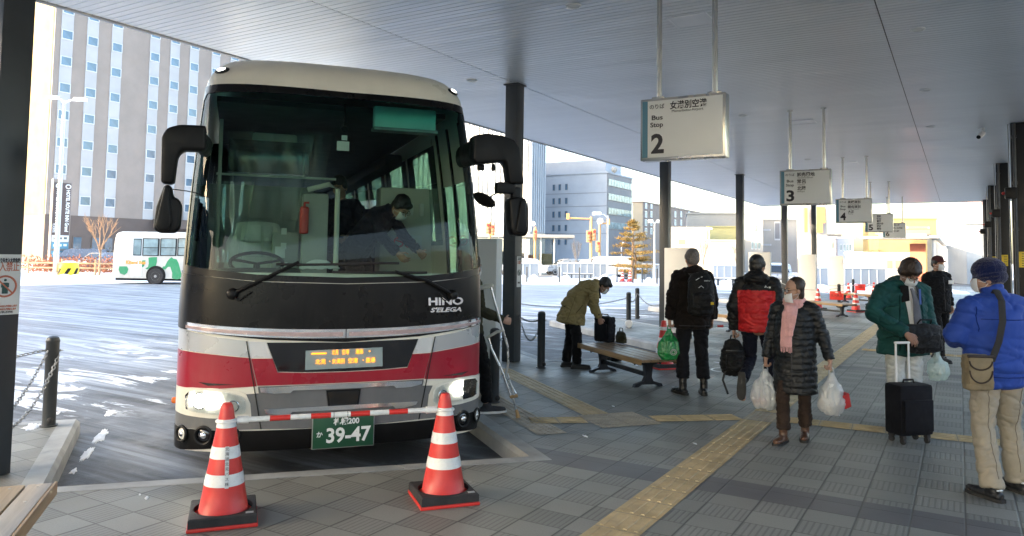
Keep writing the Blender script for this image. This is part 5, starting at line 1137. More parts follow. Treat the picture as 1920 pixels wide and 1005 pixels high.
# ------------------------------------------------------------------ trees
def bare_tree(loc, h, label, seed, spread=.42, m='twig', r0=.06, trunk=.38):
    o = thing('bare_tree', label, 'tree', loc); rr = random.Random(seed); tr = MB(); tr.sweep([(0, 0, -.1), (.02, 0, h*trunk*.6), (0, .02, h*trunk)], [r0*1.2, r0, r0*.85], n=8, capf=0); tr.build('trunk', M['bark'], o); mb = MB()
    def grow(p, d, L, r, lv):
        q = p + d*L*.5 + Vector((rr.uniform(-.04, .04), rr.uniform(-.04, .04), .02))*L; e = p + d*L
        mb.sweep([p, q, e], [r, r*.8, r*.55], n=5, capf=0)
        if lv == 0: return
        for k in range(rr.choice((2, 3, 3))):
            a = rr.uniform(0, 6.28); n_ = (d + Vector((math.cos(a), math.sin(a), .25))*rr.uniform(spread*.6, spread*1.25)); n_.z += .12; grow(p.lerp(e, rr.uniform(.55, 1.)), n_.normalized(), L*rr.uniform(.6, .8), r*.6, lv - 1)
    for k in range(5): a = k*1.26 + rr.uniform(-.3, .3); grow(Vector((0, 0, h*trunk*rr.uniform(.85, 1.))), Vector((math.cos(a)*spread, math.sin(a)*spread, 1.)).normalized(), h*.24, r0*.7, 4)
    mb.build('crown', M[m], o); return o
q = G(186, 514, 0); bare_tree((q.x, q.y, 0), 4.3, 'small sunlit bare tree in front of the hotel, left of the town bus', 5, .40, 'twig', .07)
for px, d, h, s, lb in ((1319, 70., 3.9, 8, 'bare tree just right of the tall man\'s head'), (1381, 68., 3.6, 12, 'bare tree left of the column behind the red jacket'), (1081, 62., 3.4, 21, 'thin bare tree in front of the grey office')):
    q = at(px, 480, d); bare_tree((q.x, q.y, 0), h, lb, s, .22, 'twiggrey', .03, .3)
q = at(1186, 480, 56.); gt = thing('gold_tree', 'golden tiered tree in the sun right of the traffic signals', 'tree', (q.x, q.y, 0)); rr = random.Random(11)
mb = MB(); mb.sweep([(0, 0, -.1), (0, 0, 1.2), (.05, 0, 3.0), (0, 0, 4.35)], [.17, .13, .08, .02], n=8, capf=0); mb.sweep([(.22, .1, -.1), (.2, .1, 1.2), (.22, .1, 2.6)], [.10, .08, .03], n=7, capf=0)
br_ = []
for z, L, n_ in ((.6, 1.1, 7), (1.0, 1.5, 8), (1.5, 1.35, 8), (2.0, 1.65, 8), (2.5, 1.35, 7), (2.9, 1.25, 7), (3.3, .95, 6), (3.75, .65, 5), (4.1, .4, 5), (4.35, .2, 3)):
    for k in range(n_):
        a = rr.uniform(0, 6.28); e = Vector((math.cos(a)*L*rr.uniform(.55, 1.1), math.sin(a)*L*rr.uniform(.55, 1.1), z + rr.uniform(-.1, .22))); mb.sweep([(0, 0, z - .1), e*.5 + Vector((0, 0, z*.5 + .06)), e], [.035, .025, .01], n=5, capf=0); br_.append((Vector((0, 0, z)), e))
mb.build('trunk', M['bark'], gt)
cr = MB()
for a, e in br_:
    for j in range(170):
        t = rr.uniform(.3, 1.08); p = a.lerp(e, t) + Vector((rr.gauss(0, .10), rr.gauss(0, .10), rr.gauss(0, .055))); s = rr.uniform(.04, .085); d = Vector((rr.uniform(-1, 1), rr.uniform(-1, 1), rr.uniform(-.8, .3))).normalized(); u = d.orthogonal().normalized()
        cr.add([p - u*s*.4, p + d*s, p + u*s*.4, p - d*s], [(0, 1, 2, 3)], 0 if rr.random() < .62 else 1)
cr.build('crown', [M['gold'], M['gold2']], gt, 0)
def scrub(name, label, pts, h, n, m, seed):
    rr = random.Random(seed); mb = MB()
    for i in range(n):
        t = rr.random()*(len(pts) - 1); k = int(t); p = pts[k].lerp(pts[k + 1], t - k) + Vector((rr.gauss(0, .5), rr.gauss(0, .5), 0)); hh = h*rr.uniform(.35, 1.)
        p.z = rr.uniform(.0, hh) ; s = rr.uniform(.06, .16); d = Vector((rr.uniform(-1, 1), rr.uniform(-1, 1), rr.uniform(.2, 1.4))).normalized(); u = d.orthogonal().normalized(); mb.add([p - u*s*.3, p + d*s, p + u*s*.3, p - d*s], [(0, 1, 2, 3)])
    return mb.build(name, M[m], smooth=0)
o = scrub('hedge', '', [rf(-35.5, 55), rf(-29, 55.5)], 1.25, 2600, 'shrub', 3); tag(o, 'rusty brown hedge in front of the parked cars by the hotel', 'hedge')
o = scrub('hedge', '', [rf(-41, 57), rf(-38, 57)], 1.2, 900, 'shrub', 4); tag(o, 'rusty bush at the foot of the hotel, beside the nearest column', 'bush')
o = scrub('bush', '', [rf(-36.8, 66), rf(-35.6, 66)], 2.0, 700, 'bush', 6); tag(o, 'dark round bush by the hotel windows', 'bush')
fe = thing('rail_fence', 'low wooden rail fence in the sun left of the town bus', 'fence', (0, 0, 0)); mb = MB(); A_, B_ = rf(-41, 47.), rf(-24.5, 48.)
for z in (.45, .75): mb.tube([A_ + Vector((0, 0, z)), B_ + Vector((0, 0, z))], .055, 6)
mb.build('rail', M['rail'], fe)
for i in range(9): mb = MB(); p = A_.lerp(B_, i/8); mb.tube([p + Vector((0, 0, -.1)), p + Vector((0, 0, 1.0))], .06, 6); mb.build('post', M['rail'], fe)
q = G(128, 521, -.12); sbx = thing('sand_barrel', 'yellow and black striped barrel under the lamp post', 'barrel', q, YAW)
mb = MB(); mb.lathe([(.001, 0), (.50, 0), (.56, .25), (.56, .60), (.50, .85), (.46, .92), (.001, .98)], 24); mb.build('drum', M['yellow'], sbx)
for a in (-2.3, -1.3, -.4): mb = MB(); mb.grid(lambda u, v: Vector((.570*math.cos(a + (u - .5)*.35 + v*.35), .570*math.sin(a + (u - .5)*.35 + v*.35), .25 + v*.35)), 4, 4); mb.build('black_stripe', M['black'], sbx)
mb = MB(); blot(mb, (0, 0, .93), .40, .12, 1., 0, 2); mb.build('snow_cap', M['snow'], sbx)
# ------------------------------------------------------------------ cars
M['car_blue'] = mat('car_blue_grey', (.13, .17, .25), .25, .3, .06, 2., coat=.5); M['car_silver'] = mat('car_silver', (.42, .44, .47), .3, .5, .06, 2., coat=.5); M['car_white'] = mat('car_white', (.72, .72, .70), .3, 0, .05, 2., coat=.5)
def car(loc, rz, label, m, van=False):
    o = thing('parked_car', label, 'car', loc, rz, 'cars parked round the yard'); L, W = 4.2, 1.68
    lo = [(-2.1, .35), (-2.1, .75), (-1.95, .92), (-1.0, .98), (1.2, 1.0), (2.0, .95), (2.1, .7), (2.1, .35)]
    up = [(-1.05, .97), (-.35, 1.48), (.2, 1.55), (1.5, 1.52), (2.02, .96)] if not van else [(-1.75, .97), (-1.15, 1.72), (-.6, 1.82), (1.9, 1.80), (2.06, .96)]
    mb = MB(); rs = []
    for y, s in ((-W/2, .93), (-W/2 + .06, 1.), (W/2 - .06, 1.), (W/2, .93)): rs.append([(x*(.985 + .015*s), y, .62 + (z - .62)*s) for x, z in lo])
    mb.rings(rs); mb.build('body', m, o)
    mb = MB(); rs = []
    for y, s in ((-W/2 + .06, 0), (-W/2 + .22, 1.), (W/2 - .22, 1.), (W/2 - .06, 0)): rs.append([(x, y, z if s or z < 1 else z - .06) for x, z in up])
    mb.rings(rs); cb = mb.build('cabin', m, o)
    cx = sum(x for x, z in up)/len(up); cz = 1.25
    for sy_ in (-1, 1):
        mb = MB(); pts = [(cx + (x - cx)*.84, cz + (z - cz)*.62) for x, z in up]; mb.add([(x, sy_*(W/2 - .02 - .16*(z - .98)/.6), z) for x, z in pts], [tuple(range(len(pts)))]); mb.build('side_glass', M['gloss_black'], cb, 0)
    for (a, b_), d in ((up[0:2], -.02), (up[-2:], .02)): mb = MB(); (xa, za), (xb, zb) = a, b_; mb.add([(xa*.96 + xb*.04 + d, -W/2 + .2, za + (zb - za)*.14), (xa*.96 + xb*.04 + d, W/2 - .2, za + (zb - za)*.14), (xb + (xa - xb)*.14 + d, W/2 - .3, zb + (za - zb)*.14), (xb + (xa - xb)*.14 + d, -W/2 + .3, zb + (za - zb)*.14)], [(0, 1, 2, 3)]); mb.build('windscreen', M['gloss_black'], cb, 0)
    for x in (-1.3, 1.3):
        for y in (-.74, .74): mb = MB(); mb.lathe([(.12, -.1), (.29, -.1), (.31, -.06), (.31, .06), (.29, .1), (.12, .1)], 20, M=TM((x, y, .31), (1, 0, 0), (0, 0, 1))); w = mb.build('wheel', M['rubber'], o); mb = MB(); mb.lathe([(.001, -.09), (.2, -.105), (.2, .105), (.001, .09)], 16, M=TM((x, y, .31), (1, 0, 0), (0, 0, 1))); mb.build('rim', M['rim'], w)
    for y in (-.62, .62): mb = MB(); mb.box((-2.08, y, .74), (.08, .3, .13), bev=.03); mb.build('headlight', M['reflector'], o); mb = MB(); mb.box((2.08, y, .80), (.06, .22, .2), bev=.03); mb.build('tail_light', M['signred'], o)
    mb = MB(); mb.box((-2.11, 0, .52), (.03, .4, .14)); mb.build('number_plate', M['offwhite'], o)
    return o
def carpx(px, d, rz, label, m, van=False): q = at(px, 480, d); return car((q.x, q.y, -.1), YAW + rz, label, M[m], van)
carpx(153, 62., .35, 'blue grey car left of the bare tree by the hotel', 'car_blue', True); carpx(188, 60., 1.3, 'dark blue car behind the bare tree trunk by the hotel', 'car_blue')
carpx(1098, 62., 0., 'white car behind the ribbed pale wall, left of the signals', 'car_white'); carpx(1140, 61., .1, 'boxy white van behind the pinkish lamp post', 'car_white', True); carpx(1060, 70., .3, 'silver car far behind the snowy bench', 'car_silver'); carpx(975, 66., 0., 'pale car at the glass pavilion', 'car_silver')
carpx(1605, 58., .15, 'white car with a snowy roof behind the far pale wall', 'car_white', True); carpx(1454, 44., 1.35, 'silver blue car half hidden by the red jacket man\'s head', 'car_silver')
carpx(1803, 75., 1.4, 'dark car at the end of the covered walkway', 'car_blue')
# tall block outside the picture whose shadow lies over the yard
q = rf(-78, -25.); ob = thing('tower_block', 'tall grey office block standing left of the yard', 'building', (q.x, q.y, 0), YAW)
mb = MB(); mb.box((0, 0, 12), (16, 98.6, 24.8)); mb.build('wall', M['greywall'], ob); mb = MB()
for z in range(2, 23, 4): mb.box((8.05, 0, z), (.12, 96, 1.7))
mb.build('ribbon_window', M['win_blue'], ob)
# ------------------------------------------------------------------ people
M['skin'] = mat('skin', (.46, .27, .19), .5, 0, .08, 20., spec=.4); M['skin2'] = mat('skin_tan', (.36, .20, .14), .5, 0, .1, 20.)
M['hairblack'] = mat('black_hair', (.010, .009, .009), .45, 0, .4, 60., .8, 90., stretch=(1, 1, .2)); M['hairbrown'] = mat('dark_brown_hair', (.030, .017, .010), .5, 0, .4, 60., .8, 90., stretch=(1, 1, .2)); M['hairgrey'] = mat('grey_hair', (.15, .13, .12), .6, 0, .35, 70., .8, 90.)
M['mask'] = fabric('white_face_mask', (.78, .79, .80), .8, .04, 500., .1); M['eyewhite'] = mat('eye', (.03, .02, .015), .2, 0, 0); M['lens'] = glass('spectacle_lens', (.97, .98, .98), .03, .6)
M['f_black'] = fabric('black_cloth', (.006, .006, .007), .8, .25); M['f_blackbrown'] = fabric('brown_black_cloth', (.009, .0065, .006), .85, .25); M['f_trouser'] = fabric('black_denim', (.006, .0065, .010), .8, .3)
M['f_navy'] = fabric('navy_cloth', (.006, .0075, .018), .8, .25); M['f_red'] = fabric('red_quilted_nylon', (.52, .012, .016), .5, .08, 300., .2, .4); M['f_shell'] = fabric('black_nylon', (.0055, .0055, .0065), .55, .2, 300., .2, .3)
M['f_puff'] = fabric('black_quilted_nylon', (.006, .0075, .0095), .42, .25, 300., .2, .38); M['f_pink'] = fabric('pink_wool', (.78, .42, .41), .95, .12, 160., .6, .1, .4); M['f_check'] = fabric('brown_check_cloth', (.035, .023, .018), .85, .35)
M['f_green'] = fabric('bottle_green_cloth', (.006, .062, .060), .7, .16, 420., .2, .3); M['f_white'] = fabric('white_trouser_cloth', (.55, .58, .58), .8, .06); M['f_shirt'] = fabric('white_shirt', (.70, .72, .75), .8, .04); M['f_tie'] = fabric('grey_tie', (.13, .135, .16), .7, .3, 90., .3); M['f_lining'] = fabric('blue_lining', (.06, .11, .32), .8, .1)
M['f_blue'] = fabric('bright_blue_cloth', (.018, .06, .33), .7, .10, 420., .2, .35); M['f_knit'] = fabric('navy_knit', (.006, .012, .065), .95, .25, 140., .8, .1, .3); M['f_khaki'] = fabric('khaki_cotton', (.33, .295, .235), .85, .10)
M['f_tan'] = fabric('tan_coat_cloth', (.27, .215, .10), .85, .10); M['f_olive'] = fabric('olive_cloth', (.045, .043, .026), .85, .2); M['f_cap'] = fabric('maroon_cap_cloth', (.085, .028, .03), .85, .15)
M['boot_brown'] = mat('brown_leather', (.085, .042, .025), .35, 0, .25, 9., .15, 60.); M['boot_black'] = mat('black_leather', (.006, .006, .007), .42, 0, .3, 9., .2, 60.); M['shoe_grey'] = fabric('grey_suede', (.045, .045, .05), .9, .2); M['sole_white'] = mat('white_sole', (.70, .71, .70), .6, 0, .1, 12.); M['sole_black'] = mat('black_sole', (.02, .02, .02), .7, 0, .2, 12.)
def V(*a): return Vector(a)
def nz(x, y, z): return mnoise.noise(Vector((x, y, z)))
def folds(amp=.007, f=7., seed=0.):
    def fn(c):
        w = .05*nz(c.x*4 + seed, c.y*4, c.z*4); n1 = nz(c.x*f*.8 + seed, c.y*f*.8, (c.z + w + .25*c.x)*f*1.6); n2 = nz(c.x*f*1.7 + seed, c.y*f*1.7 + 5, (c.z + w - .3*c.x)*f*3.0)
        return amp*(.9*n1 - 1.5*(1 - abs(n1))**7 - .9*(1 - abs(n2))**7 + .35*n2 + .4)
    return fn
def puffs(amp=.010, pitch=.085, f2=.004):
    fo = folds(f2, 9.)
    def fn(c): return amp*(abs(math.sin(math.pi*(c.z + .012*nz(c.x*5, c.y*5, 1.))/pitch))**.5 - .6) + fo(c)
    return fn
def blob(mb, voxel=.012, smooth=5, disp=None, pick=None, mats=(), name='cloth'):
    me = mb.mesh('raw', [], 0); o = bpy.data.objects.new('raw', me); COL.objects.link(o)
    m1 = o.modifiers.new('r', 'REMESH'); m1.mode = 'VOXEL'; m1.voxel_size = voxel; m1.use_smooth_shade = True
    if smooth: m2 = o.modifiers.new('s', 'SMOOTH'); m2.factor = .5; m2.iterations = smooth
    out = bpy.data.meshes.new_from_object(o.evaluated_get(bpy.context.evaluated_depsgraph_get())); bpy.data.objects.remove(o); bpy.data.meshes.remove(me); out.name = name
    if disp:
        for q, nn in zip(out.vertices, [v.normal.copy() for v in out.vertices]): q.co += nn*disp(q.co)
    for m_ in mats: out.materials.append(m_)
    if pick: out.polygons.foreach_set('material_index', [pick(p.center) for p in out.polygons])
    out.polygons.foreach_set('use_smooth', [True]*len(out.polygons)); return out
def hand(mb, w, d, pn, th, curl=.35, s=1., fist=False):
    d = Vector(d).normalized(); t = (Vector(th) - d*Vector(th).dot(d)).normalized(); n = Vector(pn); n = (n - d*n.dot(d) - t*n.dot(t)).normalized(); w = Vector(w)
    mb.sweep([w, w + d*.03*s, w + d*.088*s], [(.027*s, .021*s), (.038*s, .017*s), (.042*s, .014*s)], side=t, n=14, capf=.7)
    for i, (o, L) in enumerate(((.031, .074), (.0105, .083), (-.0105, .077), (-.031, .060))):
        p = w + d*(.082 if i in (1, 2) else .076)*s + t*o*s; a = curl*.7; path = [p]
        for k, q in enumerate((.45, .32, .26)):
            a += curl*(1.1 if not fist else 1.0); v = d*math.cos(a) + n*math.sin(a) + t*(o*.9)*(1 if k == 0 else 0); p = p + v.normalized()*L*q*s; path.append(p)
        mb.sweep(path, [.0088*s, .0082*s, .0075*s, .0062*s], n=9, capf=1.)
    p = w + d*.028*s + t*.030*s; q = p + (d*.62 + t*.62 + n*.42).normalized()*.040*s; r = q + (d*.85 + t*.12 + n*.55).normalized()*.032*s
    mb.sweep([w + d*.015*s + t*.012*s, p, q, r], [.013*s, .0125*s, .0100*s, .0080*s], n=9, capf=1.)
J0 = dict(pelvis=V(0, 0, .93), waist=V(0, 0, 1.08), chest=V(0, 0, 1.27), neck=V(0, -.012, 1.425), head=V(0, .02, 1.575),
    shR=V(.175, -.005, 1.375), shL=V(-.175, -.005, 1.375), elR=V(.235, -.03, 1.10), elL=V(-.235, -.03, 1.10), wrR=V(.24, .03, .865), wrL=V(-.24, .03, .865),
    hipR=V(.088, 0, .90), hipL=V(-.088, 0, .90), knR=V(.10, .015, .49), knL=V(-.10, .015, .49), anR=V(.105, -.03, .085), anL=V(-.105, -.03, .085), toR=V(.125, .14, .03), toL=V(-.125, .14, .03))
def lerp(a, b, t): return a.lerp(b, t)
class Person:
    def __init__(s, label, loc, yaw, scale=1., J=None, head=(0, 0, 0), skin='skin', hands=None, eyes=True, seed=0, voxel=.0056):
        s.J = {k: v.copy() for k, v in J0.items()}; s.J.update({k: Vector(v) for k, v in (J or {}).items()}); J = s.J; s.seed = seed
        s.root = thing('person', label, 'person', loc, yaw); s.root.scale = (scale,)*3
        s.H = Matrix.Translation(J['head']) @ Matrix.Rotation(head[2], 4, 'Z') @ Matrix.Rotation(head[0], 4, 'X') @ Matrix.Rotation(head[1], 4, 'Y')
        mb = MB(); H = s.H
        mb.sweep([J['pelvis'] - V(0, 0, .05), J['waist'], J['chest'], lerp(J['chest'], J['neck'], .75), J['neck']], [(.135, .10), (.125, .09), (.145, .10), (.12, .07), (.06, .058)], side=s.side(), n=20)
        mb.sweep([J['neck'] - V(0, 0, .02), H @ V(0, -.025, -.06)], [.056, .053], n=14)
        mb.ell((0, -.014, .030), (.073, .092, .086), M=H); mb.ell((0, .020, -.030), (.060, .068, .083), M=H); mb.ell((0, .046, -.082), (.036, .036, .030), M=H); mb.ell((0, .045, -.05), (.050, .040, .045), M=H)
        mb.sweep([H @ V(0, .083, .004), H @ V(0, .099, -.026), H @ V(0, .098, -.036)], [.008, .0125, .013], n=10); mb.ell((0, .078, .022), (.046, .013, .010), M=H); mb.ell((0, .081, -.066), (.022, .010, .008), M=H)
        for k in (-1, 1): mb.ell((k*.073, -.012, -.018), (.011, .021, .032), M=H); mb.ell((k*.036, .066, -.030), (.020, .016, .018), M=H)
        for q in 'RL':
            mb.sweep([J['sh' + q], lerp(J['sh' + q], J['el' + q], .5), J['el' + q], lerp(J['el' + q], J['wr' + q], .35), J['wr' + q]], [.050, .044, .036, .036, .025], n=14)
            mb.sweep([J['hip' + q], lerp(J['hip' + q], J['kn' + q], .5), J['kn' + q], lerp(J['kn' + q], J['an' + q], .35), J['an' + q]], [.078, .068, .050, .050, .033], n=14)
            mb.sweep([J['an' + q] - V(0, 0, .04), J['to' + q]], [(.034, .03), (.036, .022)], n=10)
            h = (hands or {}).get(q, {}); d = h.get('d', J['wr' + q] - J['el' + q]); hand(mb, J['wr' + q], d, h.get('pn', V(-1 if q == 'R' else 1, 0, 0)), h.get('th', V(0, 1, 0)), h.get('curl', .35))
        s.body = link('body', blob(mb, voxel, 3, None, None, [M[skin]], 'body'), s.root)
        if eyes:
            for k in (-1, 1): mb = MB(); mb.ell((k*.031, .0815, .002), (.0105, .006, .0048), M=H, nu=12, nv=8); mb.build('eye', M['eyewhite'], s.body)
            mb = MB()
            for k in (-1, 1): mb.sweep([H @ V(k*.016, .089, .021), H @ V(k*.034, .087, .027), H @ V(k*.050, .076, .022)], [(.004, .003)]*3, n=6)
            mb.build('eyebrow', M['hairblack'], s.body)
    def side(s): return (s.J['shR'] - s.J['shL']).normalized()
    def part(s, name, mb, mats, voxel=.012, smooth=5, disp=None, pick=None, parent=None):
        mats = [M[m] for m in (mats if isinstance(mats, (list, tuple)) else [mats])]; return link(name, blob(mb, voxel, smooth, disp, pick, mats, name), parent or s.root)
    def hair(s, m='hairblack', vol=1., long=0., fringe=.0, back=True, grow=0., shift=0.):
        mb = MB(); H = s.H; g = grow
        mb.ell((0, -.020 - shift, .046 + .004*vol), (.078 + .006*vol + g, .094 + .004*vol + g, .078 + .010*vol + g), M=H)
        if back: mb.ell((0, -.048, -.005), (.076 + .003*vol + g, .066 + g, .075), M=H)
        for k in (-1, 1): mb.ell((k*(.068 + .004*vol), -.005 - shift*1.4, .022), (.016 + .006*vol + g, .048, .045), M=H)
        if fringe: mb.ell((0, .062, .070), (.062, .030 + .01*vol, .032 + fringe), M=H)
        if long: mb.ell((0, -.055, -.05), (.074, .05, .075 + long), M=H)
        inv = H.inverted()
        def dp(c): q = inv @ c; a = math.atan2(q.x, q.y); return .0045*vol*nz(a*6 + s.seed, q.z*14, s.seed) + .003*nz(q.x*60, q.y*60, q.z*18)
        return s.part('hair', mb, m, .0065, 3, dp)
    def mask(s, low=0.):
        mb = MB(); H = s.H
        def f(u, v):
            a = (u - .5)*2.15; z = -.012 - low - v*.085; r = 1 - .10*(2*v - 1)**2; bulge = .010*math.cos(a)*(1 - (2*v - 1)**2)
            return H @ V(.074*r*math.sin(a), .030 + (.074 + bulge)*math.cos(a)*r - .006*v, z + .012*abs(math.sin(a))*(1 - 2*v) + .0018*math.sin(v*20))
        mb.grid(f, 16, 12); me = mb.build('face_mask', M['mask'], s.root, 60)
        sm = me.modifiers.new('t', 'SOLIDIFY'); sm.thickness = .002
        mb = MB()
        for k in (-1, 1):
            for dz in (-.022, -.075): mb.tube([H @ V(k*.064, .055, dz - low), H @ V(k*.076, .015, (dz - .018)*.6 - .01 - low*.5), H @ V(k*.078, -.025, -.02)], .0018, 5)
        mb.build('ear_loop', M['mask'], me)
    def glasses(s, m='hairblack', r=.021):
        mb = MB(); H = s.H; Hi = H.to_3x3()
        for k in (-1, 1): mb.torus(H @ V(k*.033, .101, -.002), Hi @ V(0, 1, 0), r, .0015, 20, 6, sc=(1.15, .85)); mb.tube([H @ V(k*.057, .098, .002), H @ V(k*.074, .05, .004), H @ V(k*.078, -.012, -.004)], .0022, 5)
        mb.tube([H @ V(-.011, .102, .002), H @ V(0, .104, .005), H @ V(.011, .102, .002)], .002, 5); g = mb.build('glasses', M[m], s.root); mb = MB()
        for k in (-1, 1): mb.sweep([H @ V(k*.033, .1005, -.002), H @ V(k*.033, .1012, -.002)], [r*1.0, r*1.0], n=16, capf=0)
        mb.build('lens', M['lens'], g)
    def coat(s, m, hem=.12, W=(.20, .19, .185, .19), D=(.135, .13, .14, .145), sl=(.068, .060, .054, .047), disp=None, pick=None, name='jacket', voxel=.0085, smooth=5, collar=.0, hood=None, extra=None, cuff=.015, sh=.075, flare=0.):
        J = s.J; mb = MB(); up = (J['waist'] - J['pelvis']).normalized(); hemp = J['pelvis'] - up*hem + V(0, 0, 0)
        mb.sweep([hemp, J['pelvis'], J['waist'], J['chest'], lerp(J['chest'], J['neck'], .55), lerp(J['chest'], J['neck'], .93)], [(W[3] + flare, D[3] + flare), (W[2], D[2]), (W[1], D[1]), (W[0], D[0]), (W[0]*.90, D[0]*.86), (.088, .080)], side=s.side(), n=28, capf=.12)
        for q in 'RL':
            S_, E, Wr = J['sh' + q], J['el' + q], J['wr' + q]; end = Wr - (Wr - E).normalized()*cuff
            mb.ell(S_, (sh, sh, sh*.9)); mb.sweep([lerp(J['chest'], J['neck'], .72), S_ + V(0, 0, .006)], [(.085, .08), (sh*.95, sh*.9)], n=16)
            mb.sweep([S_, lerp(S_, E, .5), E, lerp(E, end, .5), end], [sl[0]*1.05, sl[1]*1.03, sl[1], sl[2], sl[3]], n=16, capf=.3)
        if collar: mb.sweep([lerp(J['chest'], J['neck'], .9), J['neck'] + (J['head'] - J['neck']).normalized()*collar], [(.088, .085), (.080, .078)], side=s.side(), n=20, capf=.25)
        if hood: c = J['neck'] - V(0, 1, 0)*hood[1] + V(0, 0, hood[2]); mb.ell(c, (.125*hood[0], .075*hood[0], .085*hood[0])); mb.torus(J['neck'] + V(0, .0, .02), (0, .25, 1), .092, .034, 24, 10)
        if extra: extra(mb)
        return s.part(name, mb, m, voxel, smooth, disp or folds(.008, 7., s.seed), pick)
    def trousers(s, m, r=(.098, .088, .072, .068, .066), disp=None, waist=.06, drop=.03, name='trousers'):
        J = s.J; mb = MB(); up = (J['waist'] - J['pelvis']).normalized()
        mb.sweep([J['pelvis'] - up*.06, J['pelvis'] + up*waist], [(.165, .122), (.155, .115)], side=s.side(), n=24, capf=.4)
        for q in 'RL':
            h, k, a = J['hip' + q], J['kn' + q], J['an' + q]; end = a + (k - a).normalized()*drop
            mb.sweep([h, lerp(h, k, .45), k, lerp(k, end, .5), end], list(r), n=18, capf=.25)
        return s.part(name, mb, m, .0085, 4, disp or folds(.007, 7., s.seed + 3))
    def shoe(s, q, m, sole='sole_black', boot=0., L=.10):
        J = s.J; a, t = J['an' + q], J['to' + q]; d = (t - a); d = Vector((d.x, d.y, d.z + .055)).normalized(); up = V(0, 0, 1) if abs(d.z) < .6 else V(0, 1, .2); up = (up - d*up.dot(d)).normalized(); sd = d.cross(up)
        b = a - up*.048; mb = MB()
        mb.sweep([b - d*.055, b - d*.01, b + d*.07, b + d*.15, b + d*.195], [(.036, .038), (.041, .044), (.044, .038), (.046, .030), (.034, .022)], side=sd, n=16, capf=.7)
        mb.sweep([a - up*.03, a + up*(.015 + boot*.4), a + (s.J['kn' + q] - a).normalized()*(.02 + boot)], [(.045, .05), (.046, .047), (.05 + boot*.06, .05 + boot*.06)], side=sd, n=16, capf=.3)
        f = s.part('shoe', mb, m, .008, 3, folds(.0025, 16., s.seed)); mb = MB()
        rs = []
        for (x, w) in ((-.088, .022), (-.07, .036), (0, .042), (.08, .049), (.15, .049), (.20, .036), (.218, .015)): rs.append([b + d*x + sd*(w*k1) - up*(.030 + dz) for k1, dz in ((-1, -.016), (1, -.016), (1, .010), (-1, .010))])
        mb.rings(rs); mb.build('sole', M[sole], f, 50); return f
from mathutils.bvhtree import BVHTree
def seam(p, part, a, b_, d, m='ink', r=.0028, name='seam', n=16, off=.0015):
    me = part.data; t = BVHTree.FromPolygons([v.co for v in me.vertices], [tuple(f.vertices) for f in me.polygons]); a, b_, d = V(*a), V(*b_), V(*d).normalized(); pts = []
    for i in range(n + 1):
        h = t.ray_cast(a.lerp(b_, i/n), d)
        if h[0] is not None: pts.append(h[0] - d*off)
    if len(pts) > 2: mb = MB(); mb.tube(pts, r, 5); mb.build(name, M[m], part)
def belt(mb, path, w, t, n=8): mb.sweep(path, [(w, t)]*len(path), n=n, capf=0)
def deg(a): return R(a)
AWAY = YAW
# --- tall man with a worn backpack, seen from behind
p1 = Person('man in black seen from behind wearing a backpack, holding a green bag', (-2.83, 9.06, 0), AWAY + R(2), 1.045, dict(wrL=V(-.265, .02, .86), elL=V(-.25, -.03, 1.10), anL=V(-.12, -.03, .085), toL=V(-.17, .12, .03), anR=V(.12, -.05, .085), toR=V(.15, .11, .03), knL=V(-.11, .02, .49), knR=V(.11, .0, .49)), (R(2), 0, R(3)), 'skin2', dict(L=dict(d=V(.02, .05, -1), curl=.75, pn=V(1, 0, 0))), seed=1, eyes=False)
p1.hair('hairgrey', .3); k1 = p1.coat('f_blackbrown', .16, (.215, .215, .215, .22), (.145, .145, .15, .15), (.078, .072, .064, .056), hood=(1., .075, -.005), disp=folds(.010, 7, 1), name='jacket')
p1.trousers('f_trouser', (.102, .092, .076, .078, .080), drop=.11)
for q in 'RL': p1.shoe(q, 'boot_black', 'sole_black', .14)
# --- man in the red and black down jacket
p2 = Person('man in a red and black down jacket walking away, with short dark hair', (-2.00, 8.84, 0), R(4), 1.0, dict(wrL=V(-.27, .02, .83), elL=V(-.265, -.03, 1.10), hipL=V(-.09, .0, .90), knL=V(-.10, .09, .50), anL=V(-.12, -.27, .30), toL=V(-.12, -.30, .10), hipR=V(.09, .03, .90), knR=V(.10, .20, .50), anR=V(.11, .26, .085), toR=V(.12, .43, .03)), (R(4), 0, R(-20)), 'skin', dict(L=dict(d=V(0, .05, -1), curl=.8, pn=V(1, 0, 0))), seed=2, eyes=False)
p2.hair('hairblack', .9); pz = lambda c: 1 if (c.z < 1.30 - .10*max(0, abs(c.x) - .12) and abs(c.x) < .205) else 0
p2.coat(['f_shell', 'f_red'], .10, (.215, .225, .225, .22), (.16, .165, .165, .155), (.085, .078, .068, .058), disp=puffs(.012, .115, .007), pick=pz, hood=(1.15, .085, .01), sh=.085, name='down_jacket')
p2.trousers('f_navy', (.098, .086, .072, .066, .064), drop=.03)
for q in 'RL': p2.shoe(q, 'boot_black', 'sole_black', .05)
mb = MB()
for k in range(3): mb.tube([V(.105 + .004*k, -.196, 1.335), V(.118 + .001*k, -.196, 1.348 + .012 - .005*k), V(.132 + .004*k, -.194, 1.335)], .0028, 5)
mb.box((.16, -.192, 1.343), (.022, .004, .006)); mb.box((.16, -.192, 1.334), (.018, .004, .006)); e_ = mb.build('emblem', M['white'], p2.root)
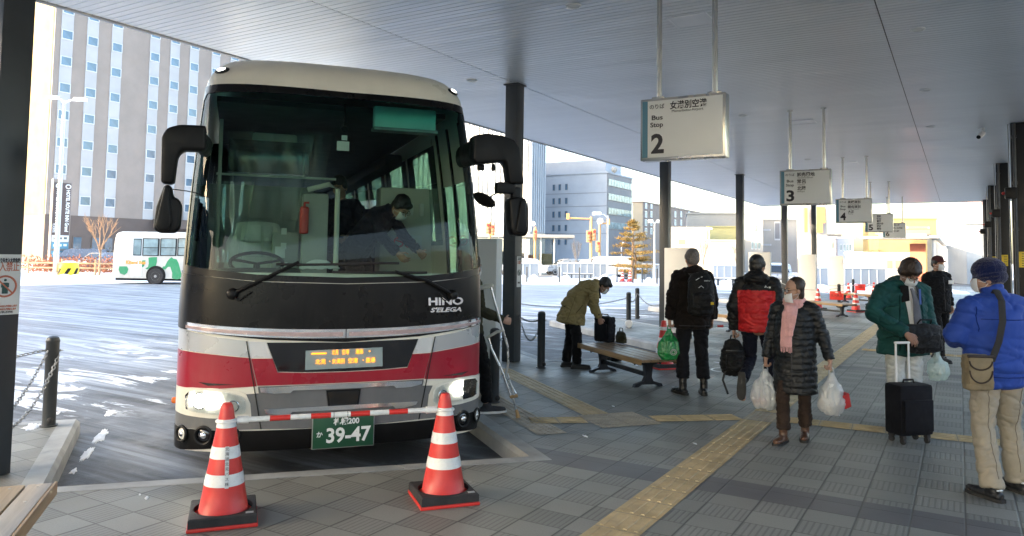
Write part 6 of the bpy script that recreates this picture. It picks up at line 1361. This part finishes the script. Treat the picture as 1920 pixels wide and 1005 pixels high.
# --- woman in the long quilted coat
tow = AWAY + math.pi
p3 = Person('woman in a long black quilted coat and pink scarf carrying two white bags', (-1.32, 7.30, 0), tow - R(32), .875, dict(wrR=V(.285, .05, .84), elR=V(.245, -.03, 1.10), wrL=V(-.35, .03, .86), elL=V(-.265, -.05, 1.11), head=V(.0, .045, 1.575), anR=V(.09, .16, .085), toR=V(.12, .33, .03), knR=V(.10, .10, .49), anL=V(-.07, -.14, .10), toL=V(-.09, .03, .035), knL=V(-.09, -.02, .49)), (R(-7), 0, R(-46)), 'skin', dict(R=dict(d=V(.03, .05, -1), curl=.8, pn=V(-1, 0, 0)), L=dict(d=V(-.06, .05, -1), curl=.8, pn=V(1, 0, 0))), seed=3)
p3.hair('hairbrown', .5, long=.01, shift=.022); p3.mask(.028); p3.glasses()
k3 = p3.coat('f_puff', .43, (.20, .21, .215, .225), (.15, .155, .16, .165), (.076, .068, .060, .052), disp=puffs(.010, .062, .006), sh=.078, name='quilted_coat', collar=.02)
p3.trousers('f_check', (.085, .075, .068, .070, .072), drop=.06)
for q in 'RL': p3.shoe(q, 'boot_brown', 'sole_black', .12)
mb = MB(); J = p3.J; mb.torus(J['neck'] + V(0, .008, .03), (0, .25, 1), .076, .038, 26, 10, sc=(1.05, .95)); mb.torus(J['neck'] + V(0, .014, -.01), (0, .35, 1), .085, .036, 26, 10, sc=(1.05, .95))
mb.sweep([V(.02, .12, 1.40), V(.03, .165, 1.33), V(.045, .175, 1.20), V(.05, .175, 1.06), V(.05, .172, .985)], [(.05, .030), (.062, .026), (.058, .022), (.060, .020), (.060, .018)], side=V(1, .1, 0), n=16, capf=.3)
mb.sweep([V(-.02, .12, 1.38), V(-.01, .165, 1.30), V(.01, .19, 1.18), V(.015, .19, 1.10)], [(.04, .024), (.05, .022), (.045, .02), (.045, .016)], side=V(1, .1, 0), n=16, capf=.3)
sf = p3.part('scarf', mb, 'f_pink', .008, 3, lambda c: .006*nz(c.x*60, c.y*30, c.z*4) + .004*nz(c.x*16, c.y*16, c.z*24)); mb = MB()
for i in range(9): x = -.005 + i*.0135; mb.tube([V(x, .178, .985), V(x + .003*math.sin(i*3), .180, .93 + .008*math.sin(i*5))], .0045, 5)
mb.build('fringe', M['f_pink'], sf)
# --- man in the bottle green coat
p4 = Person('man in a bottle green coat and grey tie looking down at his luggage', (-.50, 8.42, 0), tow + R(7), 1.0, dict(neck=V(0, .03, 1.425), chest=V(0, .0, 1.27), head=V(.0, .125, 1.535), shR=V(.19, .0, 1.375), shL=V(-.19, .0, 1.375), elR=V(.33, .02, 1.13), wrR=V(.16, .285, .965), elL=V(-.27, -.02, 1.10), wrL=V(-.27, .10, .87)), (R(-36), 0, R(-4)), 'skin2', dict(R=dict(d=V(-.35, .6, -.62), curl=.35, pn=V(-.5, -.2, -.8), th=V(-.8, .1, .4)), L=dict(d=V(0, .1, -1), curl=.8, pn=V(1, 0, 0))), seed=4)
p4.hair('hairbrown', 1.7, fringe=.008, grow=.010); p4.mask(); p4.glasses()
k4 = p4.coat('f_green', .19, (.235, .245, .255, .265), (.155, .16, .165, .175), (.092, .086, .076, .066), disp=folds(.010, 5.5, 4), sh=.086, collar=.0, hood=(1.1, .10, .0), name='coat')
p4.trousers('f_white', (.105, .094, .082, .078, .076), drop=.0)
for q in 'RL': p4.shoe(q, 'boot_black')
mb = MB(); mb.grid(lambda u, v: V((u - .5)*(.17*(1 - .55*v) + .0), .150 + .040*math.cos((u - .5)*2.6) - .058*(1 - v)**2.4*1.0 - .0*v, 1.405 - .36*v), 12, 14); sh_ = mb.build('shirt', M['f_shirt'], p4.root, 60)
mb = MB(); mb.sweep([V(.0, .142, 1.385), V(0, .160, 1.36), V(-.005, .195, 1.28), V(-.012, .204, 1.15), V(-.02, .205, 1.03)], [(.017, .010), (.020, .010), (.030, .007), (.040, .006), (.044, .005)], side=V(1, 0, 0), n=10, capf=.3); mb.build('tie', M['f_tie'], p4.root)
mb = MB()
for k in (-1, 1): mb.grid(lambda u, v: V(k*(.035 + .06*u + .012*v), .135 + .045*v**.6 - .035*u - .0*v, 1.43 - .16*v - .02*u), 6, 8)
mb.build('lapel', M['f_black'], p4.root, 60)
mb = MB(); mb.grid(lambda u, v: V(-.045 - .030*u, .188 - .012*u + .008*v, 1.385 - .15*v), 4, 6); mb.build('lining', M['f_lining'], p4.root, 60)
mb = MB(); mb.tube([V(.0, .206, 1.02 + .0), V(.0, .21, .70)], .004); 
# --- man in the bright blue jacket
p5 = Person('man in a bright blue jacket, khaki trousers and navy knit cap, seen from behind', (.215, 6.47, 0), AWAY + R(9), .985, dict(head=V(-.02, .05, 1.565), elL=V(-.29, .06, 1.13), wrL=V(-.15, .24, 1.08), elR=V(.30, .02, 1.12), wrR=V(.23, .20, 1.0), shR=V(.19, -.0, 1.36), shL=V(-.19, .0, 1.36), anL=V(-.15, -.10, .085), toL=V(-.17, .07, .03), knL=V(-.13, .0, .49), anR=V(.19, .04, .085), toR=V(.20, .21, .03), knR=V(.16, .08, .49)), (R(-4), 0, R(46)), 'skin', dict(), seed=5, eyes=True)
p5.mask(); p5.hair('hairgrey', .1)
k5 = p5.coat('f_blue', .10, (.245, .25, .24, .205), (.165, .175, .175, .15), (.092, .084, .074, .062), disp=folds(.008, 5., 5), sh=.088, collar=.075, name='jacket', extra=lambda mb: mb.sweep([p5.J['pelvis'] - V(0, 0, .135), p5.J['pelvis'] - V(0, 0, .09)], [(.20, .148), (.205, .15)], side=V(1, 0, 0), n=24, capf=.3))
t5 = p5.trousers('f_khaki', (.108, .096, .080, .080, .080), disp=folds(.008, 6., 8), drop=.0)
for q in 'RL': p5.shoe(q, 'boot_black', 'sole_black', .0)
mb = MB(); H = p5.H; mb.ell((0, -.014, .058), (.101, .116, .092), M=H); mb.ell((0, -.03, .01), (.098, .104, .075), M=H); mb.torus(H @ V(0, -.014, .018), H.to_3x3() @ V(0, .12, 1), .088, .018, 28, 10, sc=(1, 1.12)); inv5 = H.inverted()
def knit(c): q = inv5 @ c; return (.0012*math.sin(70*math.atan2(q.x, q.y)) + .003*nz(q.x*9, q.y*9, q.z*16)) + .0015*nz(q.x*30, q.y*30, q.z*60)
p5.part('knit_cap', mb, 'f_knit', .006, 3, knit)
mb = MB()
for q in 'RL': t = p5.J['to' + q]; a = p5.J['an' + q]; d = (a - t); d.z = 0; d.normalize(); c = a + d*.058 - V(0, 0, .005); s_ = d.cross(V(0, 0, 1)); mb.sweep([c - s_*.02, c + s_*.02], [(.008, .006)]*2, n=6)
mb.build('heel_reflector', M['reflect'], p5.root)
# --- man in the distance walking towards us
q = at(1757, 480, 12.6); p6 = Person('man in a dark jacket, maroon cap and white mask walking up the platform', (q.x, q.y, 0), tow + R(12), 1.03, dict(anR=V(.09, .15, .085), toR=V(.10, .32, .03), knR=V(.09, .10, .5), anL=V(-.09, -.16, .11), toL=V(-.09, .02, .04), elR=V(.25, -.06, 1.11), wrR=V(.23, .02, .88), wrL=V(-.27, -.02, .88), elL=V(-.26, -.08, 1.11)), (R(-4), 0, R(8)), 'skin', {}, seed=6)
p6.hair('hairblack', .2); p6.mask(); k6 = p6.coat('f_black', .14, (.215, .215, .215, .215), (.145, .15, .15, .15), (.078, .07, .062, .054), collar=.03, disp=folds(.01, 7, 6)); p6.trousers('f_black', drop=.02)
for q in 'RL': p6.shoe(q, 'boot_black')
mb = MB(); H = p6.H; mb.ell((0, -.012, .060), (.083, .100, .075), M=H); mb.ell((0, .085, .045), (.065, .055, .012), M=H); p6.part('cap', mb, 'f_cap', .007, 2)
mb = MB(); mb.box((-.12, .152, 1.28), (.09, .012, .06)); mb.build('name_badge', M['white'], p6.root)
# --- stooping man in the tan coat
p7 = Person('man in a tan coat and white mask stooping over a black bag on the bench', (-4.98, 10.10, 0), AWAY - R(90) + R(6), .99, dict(pelvis=V(0, -.02, .92), waist=V(0, .06, 1.055), chest=V(0, .20, 1.175), neck=V(0, .34, 1.27), head=V(0, .485, 1.235), shR=V(.165, .29, 1.225), shL=V(-.165, .29, 1.225), elR=V(.24, .28, .96), wrR=V(.20, .37, .76), elL=V(-.22, .34, .96), wrL=V(-.16, .42, .76), hipR=V(.088, -.02, .89), hipL=V(-.088, -.02, .89), knR=V(.10, .05, .48), knL=V(-.10, -.01, .48), anR=V(.10, .05, .085), toR=V(.12, .22, .03), anL=V(-.10, -.07, .085), toL=V(-.11, .10, .03)), (R(-46), 0, R(-14)), 'skin2', dict(R=dict(d=V(-.1, .35, -.9), curl=.8, pn=V(-1, 0, 0)), L=dict(d=V(.1, .3, -.9), curl=.8, pn=V(1, 0, 0))), seed=7)
p7.hair('hairblack', .9, fringe=.004); p7.mask(); p7.glasses()
def skirt7(mb): mb.sweep([V(0, .10, 1.10), V(0, .04, .92), V(0, -.02, .74), V(0, -.03, .67)], [(.19, .15), (.205, .18), (.225, .215), (.23, .225)], side=V(1, 0, 0), n=26, capf=.1)
k7 = p7.coat('f_tan', .05, (.20, .20, .20, .20), (.145, .15, .16, .165), (.080, .074, .064, .055), disp=folds(.012, 6.5, 7), sh=.082, collar=.05, name='coat', extra=skirt7)
p7.trousers('f_black', (.098, .09, .078, .076, .076), drop=.0)
for q in 'RL': p7.shoe(q, 'boot_black')
mb = MB(); mb.sweep([V(.02, .385, 1.20), V(.02, .40, 1.12), V(.0, .42, 1.05)], [(.05, .03), (.05, .024), (.05, .018)], side=V(1, 0, 0), n=12, capf=.4); p7.part('neckerchief', mb, 'f_navy', .009, 2)
mb = MB()
for q, sx_ in (('R', 1), ('L', -1)): c = lerp(p7.J['elL' if sx_ < 0 else 'elR'], p7.J['wrL' if sx_ < 0 else 'wrR'], .72); mb.ell(c + V(sx_*.062, 0, 0), (.008, .014, .014), nu=8, nv=6)
mb.build('cuff_button', M['hairbrown'], p7.root)
# --- person with crutches at the coach door
p8 = Person('person with a crutch in an olive jacket and grey shoes, half hidden by the coach', (-4.465, 6.60, 0), AWAY - R(90) + R(28), .98, dict(elR=V(.26, .02, 1.10), wrR=V(.26, .28, .99), elL=V(-.24, -.03, 1.1), anR=V(.12, .17, .085), toR=V(.15, .35, .03), knR=V(.11, .14, .49), head=V(0, .03, 1.565)), (R(-8), 0, R(10)), 'skin', dict(R=dict(d=V(-.1, 1., -.1), curl=.75, pn=V(-1, 0, -.2), th=V(0, .2, 1))), seed=8)
p8.hair('hairbrown', 1.2, long=.10); p8.mask(); p8.coat('f_olive', .10, disp=folds(.01, 7, 8)); p8.trousers('f_black', drop=.04)
for q in 'RL': p8.shoe(q, 'shoe_grey', 'sole_white')
# --- driver and passenger inside the coach
cm = coach.matrix_basis; cl2w = lambda u, v, z: Matrix.Translation((-4.215, 4.475, -.15)) @ Matrix.Rotation(math.atan2(.779, .627), 4, 'Z') @ V(u, v, z)
RZC = math.atan2(.779, .627)
p9 = Person('man in a dark jacket, glasses and white mask leaning over inside the coach', cl2w(.40, 1.62, .91), RZC + R(-130), 1.0, dict(pelvis=V(0, -.10, .93), waist=V(0, .0, 1.09), chest=V(0, .14, 1.22), neck=V(0, .27, 1.33), head=V(0, .40, 1.36), shR=V(.17, .20, 1.29), shL=V(-.17, .20, 1.29), elR=V(.24, .32, 1.06), wrR=V(.20, .48, .90), elL=V(-.22, .34, 1.06), wrL=V(-.18, .52, .92), hipR=V(.088, -.10, .90), hipL=V(-.088, -.10, .90), knR=V(.10, .0, .5), knL=V(-.10, .0, .5)), (R(-42), 0, R(-15)), 'skin', {}, seed=9)
p9.hair('hairblack', .9, fringe=.004); p9.mask(); p9.glasses(); p9.coat('f_navy', .08, disp=folds(.01, 7, 9), collar=.03); p9.trousers('f_black')
for q in 'RL': p9.shoe(q, 'boot_black')
p10 = Person('passenger in a dark blue jacket half hidden inside the coach beside the leaning man', cl2w(.22, 2.35, 1.24 - .25), RZC + R(150), .98, dict(elL=V(-.28, .06, 1.12), wrL=V(-.20, .25, 1.0)), (R(-20), 0, R(0)), 'skin', {}, seed=10)
p10.hair('hairblack', .9); p10.coat('f_navy', .10, disp=folds(.01, 7, 10)); p10.trousers('f_black')
for q in 'RL': p10.shoe(q, 'boot_black')
seam(p3, k3, (.0, .5, 1.25), (.0, .5, .52), (0, -1, 0), 'ink', .005, 'zip'); seam(p3, k3, (.14, .5, .98), (.19, .5, .80), (0, -1, 0), 'ink', .004, 'pocket_edge'); seam(p3, k3, (-.14, .5, .98), (-.19, .5, .80), (0, -1, 0), 'ink', .004, 'pocket_edge')
M['f_greendark'] = fabric('dark_green_piping', (.003, .026, .026)); M['f_bluedark'] = fabric('dark_blue_seam', (.005, .022, .16)); M['f_khakidark'] = fabric('khaki_seam', (.15, .13, .10)); M['f_tandark'] = fabric('tan_seam', (.10, .075, .035))
for x in (-.115, .115): seam(p4, k4, (x, .5, 1.33), (x*1.15, .5, .78), (0, -1, 0), 'f_greendark', .006, 'placket')
seam(p4, k4, (.15, .5, .93), (.23, .5, .90), (0, -1, 0), 'f_greendark', .006, 'pocket_edge'); seam(p4, k4, (-.15, .5, .93), (-.23, .5, .90), (0, -1, 0), 'f_greendark', .006, 'pocket_edge'); seam(p4, k4, (.13, .5, 1.22), (.21, .5, 1.20), (0, -1, 0), 'f_greendark', .004, 'pocket_edge')
seam(p5, k5, (-.20, -.5, 1.27), (.20, -.5, 1.27), (0, 1, 0), 'f_bluedark', .0035, 'yoke_seam', 28); seam(p5, k5, (-.19, -.5, .86), (.19, -.5, .86), (0, 1, 0), 'f_bluedark', .004, 'hem_seam', 28); seam(p5, k5, (-.235, -.5, 1.36), (-.21, -.5, 1.18), (0, 1, 0), 'f_bluedark', .0035, 'sleeve_seam'); seam(p5, k5, (.235, -.5, 1.36), (.21, -.5, 1.18), (0, 1, 0), 'f_bluedark', .0035, 'sleeve_seam')
seam(p5, t5, (0, -.5, .97), (.0, -.5, .80), (0, 1, 0), 'f_khakidark', .003, 'seat_seam')
for x in (-.085, .085): seam(p5, t5, (x - .05, -.5, .86), (x + .05, -.5, .86), (0, 1, 0), 'f_khakidark', .003, 'back_pocket'); seam(p5, t5, (x*1.7, -.5, .80), (x*1.75, -.5, .16), (0, 1, 0), 'f_khakidark', .0025, 'leg_seam', 30)
seam(p7, k7, (.6, .12, .95), (.6, .01, .83), (-1, 0, 0), 'f_tandark', .006, 'pocket_edge'); seam(p7, k7, (.6, .02, 1.10), (.6, -.12, .72), (-1, 0, 0), 'f_tandark', .003, 'side_seam'); seam(p1, k1, (-.18, -.5, .80), (.18, -.5, .80), (0, 1, 0), 'ink', .004, 'hem_seam', 28); seam(p6, k6, (0, .5, 1.36), (0, .5, .82), (0, -1, 0), 'ink', .006, 'zip')
# ------------------------------------------------------------------ bags and luggage
M['bag_green'] = plastic_bag('green_plastic', (.02, .42, .10), .12); M['bag_white'] = plastic_bag('white_plastic', (.84, .86, .87), .30); M['bag_pale'] = plastic_bag('pale_green_plastic', (.68, .80, .78), .15)
M['packblack'] = fabric('black_pack_nylon', (.005, .005, .006), .6, .3, 240., .3, .28); M['case_black'] = fabric('navy_case_cloth', (.005, .0055, .009), .75, .25, 260., .3); M['beige'] = fabric('beige_canvas', (.24, .195, .125), .85, .18); M['darkbrown'] = mat('dark_brown_trim', (.03, .018, .012), .5, 0, .2, 9.); M['strap'] = fabric('grey_webbing', (.04, .04, .042), .8, .1); M['can_red'] = mat('red_packet', (.42, .03, .03), .4, 0, .2, 12.); M['packet'] = mat('grey_packet', (.34, .35, .32), .5, 0, .4, 22.)
def W(p, v): return p.root.matrix_basis.copy() if False else (Matrix.Translation(p.root.location) @ Matrix.Rotation(p.root.rotation_euler.z, 4, 'Z') @ Matrix.Scale(p.root.scale[0], 4)) @ Vector(v)
def sag_bag(label, top, h, w, d, m, rz, seed, fill=None, ties=False, name='plastic_bag'):
    o = thing(name, label, 'bag', top, rz); mb = MB()
    mb.sweep([(0, 0, -.03), (0, 0, -.10), (0, 0, -h*.45), (0, 0, -h*.78), (0, 0, -h*.97)], [(.020, .016), (w*.42, d*.35), (w*.86, d*.8), (w, d), (w*.78, d*.72)], side=V(1, 0, 0), n=28, capf=.35)
    dp = lambda c: (.020*nz(c.x*9 + seed, c.y*9, c.z*5) + .012*nz(c.x*22, c.y*22 + seed, c.z*9) - .016*(1 - abs(nz(c.x*16 + seed, c.y*16, c.z*4)))**6 - .008*(1 - abs(nz(c.x*34, c.y*34, c.z*14)))**6)*min(1, -c.z*5)
    link('bag_body', blob(mb, .008, 2, dp, None, [M[m]], 'bag_body'), o)
    mb = MB()
    for k in (-1, 1): mb.sweep([(k*.012, 0, -.10), (k*.022, 0, -.03), (k*.016, 0, .01), (0, 0, .022)], [(.022, .005), (.016, .005), (.012, .005), (.010, .005)], side=V(0, 1, 0), n=8, capf=.3)
    mb.build('handle', M[m], o)
    for (x, y, z, sx_, sy_, sz_, mm, a) in fill or (): mb = MB(); mb.box((0, 0, 0), (sx_, sy_, sz_), bev=.008); q = mb.build('contents', M[mm], o); q.location = (x, y, z); q.rotation_euler = (.1, a, .3)
    return o
sag_bag('bright green plastic carrier bag held by the man in black', W(p1, (-.268, .03, .775)), .40, .15, .10, 'bag_green', AWAY, 1)
gbm = MB(); gbm.torus((0, 0, 0), (0, 1, 0), .035, .003, 20, 5); gbm.torus((0, 0, 0), (0, 1, 0), .020, .003, 20, 5)
e2 = gbm.build('printed_ring', M['offwhite'], bpy.data.objects['plastic_bag']); e2.location = (.03, -.112, -.30)
sag_bag('full white plastic bag of shopping at the woman\'s right hand', W(p3, (.290, .06, .755)), .385, .145, .10, 'bag_white', AWAY, 2, [(.05, -.01, -.29, .13, .08, .07, 'packet', .15), (-.04, .0, -.32, .10, .08, .05, 'can_red', .05), (.0, .02, -.22, .09, .06, .12, 'paper', .2)])
sag_bag('bluish white plastic bag with a red packet at the woman\'s left hand', W(p3, (-.362, .04, .775)), .385, .125, .10, 'bag_white', AWAY, 5, [(.115, .0, -.27, .07, .07, .13, 'can_red', -.3), (.0, .0, -.22, .12, .08, .2, 'paper', .1)])
sag_bag('small pale plastic bag held behind the black rucksack', W(p2, (-.30, .08, .76)), .22, .09, .08, 'bag_white', AWAY, 6)
sag_bag('pale green plastic bag hanging from the green-coated man\'s left hand', W(p4, (-.275, .12, .80)), .30, .105, .09, 'bag_pale', AWAY, 7)
# worn backpack
bk = thing('backpack', 'black backpack with a yellow tag worn by the man in black', 'backpack', W(p1, (.03, -.235, 1.19)), p1.root.rotation_euler.z)
mb = MB(); mb.sweep([(0, 0, -.25), (0, -.01, -.05), (0, .01, .14), (0, .03, .22)], [(.155, .085), (.165, .10), (.15, .085), (.11, .05)], side=V(1, 0, 0), n=24, capf=.35); mb.sweep([(0, -.09, -.17), (0, -.10, -.03)], [(.12, .04), (.12, .04)], side=V(1, 0, 0), n=18, capf=.5)
link('pack_body', blob(mb, .009, 3, folds(.006, 12, 3), None, [M['packblack']], 'pack_body'), bk)
mb = MB(); mb.box((.10, -.130, -.12), (.036, .006, .032), bev=.002); mb.build('yellow_tag', M['yellow'], bk)
mb = MB(); mb.tube([(-.06, -.125, .06), (-.03, -.128, .085), (.0, -.125, .06)], .0035, 5); mb.tube([(-.09, -.11, .15), (-.05, -.115, .175)], .004, 5); mb.tube([(-.03, -.112, .185), (-.01, -.11, .19)], .004, 5); mb.text('outdoor', TM((.045, -.118, .145), (1, 0, 0), (0, 0, 1)), .022, .003, 0, .075); mb.build('reflective_piping', M['reflect'], bk)
mb = MB(); mb.sweep([(.165, .02, .10), (.18, .03, -.15), (.175, .02, -.30)], [(.012, .004)]*3, n=6, capf=0)
for k in (-1, 1): mb.sweep([(k*.09, .06, .20), (k*.11, .17, .25), (k*.12, .30, .16), (k*.13, .33, -.02)], [(.026, .007)]*4, n=8, capf=0)
mb.build('strap', M['strap'], bk)
# rucksack in the hand of the red jacket man
rk = thing('rucksack', 'black rucksack with loose straps held by the red-jacketed man', 'rucksack', W(p2, (-.275, -.02, .765)), p2.root.rotation_euler.z + R(22))
mb = MB(); mb.sweep([(0, 0, -.06), (0, -.01, -.18), (0, 0, -.34), (0, .01, -.43)], [(.085, .055), (.135, .095), (.155, .11), (.12, .09)], side=V(1, 0, 0), n=24, capf=.4); mb.sweep([(0, -.10, -.22), (0, -.11, -.37)], [(.10, .04)]*2, side=V(1, 0, 0), n=16, capf=.5)
link('pack_body', blob(mb, .009, 3, folds(.008, 11, 9), None, [M['packblack']], 'pack_body'), rk)
mb = MB(); mb.tube([(-.03, 0, -.06), (-.02, 0, .0), (.02, 0, .0), (.03, 0, -.06)], .008); mb.sweep([(-.10, -.06, -.40), (-.13, -.08, -.50), (-.10, -.08, -.58), (-.07, -.07, -.66)], [(.012, .003)]*4, n=6, capf=0); mb.sweep([(.07, -.07, -.42), (.05, -.09, -.52), (.06, -.09, -.57)], [(.012, .003)]*3, n=6, capf=0); mb.build('strap', M['strap'], rk)
mb = MB()
for z in (-.16, -.22): mb.grid(lambda u, v: V((u - .5)*.2, -.098 - .03*math.cos((u - .5)*2.4) - .0, z + (v - .5)*.012), 8, 2)
mb.build('zip', M['darksteel'], rk)
# rolling suitcase
cq = G(1705, 829); su = thing('rolling_suitcase', 'black rolling suitcase with a raised white handle in front of the green coat', 'suitcase', (cq.x, cq.y, 0), tow + R(14)); cw_, ch, cdp = .36, .46, .21
mb = MB(); mb.box((0, 0, .075 + ch/2), (cw_, cdp, ch), bev=.035); mb.build('shell', M['case_black'], su)
mb = MB(); mb.box((0, cdp/2 + .012, .075 + ch*.40), (cw_*.86, .03, ch*.62), bev=.014); mb.build('front_pocket', M['case_black'], su)
mb = MB()
for x in (-.07, .07): mb.box((x, -cdp/2 + .035, .075 + ch + .08), (.020, .014, .18)); mb.box((x, -cdp/2 + .035, .075 + ch + .255), (.016, .010, .20))
mb.box((0, -cdp/2 + .035, .075 + ch + .36), (.17, .024, .022), bev=.01); mb.build('handle', M['white'], su)
for x in (-.13, .13):
    for y in (-.07, .07): mb = MB(); mb.lathe([(.006, -.012), (.028, -.012), (.03, 0), (.028, .012), (.006, .012)], 16, M=TM((x, y, .030), (0, 1, 0), (0, 0, 1))); mb.box((x, y, .065), (.04, .05, .03), bev=.008); mb.build('wheel', M['rubber'], su)
mb = MB(); mb.tube([(-.06, 0, .075 + ch), (-.05, 0, .075 + ch + .03), (.05, 0, .075 + ch + .03), (.06, 0, .075 + ch)], .01); mb.build('grip', M['packblack'], su)
# briefcase across the green coat
bc = thing('shoulder_briefcase', 'black shoulder briefcase hanging in front of the green coat', 'briefcase', W(p4, (-.05, .245, .925)), p4.root.rotation_euler.z + R(3))
mb = MB(); mb.sweep([(0, 0, -.13), (0, .01, .0), (0, 0, .11)], [(.205, .05), (.20, .06), (.19, .045)], side=V(1, 0, 0), n=24, capf=.5); mb.sweep([(0, .05, -.10), (0, .055, .03)], [(.16, .025)]*2, side=V(1, 0, 0), n=18, capf=.4)
link('case_body', blob(mb, .009, 2, folds(.007, 9, 2), None, [M['packblack']], 'case_body'), bc); mb = MB(); mb.tube([(-.07, .0, .13), (-.06, .03, .17), (.06, .03, .17), (.07, .0, .13)], .008); mb.build('handle', M['packblack'], bc)
# canvas shoulder bag of the blue jacket man
sb_ = thing('canvas_bag', 'beige canvas shoulder bag with dark trim worn over the blue jacket', 'shoulder bag', W(p5, (-.275, -.13, .90)), p5.root.rotation_euler.z + R(-14))
mb = MB(); mb.box((0, 0, 0), (.19, .10, .25), bev=.03); link('bag_body', blob(mb, .009, 3, folds(.004, 14, 3), None, [M['beige']], 'bag_body'), sb_)
mb = MB(); mb.box((-.01, -.058, .02), (.155, .02, .19), bev=.009); mb.build('flap', M['beige'], sb_)
mb = MB(); mb.tube([(-.085 + .15*(1 - math.cos(a))/2, -.072, .02 - .085*math.sin(a)) for a in np.linspace(0, math.pi, 14)], .006, 6); mb.tube([(-.085 + .15*(1 - math.cos(a))/2, -.072, .085 - .06*math.sin(a)) for a in np.linspace(0, math.pi, 14)], .006, 6); mb.tube([(-.09, -.06, .115), (.08, -.06, .115)], .012, 6); mb.build('trim', M['darkbrown'], sb_)
mb = MB(); mb.sweep([(.085, -.02, .08), (.125, -.045, .22), (.15, -.05, .36), (.165, -.015, .50), (.18, .08, .57), (.22, .22, .50)], [(.024, .006)]*6, side=V(1, 0, 0), n=8, capf=0); mb.build('strap', M['strap'], sb_)
# bags on the bench
bb = W(p7, (.0, .50, 0)); bg = thing('travel_bag', 'tall black travel bag standing on the bench under the stooping man\'s hands', 'bag', (bb.x, bb.y, .384), RZB + R(20))
mb = MB(); mb.box((0, 0, .19), (.30, .18, .38), bev=.035); link('bag_body', blob(mb, .009, 3, folds(.006, 10, 4), None, [M['case_black']], 'bag_body'), bg); mb = MB(); mb.box((0, -.098, .16), (.24, .02, .24), bev=.009); mb.build('pocket', M['case_black'], bg); mb = MB(); mb.tube([(-.07, 0, .37), (-.06, 0, .41), (.06, 0, .41), (.07, 0, .37)], .009); mb.build('handle', M['packblack'], bg)
bb2 = W(p7, (.05, .74, 0)); hb = thing('handbag', 'small grey brown handbag behind the black bag on the bench', 'handbag', (bb2.x, bb2.y, .384), RZB); mb = MB(); mb.sweep([(0, 0, .0), (0, 0, .09), (0, 0, .15)], [(.13, .07), (.13, .065), (.10, .04)], side=V(1, 0, 0), n=20, capf=.2); link('bag_body', blob(mb, .009, 3, folds(.006, 10, 6), None, [M['f_olive']], 'bag_body'), hb); mb = MB(); mb.tube([(-.06, 0, .14), (-.04, 0, .21), (.04, 0, .21), (.06, 0, .14)], .007); mb.build('handle', M['darkbrown'], hb)
q = G(1150, 676); ub = thing('holdall', 'dark holdall standing on the ground under the bench', 'bag', (q.x, q.y, 0), RZB); mb = MB(); mb.box((0, 0, .13), (.30, .2, .26), bev=.05); link('bag_body', blob(mb, .010, 3, folds(.006, 10, 8), None, [M['packblack']], 'bag_body'), ub); mb = MB(); mb.tube([(-.07, 0, .25), (-.05, 0, .30), (.05, 0, .30), (.07, 0, .25)], .009); mb.build('handle', M['strap'], ub)
# crutch
M['alu'] = mat('aluminium', (.72, .73, .74), .3, .9, .1, 9.); M['caprub'] = mat('tan_rubber', (.46, .29, .13), .6, 0, .1, 9.); M['pad'] = mat('pale_foam_pad', (.62, .60, .55), .7, 0, .1, 9.)
def cpt(px, py): 
    d = ray(px, py); B0 = Vector((-3.905, 6.66, 0)); k = AF.dot(B0 - Vector((0, 0, CAM_H))); return Vector((0, 0, CAM_H)) + d*(k/F_PX)
cr_ = thing('crutch', 'aluminium crutch with a tan rubber foot held beside the coach', 'crutch', (-3.905, 6.66, 0)); O_ = Vector((-3.905, 6.66, 0)); c_ = lambda px, py: cpt(px, py) - O_
mb = MB(); mb.tube([c_(920, 537), c_(926, 560), c_(952, 650), c_(953, 680), c_(948, 705), c_(967, 738)], .0115, 8); mb.tube([c_(915, 632), c_(922, 655), c_(935, 682), c_(943, 700), c_(957, 742)], .0115, 8); mb.tube([c_(951, 700), c_(964, 742)], .011, 8); mb.tube([c_(961, 742), c_(969, 776)], .010, 8); mb.build('shaft', M['alu'], cr_)
mb = MB(); mb.sweep([c_(895, 541), c_(912, 537), c_(922, 535)], [.022, .026, .02], n=12); mb.build('arm_pad', M['pad'], cr_); mb = MB(); mb.sweep([c_(913, 633), c_(932, 622), c_(944, 620)], [.014, .016, .012], n=12); mb.build('hand_grip', M['pad'], cr_)
mb = MB(); mb.sweep([c_(957, 744), c_(970, 742)], [.017, .017], n=12, capf=.4); mb.build('clamp', M['caprub'], cr_); mb = MB(); mb.sweep([c_(968, 768), c_(971, 779), c_(972, 785)], [.013, .021, .024], n=14, capf=.3); mb.build('rubber_foot', M['caprub'], cr_)
